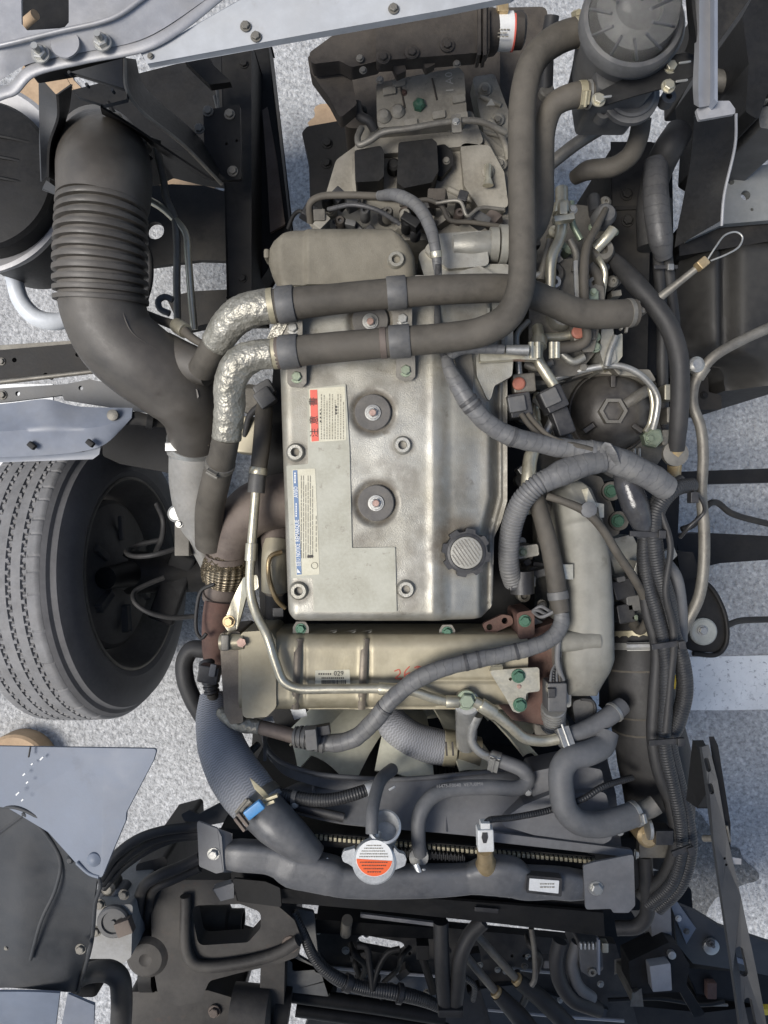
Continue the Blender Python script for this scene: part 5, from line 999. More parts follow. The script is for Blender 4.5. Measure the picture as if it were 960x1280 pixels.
for y in (836, 886, 905): ring_on(ihh, (803, y), 2.5, HOSE, name='moulded_ring', k=1.012)
tube('end_pipe', [(793, 735, .95, 26), (795, 775, .975, 28)], 27, ALU, ih, seg=28)
obox('yellow_tag', (840, 852, 1.075), (10, 18, .004), YELLOW, ih, rz=-5, bev=.001); obox('clip', (852, 965, 1.0), (26, 8, .01), ZINC, ih, rz=40, bev=.002)
sc_ = empty('sensor_cluster', W(785, 735, .95), label='dark sensor plugs between intake pipe and bundle', cat='sensor')
for x, y, w, h, m in ((775, 735, 26, 24, PLASTIC), (790, 752, 24, 20, PLASTIC_G), (778, 765, 22, 24, PLASTIC), (772, 724, 12, 10, PLASTIC_G), (794, 716, 16, 30, ALU), (788, 770, 10, 8, GREENZ)): obox('plug', (x, y, 1.04), (w, h, .05), m, sc_, rz=random.uniform(-20, 20), bev=.004)
wb = plate('white_bracket', [(828, 690, 1.10), (842, 684, 1.10), (846, 694, 1.1), (836, 705, 1.1)], ALU, th=.01, label='small pale block between the bundle and the steel line', cat='bracket')
tube('grey_sleeve', [(832, 700, 1.08, 6), (844, 720, 1.09, 8), (850, 760, 1.08, 9), (850, 800, 1.06, 9)], 8, HOSE_BLUE, None, seg=14, label='smooth grey sleeve beside the black bundle', cat='cable sleeve')
# engine mount
em = plate('engine_mount', [(846, 722), (878, 722), (892, 738), (906, 772), (906, 804), (896, 816), (868, 815), (846, 806)], BLACK, z=.92, th=.03, rc=8, bev=.006, label='black engine mount plate with a pale rubber bush', cat='engine mount')
lathe('bush', (878, 789, .92), [(17, 0), (17, .006), (15, .009), (8, .010), (0, .010)], mat('pale_bush', (.33, .34, .32), (.24, .25, .23), rough=.6, ns=30), em, seg=32); bolt(em, 878, 788, .93, 7, ZINC, 'dimple')
tube('mount_lip', [(872, 722, .925), (890, 736, .925), (907, 772, .925), (907, 806, .925), (896, 818, .925), (866, 817, .925)], 3, BLACK, em)
for lab, y0, pts in (('thin hooked wire right of the steel line', 0, [(852, 662, .9), (868, 655, .9), (884, 632, .9), (895, 628, .88), (915, 642, .85), (965, 656, .8)]), ('short black hose stub right of the engine mount', 1, [(908, 782, .85), (925, 776, .8), (970, 774, .75)])):
    tube('brake_wire', pts, 4, FRAME, seg=8, label=lab, cat='wire')
# ================================================================ front wheel (left)
WC = Vector((-.885, -.177, .405)); wheel = empty('front_wheel', Vector((WC.x, WC.y, 0)), label='front tyre with zigzag tread seen from its inner side', cat='wheel')
def spin(name, prof, m, par, seg=96, sharp=35):
    bm = bmesh.new(); R = [[bm.verts.new(WC + Vector((x, r * cos(2*pi*k/seg), r * sin(2*pi*k/seg)))) for k in range(seg)] for x, r in prof]
    for a, b in zip(R, R[1:]):
        for k in range(seg): bm.faces.new((a[k], a[(k+1) % seg], b[(k+1) % seg], b[k]))
    return fin(bm, name, m, par, sharp=sharp)
bm = bmesh.new(); nx_, na = 104, 380; G = []
def tread_r(x, th):
    s = th * .405; q = 0
    for i, g in enumerate((-.062, -.021, .021, .062)):
        ph = (s / .028 + i * .5) % 1.0; zz = (.005 if ph < .5 else -.005) * min(1, 6 * min(abs(ph - .0), abs(ph - .5), abs(1 - ph)) + .25)
        if abs(x - g - zz) < (.0019 if i in (0, 3) else .0021): q = .007
        if min(ph, abs(ph - .5), 1 - ph) < .085 and abs(x - g) < .0068: q = max(q, .007)
    ph = (s / .018) % 1.0
    if abs(x) > .073 and ph < .07: q = max(q, .0025)
    crown = .405 - .30 * x * x - max(0, abs(x) - .088) ** 2 * 40
    return crown - q
for j in range(na + 1):
    th = radians(-20 + 220 * j / na); row = []
    for i in range(nx_ + 1):
        x = -.1 + .2 * i / nx_; r = tread_r(x, th); row.append(bm.verts.new(WC + Vector((x, r * cos(th), r * sin(th)))))
    G.append(row)
for j in range(na):
    for i in range(nx_): bm.faces.new((G[j][i], G[j][i+1], G[j+1][i+1], G[j+1][i]))
fin(bm, 'tread', TREAD, wheel, sharp=30)
spin('tyre', [(-.14, .27), (-.15, .33), (-.135, .37), (-.104, .392), (-.09, .386), (.09, .386), (.1005, .396), (.112, .388), (.117, .378), (.130, .372), (.143, .345), (.150, .315), (.148, .295), (.1485, .29), (.147, .287), (.142, .275), (.134, .268), (.10, .262)], TYRE_SIDE, wheel, seg=160, sharp=28)
rim = spin('rim', [(.118, .27), (.137, .274), (.141, .270), (.141, .266), (.136, .262), (.122, .256), (.10, .250), (.06, .236), (.0, .228), (-.08, .225)], HUB, wheel, seg=128)
spin('lit_rim_lip', [(.137, .2745), (.1425, .274), (.1445, .271), (.1445, .267), (.1425, .265)], STEEL_DIRTY, rim, seg=128)  # paler steel, the lit rim edge put into the colour
spin('brake_drum', [(-.05, .0), (-.05, .19), (.04, .215), (.065, .212), (.075, .20), (.08, .14), (.09, .12), (.10, .05), (.12, .04), (.12, 0.0001)], HUB, wheel, seg=64)
for k in range(6): 
    a = 2 * pi * k / 6; bm = bmesh.new(); vs = bmesh.ops.create_cube(bm, size=1)['verts']; d = Vector((0, cos(a), sin(a)))
    orient(bm, vs, WC + Vector((.10, 0, 0)) + d * .13, Vector((1, 0, 0)), d, Vector((0, -sin(a), cos(a))), (.014, .07, .02)); fin(bm, 'backing_rib', HUB, wheel, bev=.004)
kn = empty('steering_knuckle', W(230, 700, .3), label='dark steering knuckle inside the wheel rim', cat='steering knuckle')
bm = bmesh.new(); sweep(bm, [(WC + Vector((.09, 0, 0)), .07), (WC + Vector((.2, 0, -.02)), .06), (WC + Vector((.34, .0, -.03)), .06), (WC + Vector((.7, .02, -.04)), .05)], 16); fin(bm, 'axle_end', FRAME, kn)
bm = bmesh.new(); sweep(bm, [(WC + Vector((.14, 0, .17)), .03), (WC + Vector((.16, 0, 0)), .04), (WC + Vector((.19, 0, -.15)), .035)], 14); fin(bm, 'kingpin', BLACK, kn)
obox('arm', (216, 735, .42), (34, 90, .03), BLACK, kn, rz=-20, bev=.01)
for lab, P in (('upper brake hose looping inside the wheel', [(245, 680, .62), (220, 686, .66), (190, 694, .68), (166, 695, .66), (158, 689, .63), (170, 682, .6), (200, 675, .58)]), ('lower brake hose looping inside the wheel', [(245, 770, .60), (215, 772, .62), (185, 765, .64), (168, 752, .64), (168, 740, .62), (185, 730, .6), (205, 722, .58)])):
    tube('brake_hose', P, 3.2, HOSE_DK, seg=12, label=lab, cat='hose')
tube('brake_hose', [(196, 630, .6), (204, 650, .62), (203, 670, .6), (195, 690, .56)], 3.5, HOSE_DK, seg=10, label='short dark brake hose hanging high in the wheel', cat='hose')

wheel.rotation_euler = (0, radians(-8), radians(3)); wheel.scale = (.93, 1, 1); wheel.location.x += .056 + .035 + .012; wheel.location.z = .02
# ================================================================ fender and side rails (left)
fe = empty('fender', W(80, 540, .95), label='pale blue-grey plastic fender above the tyre', cat='fender')
loft('panel', [[(-60, 512, .93), (20, 503, .97), (60, 499, .98), (84, 505, .97), (100, 508, .965), (172, 510, .955)], [(-60, 545, .99), (20, 538, .99), (62, 536, .99), (84, 536, .985), (120, 534, .98), (170, 521, .965)], [(-60, 574, .965), (20, 571, .965), (70, 568, .965), (104, 564, .965), (130, 556, .965), (154, 535, .96)]], FENDER, fe, n=40, sub=8, th=.004)
plate('edge_lip', [(-60, 575, .955), (20, 571, .955), (104, 565, .955), (126, 556, .955), (124, 568, .95), (116, 574, .95), (-60, 580, .95)], FENDER, fe, th=.004)
for x, y in ((40, 557), (113, 554)): obox('clip', (x, y, .985), (10, 7, .012), BLACK, fe, rz=-40, bev=.002)
lathe('rivet', (141, 519, .975), [(7, -.004), (7, .003), (4, .005), (0, .005)], STEEL_DIRTY, fe, seg=16)
fs = tube('fender_stay', [(146, 524, .955, 8), (170, 523, .95, 9), (195, 527, .94, 7), (230, 528, .9, 7)], 8, FRAME, flat=.5, seg=10, label='dark stay joining the fender to the chassis', cat='stay'); ring_on(fs, (188, 526), 8, BLACK, name='tie', k=1.4)
r1 = plate('side_rail', [(-40, 441, .82), (98, 429, .82), (128, 462, .82), (-40, 482, .82)], FRAME, th=.03, bev=.004, holes=[(18, 450, 3), (97, 443, 3), (57, 469, 3)], label='upper drilled chassis side rail at the left edge', cat='rail'); bolts(r1, [(2, 452)], .821, 5, STEEL_DIRTY); tube('rail_lip', [(-40, 482, .825), (128, 463, .825)], 3, STEEL_DIRTY, r1, straight=True)
r1b = plate('side_rail', [(-40, 434, .78), (90, 426, .78), (95, 432, .78), (-40, 440, .78)], STEEL_DIRTY, th=.03, label='thin upper flange rail at the left edge', cat='rail')
r2 = plate('side_rail', [(-40, 488, .84), (82, 480, .84), (112, 474, .84), (160, 484, .84), (205, 496, .84), (212, 520, .84), (150, 511, .84), (80, 500, .84), (78, 494, .84), (10, 502, .84), (-40, 506, .84)], mat('rail_dust', (.13, .13, .128), (.09, .089, .086), rough=.55, ns=9, bump=.2, dust=.4, dustc=(.2, .19, .17)), th=.01, bev=.002, holes=[(22, 492, 3), (101, 485, 3)], label='lower grey chassis side rail above the fender', cat='rail'); bolts(r2, [(3, 494)], .841, 6, STEEL_DIRTY)
r3 = block('wheel_well', [(128, 515), (215, 520), (225, 560), (215, 592), (150, 580), (128, 570)], .62, .45, BLACK, rc=6, label='black inner wheel well behind the fender', cat='wheel well')
# pale tube and air tank
wt = tube('pale_tube', [(12, 330, .75, 9), (18, 350, .75, 10), (26, 376, .74, 10.5), (44, 396, .73, 11), (66, 402, .72, 11), (92, 398, .70, 10)], 10.5, WHITE_TUBE, seg=18, label='curved pale tube on the ground side of the bellows', cat='tube')
at = empty('air_cleaner', W(-20, 220, .7), label='large dark ribbed air cleaner drum at the left edge', cat='air cleaner')
lathe('drum', (-32, 214, 1.0), [(92, -.30), (94, -.05), (96, -.02), (92, -.01), (60, .0), (0, .0)], BLACK, at, seg=64)
lathe('rim', (-32, 222, .93), [(110, -.05), (118, -.02), (121, -.01), (121, .0), (116, .003), (108, -.004), (100, -.012)], SILVER, at, seg=80, close=False)
for k in range(3): tube('rib', [(-70, 160 + 26 * k, 1.002), (10, 172 + 26 * k, 1.002), (52, 182 + 26 * k, .985)], 2.2, BLACK, at, seg=6)
lathe('snorkel_collar', (112, 212, .98), [(40, -.05), (42, 0), (38, .01)], STEEL_DIRTY, at, seg=36)

# ================================================================ top-left pressed panel and brackets
tp_ = empty('cab_crossmember', W(120, 50, 1.4), label='silver pressed steel crossmember at the top left', cat='crossmember')
loft('pressed_face', [[(-50, 66, 1.46), (0, 57, 1.46), (70, 40, 1.46), (142, 22, 1.46), (176, 0, 1.46), (215, -30, 1.46)], [(-50, 122, 1.44), (0, 100, 1.44), (30, 82, 1.44), (100, 66, 1.44), (180, 48, 1.44), (262, -4, 1.44), (300, -30, 1.44)]], SILVER, tp_, n=44, sub=5, th=.004)
tube('folded_edge', [(-50, 140, 1.43), (4, 116, 1.43), (16, 112, 1.43), (38, 90, 1.435), (100, 73, 1.435), (182, 56, 1.435), (222, 34, 1.435), (268, -2, 1.435), (300, -30, 1.435)], 8, SILVER, tp_, seg=16, flat=.45)
tube('ridge', [(-50, 66, 1.46), (0, 57, 1.463), (70, 40, 1.463), (142, 22, 1.463), (178, -2, 1.463), (215, -30, 1.46)], 3, SILVER, tp_, seg=10)
plate('upper_face', [(-50, -40), (-50, 64), (0, 55), (70, 38), (142, 20), (176, -2), (205, -40)], SILVER, tp_, z=1.457, th=.004, holes=[[(26, -20), (86, -20), (86, 28), (80, 35), (34, 38), (27, 30)]])
block('dark_hole_backing', [(0, -60), (130, -60), (130, 40), (10, 60)], 1.30, 1.2, BLACK, tp_, rc=5, bev=.002); tube('inner_pin', [(30, 30, 1.33), (44, 18, 1.35)], 6, TAN, tp_)  # black block added beneath the hole so the opening looks dark
bolts(tp_, [(51, 68), (128, 53)], 1.45, 12, ZINC, 'stud'); plate('stamped_disc', circ(81, 54, 18, 28), SILVER, tp_, z=1.4545, th=.003, bev=.001)
wr = plate('cab_floor_rail', [(176, 66, 1.43), (226, 42, 1.43), (300, 0, 1.43), (330, -40, 1.43), (720, -60, 1.43), (640, -4, 1.43), (560, 12, 1.43), (390, 42, 1.43), (184, 79, 1.43)], PALE, th=.012, bev=.003, label='pale painted floor rail running along the top edge', cat='rail'); bolts(wr, [(307, 33), (320, 46), (492, 11)], 1.432, 7, STEEL_DIRTY); bolts(wr, [(188, 70)], 1.432, 4, STEEL_DIRTY)
mb = empty('cab_mount_bracket', W(190, 140, .9), label='dark curved cab mount bracket above the elbow', cat='bracket')
plate('top_face', [(80, 92, 1.25), (156, 72, 1.25), (160, 112, 1.25), (158, 124, 1.25), (130, 131, 1.25), (96, 120, 1.25)], CABDARK, mb, th=.01, holes=[(86, 90, 2), (108, 105, 2), (140, 112, 2)])
loft('curved_web', [[(156, 72, 1.25), (158, 108, 1.25), (172, 132, 1.22), (230, 180, 1.12), (276, 228, 1.02)], [(170, 74, 1.1), (178, 104, 1.1), (196, 124, 1.07), (240, 162, .99), (280, 205, .92)]], BLACK, mb, n=30, sub=4)
tube('web_edge', [(156, 74, 1.252), (158, 110, 1.252), (172, 134, 1.222), (230, 182, 1.122), (277, 230, 1.022)], 2.4, STEEL_DIRTY, mb, seg=8)
loft('lower_flange', [[(126, 131, 1.25), (160, 152, 1.16), (210, 186, 1.08), (276, 230, 1.02)], [(128, 140, 1.15), (165, 160, 1.08), (216, 198, 1.02), (272, 228, .98)]], BLACK, mb, n=24, sub=3)
mp_ = plate('mount_plate', [(254, 138), (300, 130), (302, 224), (268, 226), (256, 210)], BLACK, mb, z=.98, th=.01, rc=4, bev=.002, holes=[(283, 180, 2), (296, 176, 2)]); bolts(mp_, [(260, 139), (287, 143), (262, 208), (291, 214), (249, 161)], .981, 7, STEEL_DIRTY)
lb_ = empty('stop_bracket', W(60, 160, .9), label='pale edged stop bracket left of the domed elbow', cat='bracket')
loft('face', [[(48, 94, 1.2), (49, 150, 1.2), (51, 200, 1.18), (52, 236, 1.16)], [(70, 118, 1.2), (71, 145, 1.2), (60, 180, 1.18), (58, 228, 1.16)]], CABDARK, lb_, n=16, sub=3); plate('foot', [(52, 236, 1.16), (58, 226, 1.16), (72, 236, 1.16), (68, 242, 1.16)], CABDARK, lb_); loft('side', [[(70, 118, 1.2), (71, 145, 1.2), (60, 180, 1.18), (58, 228, 1.16)], [(88, 105, 1.1), (84, 135, 1.1), (72, 180, 1.08), (70, 236, 1.06)]], BLACK, lb_, n=16, sub=3)
for i, P in enumerate(([(70, 200, 1.0), (84, 178, 1.05), (110, 160, 1.08), (135, 158, 1.08)], [(130, 150, 1.0), (150, 160, 1.02), (176, 172, 1.0), (200, 180, .98)], [(135, 128, 1.0), (160, 170, 1.0), (190, 200, .98)])): tube('bracket_pipe', P, (4, 5, 3)[i], BLACK, seg=10, label=('thin pipe arching over the elbow dome', 'dark hose behind the elbow dome', 'slim dark cable beside the mount bracket')[i], cat='pipe')
fx = empty('elbow_fitting', W(160, 165, .95), label='small shiny fittings behind the elbow dome', cat='fitting')
for x, y, r in ((145, 148, 8), (134, 170, 6), (154, 172, 6), (176, 178, 8), (88, 175, 8)): lathe('fitting', (x, y, 1.05), [(r, -.03), (r, 0), (r * .6, .006), (0, .006)], STEEL_DIRTY if r > 6 else ZINC, fx, seg=14)
# left frame rail and cross panels
fl_ = empty('frame_rail', W(298, 220, .5), label='dark left frame rail between elbow and gearbox', cat='frame rail')
block('rail', [(278, 40), (312, 40), (312, 372), (284, 372)], .86, .60, FRAME, fl_, bev=.006)
block('rail_inner', [(312, 40), (334, 40), (362, 300), (340, 330), (312, 372)], .70, .60, BLACK, fl_, bev=.004)
plate('stain_strip', [(328, 138), (334, 134), (346, 200), (356, 280), (338, 290), (334, 220)], mat('brown_shaft', (.12, .095, .08), (.08, .062, .05), rough=.75, ns=20), fl_, z=.72, th=.01)
bolts(fl_, [(305, 80), (303, 348)], .861, 6, FRAME); tube('rail_wire', [(270, 96, .9), (273, 140, .9), (268, 120, .9)], 2, STEEL_DIRTY, fl_)
gs = plate('gusset_bracket', [(230, 75, 1.0), (262, 70, 1.0), (265, 80, 1.0), (288, 102, 1.0), (262, 106, 1.0)], FRAME, th=.02, label='small folded gusset under the floor rail', cat='bracket')
cp = plate('cross_panel', [(176, 234), (215, 230), (255, 232), (284, 240), (286, 326), (250, 325), (180, 334)], FRAME, z=.62, th=.02, rc=5, holes=[(194, 288, 11)], label='dark cross panel with a round hole behind the bellows', cat='panel')
cp2 = plate('cross_panel', [(208, 372), (240, 364), (320, 360), (324, 392), (300, 402), (262, 404), (226, 412)], FRAME, z=.66, th=.05, rc=4, label='grey crossmember tab above the duct bend', cat='panel'); bolts(cp2, [(304, 372)], .661, 6, FRAME)
cp3 = block('gearbox_crossmember', [(60, 120), (300, 60), (300, 200), (230, 190), (190, 180), (70, 240)], .55, .35, BLACK, rc=5, label='black crossmember deep under the top left panel', cat='crossmember')
for lab, P in (('left of two thin steel pipes beside the bellows', [(196, 186, 1.0), (204, 222, 1.0), (208, 248, 1.0), (218, 272, 1.0), (221, 300, 1.0), (221, 360, .99), (222, 402, .98)]), ('right of two thin steel pipes beside the bellows', [(186, 250, 1.0), (200, 258, 1.0), (214, 270, 1.0), (232, 292, 1.0), (235, 320, 1.0), (239, 370, .99), (243, 412, .98)])): tube('brake_pipe', P, 4.6, ZINCY if 'right' in lab else STEEL_DIRTY, seg=10, label=lab, cat='pipe')
bp_ = tube('black_loop', [(178, 300, .9), (186, 320, .9), (187, 350, .9), (180, 378, .9)], 4.5, HOSE_DK, seg=10, label='dark hose loop at the bellows edge', cat='hose')
vs_ = tube('vent_hose', [(212, 392, 1.02), (200, 386, 1.02), (198, 376, 1.02), (206, 371, 1.02), (216, 375, 1.02)], 4, HOSE_BLUE, seg=10, label='small curled grey hose above the duct', cat='hose')
vv = tube('vacuum_pipe', [(176, 390, 1.05, 5), (200, 400, 1.08, 5.5), (226, 410, 1.12, 7), (240, 422, 1.14, 5), (256, 432, 1.15, 4.5)], 5, HOSE, seg=12, label='thin grey pipe crossing over the duct to the foil', cat='pipe'); ring_on(vv, (226, 410), 22, ZINCY, name='coupling', k=1.35)

# ================================================================ cab underside (lower left)
cs = plate('cab_side_sheet', [(-60, 932, 1.47), (130, 935, 1.5), (196, 936, 1.5), (192, 950, 1.5), (158, 1015, 1.5), (157, 1026, 1.5), (140, 1066, 1.5), (127, 1098, 1.5), (96, 1080, 1.49), (60, 1040, 1.48), (10, 1010, 1.47), (-60, 1000, 1.46)], CABGREY, th=.004, rc=4, bev=.001, label='blue-grey sheet metal flap at the lower left', cat='sheet panel')
lathe('rivet', (118, 1074, 1.497), [(9, 0), (8.5, .003), (4, .006), (0, .007)], CABGREY, cs, seg=24); tube('sheet_fold', [(96, 1078, 1.492), (112, 1092, 1.495), (124, 1096, 1.498)], 2.5, CABGREY, cs, seg=8)
for x, y, L in ((22, 992, 8), (34, 978, 5), (30, 968, 6), (52, 948, 8), (40, 955, 4), (28, 1000, 5)): obox('chip', (x, y, 1.4752 + (x + 60) * .00018 + (940 - y) * 0), (L * .7, 1.6, .0012), PAPER_W, cs, rz=45, bev=0)
obox('wire_scrap', (37, 940, 1.495), (2, 14, .003), INK, cs, rz=-10)
cd = empty('cab_liner', W(50, 1130, 1.2), label='dark moulded cab liner panel at the lower left corner', cat='liner panel')
loft('panel', [[(-60, 1015, 1.44), (0, 1009, 1.46), (26, 1012, 1.47), (60, 1030, 1.47), (96, 1062, 1.46), (124, 1100, 1.44)], [(-60, 1080, 1.42), (0, 1080, 1.43), (30, 1075, 1.44), (60, 1085, 1.43), (92, 1105, 1.42), (120, 1130, 1.40)], [(-60, 1160, 1.38), (0, 1155, 1.40), (30, 1150, 1.41), (60, 1150, 1.40), (90, 1160, 1.38), (114, 1180, 1.35)], [(-60, 1250, 1.34), (0, 1235, 1.36), (30, 1236, 1.36), (60, 1238, 1.35), (82, 1240, 1.34), (98, 1240, 1.30)]], CABDARK, cd, n=50, sub=8, th=.004)
tube('rolled_edge', [(-60, 1013, 1.444), (0, 1008, 1.464), (26, 1011, 1.474), (60, 1029, 1.474), (96, 1061, 1.464), (124, 1099, 1.444), (119, 1130, 1.405), (114, 1180, 1.355), (97, 1240, 1.305)], 2.5, CABDARK, cd, seg=8)
tube('moulded_ridge', [(28, 1016, 1.475), (55, 1040, 1.465), (75, 1075, 1.445), (70, 1110, 1.43), (52, 1150, 1.418), (38, 1200, 1.385)], 2.2, CABDARK, cd, seg=8, flat=.6); tube('moulded_ridge', [(-20, 1055, 1.44), (15, 1030, 1.46), (30, 1018, 1.474)], 1.6, CABDARK, cd, seg=6)
lathe('stud', (90, 1072, 1.463), [(6, -.02), (5.5, .006), (3, .01), (0, .01)], CABDARK, cd, seg=14); bolt(cd, 101, 1186, 1.38, 7, STEEL_DIRTY); bolt(cd, 8, 1185, 1.388, 3, STEEL_DIRTY)
loft('step_panel', [[(-60, 1240, 1.36), (40, 1240, 1.37), (82, 1242, 1.37)], [(-60, 1300, 1.34), (40, 1300, 1.34), (74, 1300, 1.34)]], CABGREY, cd, n=20, sub=3); plate('white_corner', [(85, 1243, 1.36), (118, 1256, 1.35), (116, 1300, 1.34), (74, 1300, 1.35)], FENDER, cd, th=.004)
eh = tube('drain_hose', [(92, 1226, 1.25, 12), (112, 1216, 1.27, 12), (136, 1214, 1.28, 13), (148, 1222, 1.28, 13), (152, 1245, 1.27, 13), (150, 1300, 1.25, 13)], 13, HOSE_DK, seg=18, cor=None, label='dark bent hose beside the cab liner', cat='hose'); obox('hose_block', (112, 1222, 1.23), (34, 26, .06), BLACK, eh, bev=.008)
rv_ = empty('fluid_reservoir', W(138, 1170, .9), label='pale grey fluid reservoir box with a round cap', cat='reservoir')
block('box', [(114, 1134), (166, 1130), (164, 1196), (150, 1208), (113, 1206)], 1.06, .85, mat('grey_cast', (.28, .28, .275), (.2, .2, .195), rough=.6, ns=20, dust=.3), rv_, rc=5, bev=.006)
lathe('cap', (143, 1150, 1.06), [(20, 0), (20, .008), (18, .011), (14, .011), (13, .007), (3, .007), (3, .011), (0, .011)], PLASTIC_G, rv_, seg=32); obox('latch', (156, 1158, 1.075), (20, 18, .02), HEAT, rv_, rz=20); bolts(rv_, [(125, 1130), (155, 1118), (120, 1164)], 1.06, 7, STEEL_DIRTY)
for x, y in ((128, 1118), (140, 1105), (152, 1114)): lathe('fitting', (x, y, 1.0), [(9, -.02), (9, .02), (5, .026), (0, .026)], STEEL_DIRTY if x == 140 else HOSE_BLUE, rv_, seg=16)
for i, (lab, P, r) in enumerate((('uppermost of the black hoses sweeping left of the radiator', [(126, 1098, 1.1), (142, 1072, 1.12), (170, 1050, 1.12), (205, 1038, 1.12), (250, 1033, 1.11)], 6), ('second black hose sweeping left of the radiator', [(128, 1104, 1.09), (146, 1080, 1.1), (175, 1058, 1.1), (205, 1046, 1.1), (250, 1040, 1.1)], 6), ('third black hose hugging the sweeping pair', [(130, 1110, 1.07), (150, 1088, 1.08), (180, 1066, 1.08), (215, 1050, 1.08), (250, 1045, 1.08)], 4.5), ('lower black hose diving below the radiator bracket', [(176, 1180, .95), (173, 1140, 1.0), (180, 1108, 1.04), (200, 1094, 1.06), (225, 1084, 1.06), (250, 1072, 1.06)], 7), ('lowest black hose beside the diving one', [(188, 1170, .95), (186, 1135, 1.0), (194, 1110, 1.03), (215, 1100, 1.04), (250, 1084, 1.04)], 6))): tube('black_hose', P, r, HOSE_DK, seg=14, label=lab, cat='hose', group='black hoses left of the radiator')
sb = plate('shroud_side_bracket', [(226, 1018, 1.02), (236, 1013, 1.02), (248, 1018, 1.02), (275, 1004, 1.02), (295, 1025, 1.02), (260, 1032, 1.02), (230, 1026, 1.02)], CABDARK, th=.006, rc=3, label='dark forked bracket left of the fabric hose', cat='bracket')
tan1 = lathe('tan_drum', (16, 962, .085), [(42, -.085), (43, -.008), (40, 0), (0, .0)], TAN, None, seg=40, label='tan rounded drum edge above the grey flap', cat='drum')
for i, (x, y, r) in enumerate(((235, 222, 34), (412, 150, 24), (60, 108, 40))): 
    sheet_px('dirt_patch', [(x + r * (1 + .2 * sin(5 * a)) * cos(a), y + r * .8 * sin(a) * (1 + .15 * cos(3 * a))) for a in [2*pi*k/28 for k in range(28)]], .005, TAN, kind='structure', label=('ochre dirt patch seen behind the bellows', 'ochre dirt patch beside the gearbox', 'ochre dirt patch at the top left')[i])
# ================================================================ gearbox (top centre)
gb = empty('gearbox', W(530, 200, .5), label='dusty grey gearbox casing behind the engine', cat='gearbox')
block('bell_housing', [(420, 200), (450, 178), (585, 150), (634, 190), (642, 300), (400, 300), (405, 250)], .98, .55, TRANS, gb, rc=12, bev=.012)
block('top_case', [(470, 104), (574, 84), (580, 92), (584, 148), (560, 152), (472, 160)], 1.06, 1.0, TRANS, gb, rc=6, bev=.008)
block('case_shoulder', [(440, 190), (470, 165), (580, 155), (620, 200), (628, 236), (590, 250), (440, 245)], 1.0, .8, TRANS, gb, rc=14, bev=.014)
block('cast_face', [(575, 178), (612, 182), (630, 215), (636, 260), (600, 262), (580, 232)], 1.02, .9, TRANS, gb, rc=8, bev=.006)
block('mid_case', [(446, 158), (590, 138), (606, 180), (442, 196)], 1.02, .9, TRANS, gb, rc=8, bev=.01); block('dark_side_filler', [(606, 10), (684, 8), (690, 150), (688, 236), (650, 300), (606, 300)], .80, .5, TRANS_DK, gb, rc=10, bev=.012); block('side_flange', [(590, 96), (618, 92), (640, 150), (646, 290), (622, 296), (612, 200)], .97, .8, TRANS, gb, rc=6, bev=.008); block('rear_case', [(430, 60), (600, 20), (625, 60), (625, 160), (575, 165), (430, 160)], .92, .5, TRANS_DK, gb, rc=10, bev=.01)  # low dark side block is filler, added to darken the gap beside the pipe
for x, y, r in ((480, 146, 9), (497, 140, 9), (610, 215, 8)): lathe('cast_bump', (x, y, 1.06 if x < 580 else 1.02), [(r, -.02), (r, .004), (r * .6, .012), (0, .014)], TRANS, gb, seg=18)
lathe('green_plug', (524, 131, 1.065), [(8, -.01), (8, .004), (5, .01), (0, .012)], GREEN, gb, seg=6); bolt(gb, 505, 116, 1.06, 4, RUST)
tube('bleeder', [(610, 208, 1.03, 5), (610, 222, 1.04, 4), (610, 232, 1.04, 7)], 5, ZINCY, gb)
for x, y0, y1 in ((500, 105, 135), (540, 98, 125)): tube('casting_line', [(x, y0, 1.061), (x + 6, y1, 1.061)], 1.2, TRANS_DK, gb, seg=5)
text('1 A0', 563, 116, 1.0675, 10, INK_W, gb, rz=94, sx=1)
sc2 = empty('shift_housing', W(530, 60, .95), label='dark shift cylinder housing with a red and white label', cat='shift unit')
block('cylinder_block', [(470, 18), (596, 2), (612, 8), (612, 62), (596, 66), (470, 76)], 1.17, 1.135, TRANS_DK, sc2, rc=6, bev=.01)
block('end_block', [(386, 66), (430, 34), (474, 30), (474, 76), (440, 84), (424, 76), (390, 80)], 1.15, 1.11, TRANS_DK, sc2, rc=6, bev=.008)
block('gusset', [(384, 70), (425, 62), (440, 100), (446, 130), (425, 148), (410, 120), (388, 90)], 1.10, 1.06, TRANS_DK, sc2, rc=5, bev=.006)
tube('barrel', [(606, 42, 1.12, 26), (616, 40, 1.12, 26), (622, 40, 1.12, 21), (652, 38, 1.12, 21), (656, 38, 1.12, 16)], 21, TRANS_DK, sc2, seg=32, straight=True)
lb3 = tube('label_wrap', [(618, 40, 1.12, 21.4), (640, 39, 1.12, 21.4)], 21, PAPER_W, sc2, seg=40, straight=True, cap=False)
for x in (617.5, 640): tube('label_band', [(x, 40, 1.12, 21.6), (x + 2, 40, 1.12, 21.6)], 21, LRED, sc2, seg=40, straight=True)
dashes(sc2, 622, 30, 638, 48, 4, INK_G, 1.1507, horiz=True, w=1.6, lo=2, hi=6, gap=1)
for x, y in ((479, 72), (515, 66), (559, 57)): lathe('tie_bolt_pad', (x, y, 1.172), [(9, -.004), (9, .003), (7, .004), (0, .004)], TRANS_DK, sc2, seg=18); bolt(sc2, x, y, 1.175, 7, TRANS_DK)
for x, y in ((490, 80), (526, 72)): block('lug', [(x, y), (x + 14, y - 6), (x + 18, y + 8), (x + 6, y + 14)], 1.15, 1.13, TRANS_DK, sc2, rc=2, bev=.003)
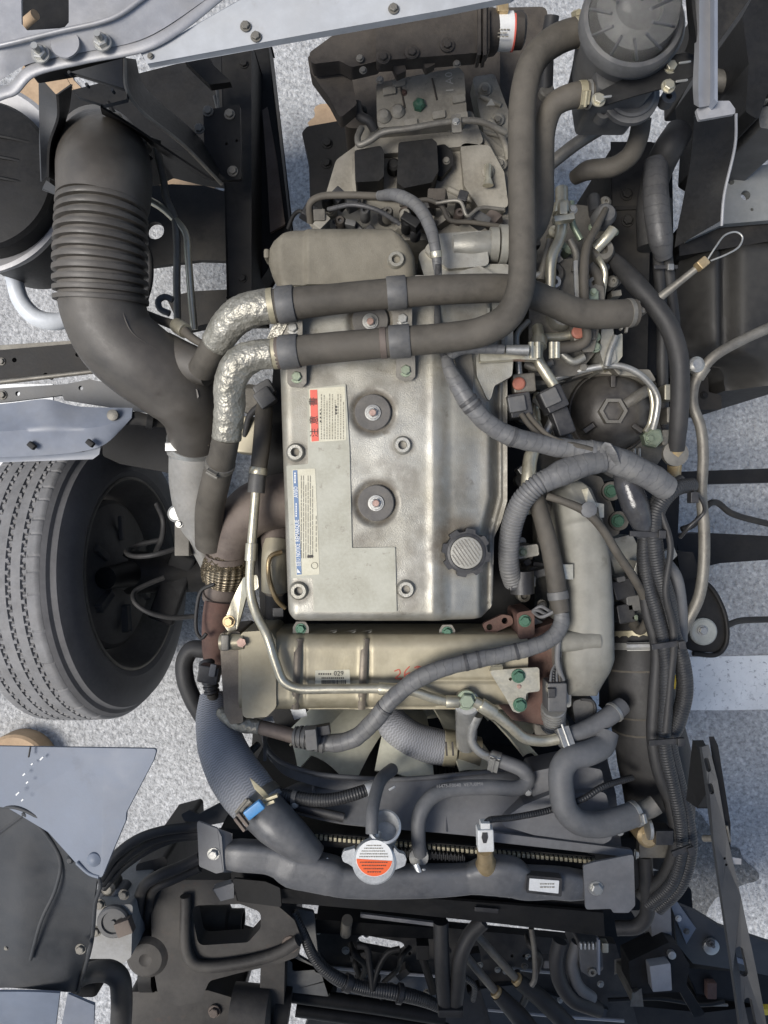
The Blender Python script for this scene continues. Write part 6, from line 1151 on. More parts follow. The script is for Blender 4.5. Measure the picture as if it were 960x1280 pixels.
bolts(sc2, [(450, 73), (454, 88), (475, 100), (571, 80)], 1.155, 5, STEEL_DIRTY); obox('brass_tip', (628, 10, 1.15), (14, 16, .02), BRASS, sc2)
for x in (597, 604): block('flange', [(x, 6), (x + 4, 5), (x + 4, 68), (x, 69)], 1.178, 1.14, TRANS_DK, sc2, bev=.002)
rod = tube('steel_pipe', [(452, 160, 1.06), (447, 172, 1.07), (449, 181, 1.075), (462, 176, 1.08), (478, 166, 1.085), (510, 161, 1.09), (565, 152, 1.09), (600, 152, 1.085), (632, 166, 1.07)], 4, STEEL_DIRTY, seg=12, label='thin bent steel pipe crossing the gearbox top', cat='tube')
clp = plate('clip', [(564, 144, 1.10), (576, 142, 1.10), (577, 165, 1.10), (565, 166, 1.10)], STEEL_DIRTY, rod, th=.004, rc=2); bolt(clp, 570, 152, 1.10, 5, ZINC)
for i, P in enumerate(([(443, 188), (476, 182), (480, 190), (480, 220), (474, 226), (444, 228)], [(498, 178), (540, 173), (546, 178), (548, 214), (540, 228), (505, 235), (496, 228)])):
    o = block('sensor_cover', P, 1.065, 1.0, BLACK, rc=4, bev=.006, label=('smaller black cover on the gearbox front', 'larger black cover on the gearbox front')[i], cat='cover')
    if i: plate('ear', [(544, 182), (556, 180), (566, 190), (566, 206), (552, 222), (545, 218)], BLACK, o, z=1.03, th=.02, rc=5); bolt(o, 558, 201, 1.031, 5, STEEL_DIRTY)
    else: lathe('coupling', (492, 210, 1.02), [(8, -.01), (8, .015), (5, .02), (0, .02)], BLACK, o, seg=14)
fk = empty('clutch_fork', W(405, 190, .6), label='black mount arm left of the gearbox', cat='bracket')
block('arm', [(377, 166), (384, 158), (440, 148), (446, 170), (432, 230), (424, 262), (388, 262), (386, 200)], .80, .65, BLACK, fk, rc=6, bev=.006); bolts(fk, [(409, 179), (408, 204)], .801, 7, BLACK); block('box', [(414, 210), (436, 212), (434, 252), (412, 252)], .85, .7, BLACK, fk, rc=3)
for x, y in ((432, 216), (436, 228), (452, 140)): lathe('fitting', (x, y, .95), [(7, -.02), (7, .006), (4, .01), (0, .01)], BLACK, fk, seg=14)
bh = tube('dark_loop', [(446, 130, 1.05), (450, 145, 1.06), (462, 152, 1.06), (468, 162, 1.05)], 6, HOSE_DK, seg=12, label='dark hose loop between shift unit and casing', cat='hose')
# clutter between gearbox and cover
cl3 = empty('wiring_bundle', W(480, 265, 1.0), label='dusty wiring plugs between gearbox and rear cover', cat='wiring')
tube('cable', [(388, 278, 1.06), (388, 254, 1.09), (400, 246, 1.1), (430, 244, 1.11), (474, 245, 1.12)], 4.5, HOSE, cl3); tube('cable', [(360, 286, 1.0), (368, 268, 1.02), (376, 264, 1.03), (388, 278, 1.02)], 2.6, BLACK, cl3)
tube('cable', [(500, 256, 1.08), (535, 250, 1.1), (552, 258, 1.1), (562, 275, 1.1), (590, 278, 1.1), (632, 284, 1.09)], 3, HOSE, cl3); tube('cable', [(545, 254, 1.11), (575, 252, 1.12), (584, 270, 1.12), (600, 260, 1.11), (630, 262, 1.1)], 2.4, STEEL_DIRTY, cl3)
tube('cable', [(410, 262, 1.08), (440, 256, 1.1), (470, 262, 1.1), (500, 280, 1.08)], 3, TAPE_DK, cl3)
random.seed(21)
for k in range(34):
    x = random.uniform(385, 630); y = random.uniform(246, 292); m = random.choice((BLACK, PLASTIC, PLASTIC_G, TRANS, TRANS_DK, ALU_DARK, PLASTIC, ZINCY if k % 5 == 0 else HEAT))
    if k % 3: obox('plug', (x, y, random.uniform(1.0, 1.08)), (random.uniform(10, 26), random.uniform(8, 18), .04), m, cl3, rz=random.uniform(-50, 50), ry=random.uniform(-20, 20), bev=.003)
    else: lathe('plug', (x, y, random.uniform(1.02, 1.09)), [(7, -.03), (7, .005), (5, .012), (2.5, .012), (2, .004), (0, .004)], m, cl3, seg=14)
# ================================================================ reservoir (top right)
rs = empty('steering_reservoir', W(790, 40, 1.2), label='clear domed fluid reservoir at the top right', cat='reservoir')
lathe('body', (790, 36, 1.36), [(50, -.12), (55, -.08), (60, -.02), (63, 0), (63, .012), (60, .016)], PLASTIC_G, rs, seg=64, close=False)
lathe('ring', (790, 26, 1.40), [(60, -.02), (64, -.016), (65, 0), (62, .008), (57, .010), (55, .004)], PLASTIC_G, rs, seg=64, close=False)
lathe('dome', (790, 22, 1.405), [(56, 0), (54, .02), (49, .042), (40, .058), (26, .068), (0, .072)], GLASSY, rs, seg=48)
lathe('float', (790, 26, 1.385), [(46, 0), (44, .02), (26, .03), (24, .022), (0, .022)], mat('reservoir_inner', (.19, .185, .175), (.12, .117, .11), rough=.4, ns=14), rs, seg=40)
for k in range(10): a = 2 * pi * k / 10 + .2; tube('dome_rib', [(790 + 53 * cos(a), 22 + 53 * sin(a), 1.43), (790 + 46 * cos(a), 22 + 46 * sin(a), 1.453), (790 + 26 * cos(a), 22 + 26 * sin(a), 1.473)], 2, PLASTIC_G, rs, seg=8)
block('lower_body', [(742, 70), (760, 60), (830, 60), (836, 85), (815, 112), (748, 112)], 1.34, 1.2, PLASTIC_G, rs, rc=8, bev=.008)
for r in (36, 30): lathe('foot_ring', (786, 122, 1.27), [(r, 0), (r, .01 + (36 - r) * .001), (r - 3, .012 + (36 - r) * .001), (0, .012)], PLASTIC_G, rs, seg=36)
lathe('bracket_ear', (752, 144, 1.26), [(9, -.01), (9, .012), (4, .012), (4, 0), (0, 0)], PLASTIC_G, rs, seg=18); lathe('bracket_ear', (833, 125, 1.27), [(9, -.01), (9, .012), (4, .012), (4, 0), (0, 0)], PLASTIC_G, rs, seg=18)
rb = plate('reservoir_bracket', [(738, 120, 1.35), (800, 88, 1.36), (845, 68, 1.37), (866, 64, 1.37), (874, 74, 1.37), (868, 94, 1.365), (845, 106, 1.36), (800, 118, 1.355), (748, 134, 1.345)], BLACK, th=.005, rc=6, bev=.001, label='black flat bracket under the clear reservoir', cat='bracket')
for x, y in ((748, 125), (838, 84), (835, 108)): bolt(rb, x, y, 1.362, 9, ZINCY, 'hex'); 
for x, y, w in ((758, 121, 14), (856, 78, 16), (852, 101, 16)): obox('stud', (x, y, 1.368), (w, 3, .004), ZINC, rb, rz=8)
ch = empty('channel_bracket', W(890, 80, 1.3), label='grey pressed channel bracket right of the reservoir', cat='bracket')
loft('channel', [[(868, -30, 1.42), (868, 60, 1.42), (866, 110, 1.42), (868, 138, 1.41)], [(874, -30, 1.44), (874, 60, 1.44), (873, 112, 1.44), (874, 142, 1.43)], [(893, -30, 1.42), (893, 60, 1.42), (893, 112, 1.42), (893, 138, 1.42)]], SILVER, ch, n=24, sub=3); plate('foot', [(870, 136), (894, 128), (896, 126), (912, 126), (919, 136), (919, 142), (874, 150)], SILVER, ch, z=1.42, th=.006, rc=3); plate('edge', [(893, -30, 1.44), (897, -30, 1.44), (897, 128, 1.44), (893, 124, 1.44)], FENDER, ch, th=.02)
loft('black_arm', [[(866, -30, 1.43), (870, 20, 1.43), (874, 50, 1.43), (870, 72, 1.4)], [(858, -30, 1.40), (862, 20, 1.40), (864, 50, 1.40), (856, 70, 1.38)]], BLACK, ch, n=16, sub=2)
cm = empty('cab_tilt_bracket', W(890, 220, 1.0), label='tall black bracket below the channel on the right', cat='bracket')
loft('plate', [[(868, 146, 1.28), (862, 210, 1.22), (846, 290, 1.12), (842, 318, 1.1)], [(920, 140, 1.28), (918, 190, 1.24), (904, 250, 1.2), (902, 282, 1.18)]], BLACK, cm, n=20, sub=4); tube('edge', [(920, 142, 1.29), (919, 180, 1.26), (905, 245, 1.21), (902, 282, 1.185)], 1.8, SILVER, cm, seg=6)
for lab, P, r, m in (('slanted steel pipe below the reservoir', [(688, 205, 1.08), (720, 180, 1.1), (755, 158, 1.12), (775, 146, 1.14)], 8, STEEL_DIRTY), ('dark curved hose below the reservoir', [(718, 222, 1.05, 9), (735, 213, 1.08, 12), (768, 208, 1.1, 12), (788, 194, 1.12, 12), (798, 172, 1.14, 12), (802, 148, 1.16, 12)], 12, HOSE), ('black hose behind the paired pipes at the top', [(690, 20, 1.2), (684, 60, 1.18), (682, 110, 1.15)], 9, HOSE_DK), ('black hose beside the reservoir body', [(728, 60, 1.2), (724, 85, 1.18), (718, 110, 1.14)], 9, HOSE_DK), ('fat black hose crossing behind the tilt bracket', [(848, 165, 1.05, 17), (836, 185, 1.06, 18), (822, 215, 1.0, 18), (812, 260, .95, 16), (812, 310, .95, 15)], 17, HOSE_DK), ('pale pipe end at the upper right', [(890, 100, 1.1), (910, 104, 1.1), (940, 112, 1.05)], 13, STEEL_DIRTY)):
    tube('hose' if 'hose' in lab else 'steel_pipe', P, r, m, seg=18, label=lab, cat='hose' if 'hose' in lab else 'pipe')
lathe('end_cap', (683, 115, 1.15), [(9, -.01), (9, .006), (7, .01), (0, .01)], ALU_DARK, [o for o in bpy.data.objects if o.get('label') == 'black hose behind the paired pipes at the top'][0], seg=18)
tri = empty('warning_tag', W(614, 128, 1.0), label='tiny pale triangular tag beside the long pipe', cat='tag'); plate('tag', [(614, 124), (618, 131), (609, 131)], ALU, tri, z=1.05, th=.002); 
# right rail, pipes, tank
rr = empty('frame_rail', W(806, 330, .5), label='dark right frame rail with two bolts', cat='frame rail')
block('rail', [(766, 180), (812, 180), (806, 470), (768, 470)], .92, .6, FRAME, rr, bev=.005); bolts(rr, [(783, 243), (784, 276)], .921, 8, FRAME); block('seam', [(768, 258), (800, 257), (800, 261), (768, 262)], .926, .91, FRAME, rr, bev=.001)
block('outer_flange', [(812, 180), (838, 180), (842, 470), (808, 470)], .80, .6, BLACK, rr, bev=.004); block('lower_rail', [(770, 470), (850, 470), (850, 560), (836, 900), (770, 900)], .55, .40, BLACK, rr, bev=.004)
for i, (lab, P, r) in enumerate((('left of three black lines inside the right rail', [(822, 250, .98), (824, 340, 1.0), (828, 400, 1.0), (828, 470, .98), (830, 540, .95)], 7), ('middle of three black lines inside the right rail', [(832, 250, .99), (833, 310, 1.0), (838, 360, 1.0), (843, 410, 1.0), (838, 430, .98)], 7), ('taped black trunk above the right rail', [(820, 200, 1.05, 14), (820, 250, 1.05, 16), (826, 300, 1.04, 15), (830, 322, 1.02, 10)], 15))): tube('black_line', P, r, TAPE_DK if i == 2 else HOSE_DK, seg=14, label=lab, cat='line')
ct = empty('cable_tie', W(832, 332, 1.0), label='black tie round the lines inside the right rail', cat='cable tie'); obox('band', (832, 334, 1.03), (30, 5, .006), PLASTIC, ct); obox('head', (838, 334, 1.036), (8, 8, .008), ZINC, ct)
ftk = empty('fuel_tank', W(920, 380, .5), label='large dark moulded tank at the right edge', cat='tank')
relief('tank_body', lambda y: lin([(285, 880), (310, 862), (340, 850), (410, 852), (432, 862), (442, 880), (450, 915), (460, 928), (476, 936)], y), lambda y: 1010, 285, 478, lambda x, y: .93 - .07 * (1 - sm(0, 40, x - lin([(285, 880), (310, 862), (340, 850), (410, 852), (432, 862), (442, 880), (450, 915), (460, 928), (476, 936)], y))) - .05 * (1 - sm(285, 320, y)) - .07 * sm(430, 478, y) - .035 * math.exp(-((x - 905) / 10) ** 2), .9, .45, mat('tank_plastic', (.03, .029, .027), (.02, .019, .018), rough=.5, ns=6, bump=.15, dust=.5, dustc=(.05, .048, .043), spec=.3), ftk, nx=50, ny=50)
tb2 = empty('tank_beam', W(910, 250, .8), label='greenish grey perforated beam at the upper right', cat='beam')
plate('beam', [(874, 232, .95), (925, 210, .95), (1000, 200, .95), (1000, 272, .95), (905, 280, .95), (860, 300, .95)], mat('beam_paint', (.20, .205, .2), (.145, .15, .145), rough=.5, ns=9, dust=.3, dustc=(.26, .25, .22)), tb2, th=.02, bev=.003, holes=[(914, 227, 4), (932, 244, 6), (940, 262, 2)]); block('lower_beam', [(846, 290), (1000, 268), (1000, 292), (852, 316)], .92, .8, FRAME, tb2, bev=.006)
shk = empty('tilt_cylinder', W(925, 180, .7), label='chrome rod end below black linkage at the right edge', cat='cylinder'); tube('rod', [(912, 178, .9, 7), (926, 184, .9, 7), (940, 190, .9, 7)], 7, ZINC, shk, straight=True); tube('tip', [(938, 189, .9, 8), (944, 191, .9, 7)], 8, STEEL_DIRTY, shk, straight=True)
lk = empty('cab_linkage', W(945, 90, 1.0), label='black linkage column at the top right edge', cat='linkage')
block('column', [(928, 20), (950, -20), (1010, -20), (1010, 110), (960, 115), (948, 150), (932, 140), (936, 80)], 1.2, .9, BLACK, lk, rc=5, bev=.006); block('joint', [(944, 110), (1000, 108), (1000, 165), (950, 160)], 1.15, .95, PLASTIC_G, lk, rc=4, bev=.005); plate('arm', [(920, 130, 1.1), (950, 96, 1.15), (960, 110, 1.15), (930, 172, 1.05), (922, 170, 1.05)], BLACK, lk, th=.01); tube('line', [(934, 140, 1.1), (930, 165, 1.0), (920, 178, .95)], 3, BLACK, lk)
for y in (112, 120, 128): obox('screw_thread', (953, y, 1.17), (14, 3, .02), STEEL_DIRTY, lk, rz=10)
cmr = block('cab_corner', [(895, -30), (1010, -30), (1010, 40), (930, 20), (925, 60), (896, 60)], .9, .6, FRAME, rc=4, label='dark chassis corner behind the channel bracket', cat='crossmember')
for i, (lab, P, zz) in enumerate((('upper black axle bar crossing at the right edge', [(838, 590), (1000, 584), (1000, 602), (838, 606)], .45), ('lower black spring leaf at the right edge', [(846, 668), (880, 666), (1000, 672), (1000, 697), (900, 704), (850, 716)], .5))): block('leaf_spring', P, zz, zz - .08, BLACK, rc=3, bev=.004, label=lab, cat='axle bar')
mt = block('bracket_tab', [(862, 470), (885, 462), (886, 490), (902, 494), (902, 512), (862, 512)], .75, .6, FRAME, rc=3, bev=.004, label='dark bracket tab under the steel line', cat='bracket'); bolt(mt, 880, 494, .751, 5, BLACK)
blk = block('support_bracket', [(846, 690), (866, 690), (876, 720), (852, 726)], .95, .7, BLACK, rc=3, label='black foot between the bundle and the mount plate', cat='bracket')

# ================================================================ front end (bottom)
arm = empty('cab_suspension_arm', W(280, 1180, .6), label='heavy dark cast arm with a large opening at the bottom', cat='suspension arm')
plate('casting', [(188, 1106), (212, 1100), (292, 1100), (300, 1124), (340, 1126), (368, 1150), (378, 1176), (372, 1196), (345, 1206), (300, 1216), (262, 1226), (250, 1252), (222, 1258), (198, 1246), (190, 1200)], CHASSIS, arm, z=1.0, th=.05, rc=10, bev=.008, holes=[[tuple(v[:2]) for v in fillet([(238, 1132, 0), (300, 1130, 0), (326, 1140, 0), (326, 1160, 0), (310, 1178, 0), (248, 1182, 0)], 10)]])
tube('rim', [(232, 1120, 1.01), (234, 1190, 1.01), (246, 1206, 1.01), (300, 1204, 1.01), (350, 1190, 1.01), (372, 1176, 1.01)], 7, CHASSIS, arm, seg=12); bolt(arm, 363, 1180, 1.0, 11, HEAT)
tube('spring_cylinder', [(240, 1152, .85, 20), (285, 1152, .85, 20), (288, 1152, .85, 15), (304, 1152, .85, 15)], 20, CHASSIS, arm, seg=28, straight=True, hollow=.7)
block('post', [(326, 1204), (356, 1196), (354, 1300), (322, 1300)], .95, .6, CHASSIS, arm, rc=4); tube('bush', [(290, 1262, .95, 30), (335, 1266, .95, 30), (340, 1266, .95, 24)], 30, CHASSIS, arm, seg=32, straight=True)
tube('bush', [(345, 1262, .92, 26), (362, 1264, .92, 26)], 26, BLACK, arm, seg=32, straight=True); tube('pivot', [(180, 1212, .95, 24), (196, 1212, .95, 24)], 24, BLACK, arm, seg=28, straight=True)
lathe('knuckle', (184, 1196, 1.0), [(26, -.05), (26, 0), (20, .01), (8, .012), (0, .004)], CHASSIS, arm, seg=32); block('arm_base', [(160, 1240), (260, 1238), (300, 1250), (290, 1300), (160, 1300)], .96, .7, CHASSIS, arm, rc=8, bev=.006); bolt(arm, 268, 1264, .965, 8, HEAT)
block('side_column', [(170, 1080), (208, 1070), (214, 1180), (196, 1240), (172, 1230)], .92, .6, CHASSIS, arm, rc=6, bev=.006)
lp2 = plate('pale_plate', [(266, 1112, 1.04), (292, 1104, 1.04), (292, 1122, 1.04), (276, 1126, 1.04)], SHROUD, th=.02, label='small grey end plate left below the radiator', cat='plate')
sp = plate('slotted_plate', [(342, 1130), (392, 1140), (398, 1200), (412, 1228), (412, 1246), (360, 1240), (350, 1190)], mat('slot_plate', (.15, .15, .145), (.1, .1, .097), rough=.55, ns=12, dust=.4), z=.90, th=.01, rc=4, holes=[slot(370, 1196, 369, 1210, 4), slot(396, 1196, 397, 1212, 4), (421, 1222, 2)], label='grey slotted plate under the radiator', cat='plate')
fc = empty('front_crossmember', W(560, 1220, .4), label='dark front crossmember with a pale slot under the radiator', cat='crossmember')
plate('face', [(390, 1150), (560, 1160), (770, 1180), (800, 1290), (380, 1290), (400, 1230)], CHASSIS, fc, z=.72, th=.03, holes=[slot(455, 1178, 498, 1186, 9), (468, 1165, 2), (512, 1192, 2), (640, 1195, 2), (655, 1195, 2)]); block('rear_lip', [(395, 1150), (560, 1162), (560, 1174), (395, 1166)], .78, .6, BLACK, fc)
block('light_panel', [(400, 1212), (540, 1224), (545, 1256), (404, 1246)], .745, .73, SHROUD, fc, bev=.003); block('light_panel', [(600, 1236), (640, 1232), (760, 1262), (750, 1300), (620, 1300)], .74, .73, CABDARK, fc, bev=.003)
obox('edge_plate', (505, 1150, .8), (110, 5, .01), SILVER, fc, rz=-7)
for x, y in ((396, 1152), (398, 1164), (458, 1168), (600, 1206), (622, 1212), (632, 1214), (660, 1196), (700, 1250)): bolt(fc, x, y, .75, 4, ZINC)
tube('post', [(434, 1150, .85), (432, 1166, .8)], 7, STEEL_DIRTY, fc)
for i, (lab, P, r, m) in enumerate((('upper of the black torsion tubes at the bottom', [(356, 1242, .86), (470, 1258, .86), (556, 1272, .86)], 9, BLACK), ('lower of the black torsion tubes at the bottom', [(370, 1262, .84), (470, 1276, .84), (560, 1288, .84)], 8, BLACK))): tube('torsion_tube', P, r, m, seg=18, label=lab, cat='tube')
cw = tube('front_harness', [(366, 1140, .98, 5), (378, 1165, .98, 6), (395, 1200, .97, 7), (420, 1222, .96, 8), (450, 1234, .95, 8), (490, 1240, .95, 9), (530, 1250, .94, 8), (556, 1262, .93, 6)], 8, CONDUIT_DK, seg=14, label='black corrugated harness drooping under the radiator', cat='wiring harness'); ring_on(cw, (434, 1226), 8, PLASTIC, name='tie', k=1.35); ring_on(cw, (498, 1242), 6, PLASTIC, name='tie', k=1.35)
tube('lead', [(466, 1238, .96), (462, 1205, .95), (458, 1184, .95), (446, 1182, .95)], 4, BLACK, cw); tube('lead', [(466, 1236, .96), (474, 1208, .95), (486, 1190, .95), (500, 1186, .95)], 3.5, BLACK, cw); tube('lead', [(526, 1190, .95), (534, 1215, .95), (542, 1240, .94)], 5, BLACK, cw); obox('plug', (528, 1186, .97), (16, 18, .03), BLACK, cw)
sl = empty('drain_hose', W(566, 1210, .9), label='looped dark drain hose hanging below the radiator lip', cat='hose'); tube('hose', [(551, 1152, 1.0), (552, 1190, 1.0), (554, 1230, .99), (558, 1262, .98)], 9.5, HOSE_DK, sl, seg=16); tube('hose', [(604, 1152, 1.0), (588, 1168, 1.0), (576, 1195, 1.0), (572, 1230, .99), (568, 1262, .98)], 9.5, HOSE_DK, sl, seg=16); obox('sleeve', (563, 1262, .99), (32, 10, .03), HOSE_DK, sl, bev=.004)
for i, (P, P2) in enumerate((([(572, 1182, .86), (598, 1214, .86), (622, 1242, .86)], [(622, 1242, .86, 9), (650, 1272, .86, 12), (672, 1300, .86, 12)]), ([(596, 1168, .88), (622, 1198, .88), (648, 1226, .88)], [(648, 1226, .88, 9), (680, 1252, .88, 11), (712, 1284, .88, 11)]))):
    o = tube('steering_shaft', P, 5, STEEL_DIRTY, seg=14, label=('lower steel link rod with a dark boot', 'upper steel link rod with a dark boot')[i], cat='rod'); ring_on(o, P[-1][:2], 10, BRASS, name='collar', k=1.5); tube('boot', P2, 12, HOSE_DK, o, seg=16)
hl_ = tube('looped_hose', [(700, 1176, .98, 9), (695, 1200, .98, 9), (700, 1228, .98, 9), (716, 1250, .97, 9), (736, 1258, .96, 9), (748, 1262, .95, 9)], 9, HOSE_DK, seg=16, label='dark looped hose below the right radiator end', cat='hose'); tube('inner_hose', [(722, 1178, .96), (715, 1205, .96), (722, 1232, .96), (740, 1248, .95)], 8, HOSE_BLUE, hl_, seg=14)
lq = empty('latch_unit', W(735, 1190, .9), label='grey latch parts hanging below the radiator', cat='latch'); block('latch_body', [(722, 1178), (752, 1178), (754, 1212), (738, 1222), (726, 1214)], .98, .85, PLASTIC_G, lq, rc=4, bev=.005); 
for k in range(5): obox('tooth', (726 + k * 5, 1182, .985), (2.5, 8, .01), CHALK, lq)
obox('tag', (748, 1195, 1.0), (3, 44, .012), FENDER, lq); obox('pin', (755, 1182, .98), (8, 12, .02), ZINCY, lq); lathe('ring', (738, 1210, .97), [(5, 0), (5, .016), (2.5, .016), (2.5, .004), (0, .004)], STEEL_DIRTY, lq, seg=14)
fs_ = tube('front_pipe', [(664, 1160, .95), (668, 1190, .95), (668, 1225, .95), (664, 1232, .95)], 3.5, STEEL_DIRTY, seg=10, label='thin vertical pipe under the radiator label', cat='pipe')
fd = empty('tow_bracket', W(830, 1220, .7), label='dark folded bracket with shiny faces at the lower right', cat='bracket')
block('side', [(786, 1202), (836, 1178), (848, 1182), (862, 1206), (858, 1232), (882, 1268), (868, 1272), (850, 1240), (800, 1242), (790, 1250)], .90, .84, BLACK, fd, rc=3, bev=.004); block('shiny_face', [(812, 1208), (838, 1204), (840, 1238), (816, 1240)], .925, .89, SILVER, fd, rc=2, bev=.003); lathe('pin', (838, 1191, .9), [(5, 0), (5, .01), (0, .012)], ZINC, fd, seg=14); block('foot', [(790, 1240), (800, 1238), (802, 1256), (790, 1256)], .91, .8, STEEL_DIRTY, fd)
fp2 = empty('front_frame_plate', W(900, 1180, .6), label='blue-grey sloping frame plate at the lower right', cat='frame plate')
plate('plate', [(840, 1128, .80), (870, 1140, .80), (900, 1158, .80), (960, 1178, .80), (1010, 1190, .80), (1010, 1230, .78), (945, 1216, .78), (866, 1204, .78), (846, 1180, .8)], CABDARK, fp2, th=.01); plate('flange', [(838, 1130, .82), (846, 1128, .82), (870, 1160, .80), (900, 1188, .79), (940, 1204, .79), (940, 1212, .78), (890, 1200, .78), (858, 1180, .8)], CABGREY, fp2, th=.01)
lathe('stud_washer', (888, 1182, .80), [(10, 0), (10, .006), (5, .01), (0, .01)], ZINC, fp2, seg=20); bolt(fp2, 888, 1178, .81, 6, PLASTIC_G, 'stud'); bolt(fp2, 858, 1164, .815, 4, PLASTIC_G); bolt(fp2, 848, 1148, .82, 4, CHALK)
block('upright', [(812, 1136), (838, 1126), (840, 1180), (816, 1184)], .86, .6, SHROUD, fp2, rc=2); block('dark_beam', [(860, 1212), (1010, 1224), (1010, 1262), (870, 1244)], .66, .5, BLACK, fp2); obox('reflector', (888, 1236, .67), (12, 20, .02), RUST, fp2); obox('amber_lamp', (956, 1262, .7), (14, 8, .02), YELLOW, fp2)
bc = empty('bumper_corner', W(920, 1270, .5), label='dark bumper beam at the lower right corner', cat='bumper'); block('beam', [(780, 1256), (880, 1266), (1010, 1250), (1010, 1310), (780, 1310)], .62, .45, FRAME, bc, rc=4); tube('cable', [(760, 1250, .75), (820, 1248, .75), (880, 1256, .74), (905, 1252, .73)], 2.4, BLACK, bc); obox('strip', (890, 1256, .7), (40, 3, .006), STEEL_DIRTY, bc)
stt = empty('cab_stay', W(915, 1100, 1.3), label='long slotted steel cab stay at the lower right', cat='stay')
plate('stay', [(877, 934, 1.38), (886, 931, 1.38), (897, 975, 1.40), (908, 1040, 1.42), (926, 1120, 1.45), (946, 1215, 1.48), (962, 1300, 1.5), (928, 1300, 1.5), (916, 1215, 1.48), (902, 1120, 1.45), (892, 1050, 1.42), (884, 985, 1.39)], CABDARK, stt, th=.012, bev=.002, holes=[slot(883, 950, 886, 962, 3), slot(888, 982, 890, 990, 3), slot(924, 1188, 930, 1216, 5), slot(935, 1252, 941, 1280, 5), (906, 1073, 1.6), (908, 1081, 1.6)])
plate('stay_edge', [(885, 920, 1.36), (890, 932, 1.36), (905, 1030, 1.40), (905, 1060, 1.40), (890, 950, 1.36)], BLACK, stt, th=.01); plate('fin', [(912, 1072, 1.43), (926, 1074, 1.43), (926, 1080, 1.43), (914, 1080, 1.43)], SILVER, stt, th=.003); tube('side_pin', [(880, 1048, 1.38), (895, 1048, 1.4)], 4, STEEL_DIRTY, stt); tube('side_pin', [(908, 1032, 1.41), (912, 1052, 1.41)], 2, STEEL_DIRTY, stt)
plate('pivot', [(866, 925, 1.25), (878, 950, 1.28), (884, 990, 1.3), (872, 1010, 1.28), (858, 1000, 1.25)], BLACK, stt, th=.02)
tube('lower_hose', [(806, 1070, 1.06, 9), (808, 1110, 1.06, 9), (808, 1145, 1.05, 9), (796, 1158, 1.04, 9), (770, 1160, 1.03, 9)], 9, HOSE_DK, None, seg=16, label='black hose turning under the radiator\'s right bracket', cat='hose')

block('dark_gap_filler', [(730, 1120), (864, 1110), (872, 1215), (730, 1215)], .60, .5, BLACK, rc=4, label='black filler block added to darken the gap below the radiator bracket', cat='filler')  # black filler added to hide bright ground and keep this gap dark

# ---- finer castings on the gearbox
for x, y in ((445, 250), (600, 245), (625, 205), (590, 165), (470, 172), (632, 280), (412, 262)): lathe('flange_boss', (x, y, .995), [(9, -.02), (9, .004), (6, .008), (0, .008)], TRANS, gb, seg=16); bolt(gb, x, y, 1.003, 6, STEEL_DIRTY)
for P in ([(585, 160), (604, 176), (626, 214)], [(560, 236), (590, 250), (632, 262)], [(450, 232), (470, 244), (520, 246)], [(612, 150), (628, 172), (636, 200)]): tube('cast_rib', [(x, y, 1.0) for x, y in P], 4, TRANS, gb, seg=8)
for x, y in ((478, 110), (505, 150), (540, 140), (565, 120), (568, 142), (490, 100)): block('cast_step', [(x, y), (x + 16, y - 3), (x + 17, y + 6), (x + 1, y + 9)], 1.066, 1.05, TRANS, gb, rc=2, bev=.002)
for x in (479, 500, 520, 541, 560): tube('casting_rib', [(x, 158, 1.03), (x + 3, 168, 1.01)], 3, TRANS, gb, seg=8)
# ---- dense fittings of the injection pump
random.seed(5)
for P, r, m in (([(664, 346), (678, 342), (692, 337)], 4, ZINC), ([(736, 332), (747, 346), (749, 376)], 7, HOSE), ([(678, 422), (700, 421), (718, 418)], 5.5, ZINCY), ([(660, 300), (668, 318), (664, 336)], 4, STEEL_DIRTY), ([(712, 300), (720, 318), (718, 340)], 4.5, STEEL_DIRTY), ([(770, 420), (762, 440), (758, 458)], 4, ZINC), ([(700, 440), (716, 452), (730, 446)], 5, ALU), ([(655, 455), (672, 460), (690, 452)], 5, STEEL_DIRTY), ([(714, 252), (716, 280), (726, 300)], 4, GREENZ), ([(688, 300), (682, 325), (676, 350)], 5, STEEL_DIRTY)):
    tube('pump_line', [(x, y, 1.095) for x, y in P], r, m, fp, seg=12)
for k in range(46):
    x = random.uniform(656, 772); y = random.uniform(246, 470)
    if 372 < y < 412 and x > 690: continue
    m = random.choice((ALU_DARK, STEEL_DIRTY, ZINC, ZINCY, TRANS, PLASTIC, GREENZ, ALU)); zz = random.uniform(1.0, 1.09)
    if k % 3 == 0: bolt(fp, x, y, zz, random.uniform(4, 7), m)
    elif k % 3 == 1: obox('fitting', (x, y, zz), (random.uniform(7, 18), random.uniform(5, 13), .03), m, fp, rz=random.uniform(-60, 60), bev=.002)
    else: lathe('fitting', (x, y, zz), [(6, -.03), (6, 0), (7.5, .001), (7.5, .006), (4, .012), (2, .012), (1.5, .006), (0, .006)], m, fp, seg=12)
for k in range(26):       # plugs and bolts in the dark strip between cover flange and harness
    x = random.uniform(648, 690); y = random.uniform(560, 780); m = random.choice((PLASTIC, ALU_DARK, STEEL_DIRTY, PLASTIC_G, ZINC))
    if k % 2: obox('fitting', (x, y, random.uniform(.99, 1.04)), (random.uniform(8, 20), random.uniform(6, 14), .04), m, eb, rz=random.uniform(-40, 40), bev=.003)
    else: bolt(eb, x, y, random.uniform(.99, 1.03), random.uniform(5, 8), m)
block('bolt_bracket', [(640, 684), (672, 680), (674, 694), (642, 700)], 1.06, 1.04, ALU, eb, rc=3, bev=.003); bolt(eb, 653, 690, 1.06, 6, GREENZ)

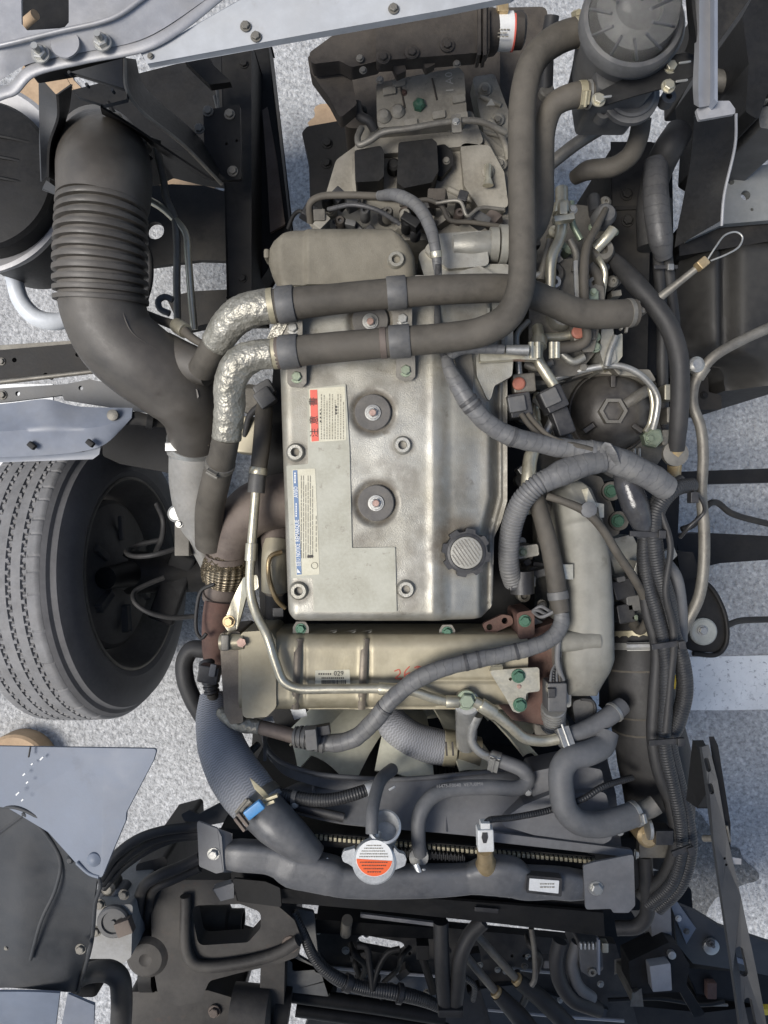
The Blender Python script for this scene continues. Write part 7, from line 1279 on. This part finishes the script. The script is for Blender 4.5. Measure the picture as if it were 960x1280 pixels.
# ---- small fittings along the front crossmember
random.seed(11)
for k in range(30):
    x = random.uniform(405, 770); y = random.uniform(1165, 1275); m = random.choice((CHASSIS, BLACK, STEEL_DIRTY, PLASTIC, SHROUD, CHASSIS)); zz = random.uniform(.76, .86)
    if k % 3 == 0: bolt(fc, x, y, zz, random.uniform(3.5, 6), random.choice((STEEL_DIRTY, ZINC, CHASSIS)))
    elif k % 3 == 1: obox('bracket_piece', (x, y, zz), (random.uniform(10, 34), random.uniform(4, 14), .03), m, fc, rz=random.uniform(-40, 40), bev=.003)
    else:
        a = random.uniform(-1, 1); tube('lead', [(x, y, zz), (x + 14 * a, y + 12, zz + .03), (x + 30 * a + 8, y + 26, zz + .02), (x + 44 * a, y + 44, zz)], random.uniform(2, 4.5), random.choice((HOSE_DK, CONDUIT_DK, BLACK)), fc, seg=8)
for x0, y0, x1, y1 in ((380, 1246, 560, 1268), (610, 1262, 780, 1276), (400, 1208, 545, 1220), (640, 1210, 700, 1216)): tube('panel_edge', [(x0, y0, .775), ((x0 + x1) / 2, (y0 + y1) / 2 + 1, .775), (x1, y1, .775)], 2, SILVER, fc, seg=6)

for x, y in ((606, 112), (622, 150), (632, 200), (636, 250)): lathe('flange_boss', (x, y, .975), [(8, -.02), (8, .004), (5, .008), (0, .008)], TRANS, gb, seg=16); bolt(gb, x, y, .983, 5.5, STEEL_DIRTY)
for x0, y0, x1, y1 in ((600, 120, 626, 132), (604, 165, 634, 172), (612, 226, 642, 228)): tube('cast_rib', [(x0, y0, .975), (x1, y1, .975)], 3, TRANS, gb, seg=8, straight=True)
# ================================================================ what stands round the bay: tilted cab in front, cargo body behind (unseen, both added outside the frame to shade the engine from the sky)
def slab(name, p, u, v, th, m, par=None, bev=.01, **t):
    """thick panel: corner p, edge vectors u and v"""
    p, u, v = Vector(p), Vector(u), Vector(v); n = u.cross(v).normalized() * th; bm = bmesh.new()
    a = [bm.verts.new(p + d) for d in (Vector(), u, u + v, v)]; b = [bm.verts.new(x.co + n) for x in a]
    bm.faces.new(a); bm.faces.new(b[::-1])
    for i in range(4): bm.faces.new((a[i], b[i], b[(i+1) % 4], a[(i+1) % 4]))
    return fin(bm, name, m, par, bev=bev, t=t)
cabu = empty('unseen_tilted_cab', Vector((0, -1.55, 1.0)), label='unseen underside of the tilted truck cab, added to shade the bay', cat='cab')  # unseen panel, added for the shade it casts
slab('floor', (-.85, -1.55, 1.02), (1.7, 0, 0), (0, .45, 2.4), -.06, CABGREY, cabu)
for x in (-.62, .50): slab('floor_rail', (x, -1.52, 1.12), (.12, 0, 0), (0, .41, 2.2), .07, CABDARK, cabu)
for k in (.35, .7): slab('cross_rail', (-.8, -1.51 + .45 * k, 1.05 + 2.4 * k), (1.6, 0, 0), (0, .03, .08), .05, CABDARK, cabu)
cbx = empty('unseen_cargo_body', Vector((0, 1.72, 1.0)), label='unseen front wall of the cargo body, added to shade the bay', cat='cargo body')  # unseen wall, added to block sky light from behind
slab('front_wall', (-1.05, 1.70, 1.15), (2.1, 0, 0), (0, 0, 2.3), -.05, FENDER, cbx)
for k in range(5): slab('stiffener', (-.9 + .42 * k, 1.68, 1.2), (.06, 0, 0), (0, 0, 2.2), .02, FENDER, cbx)
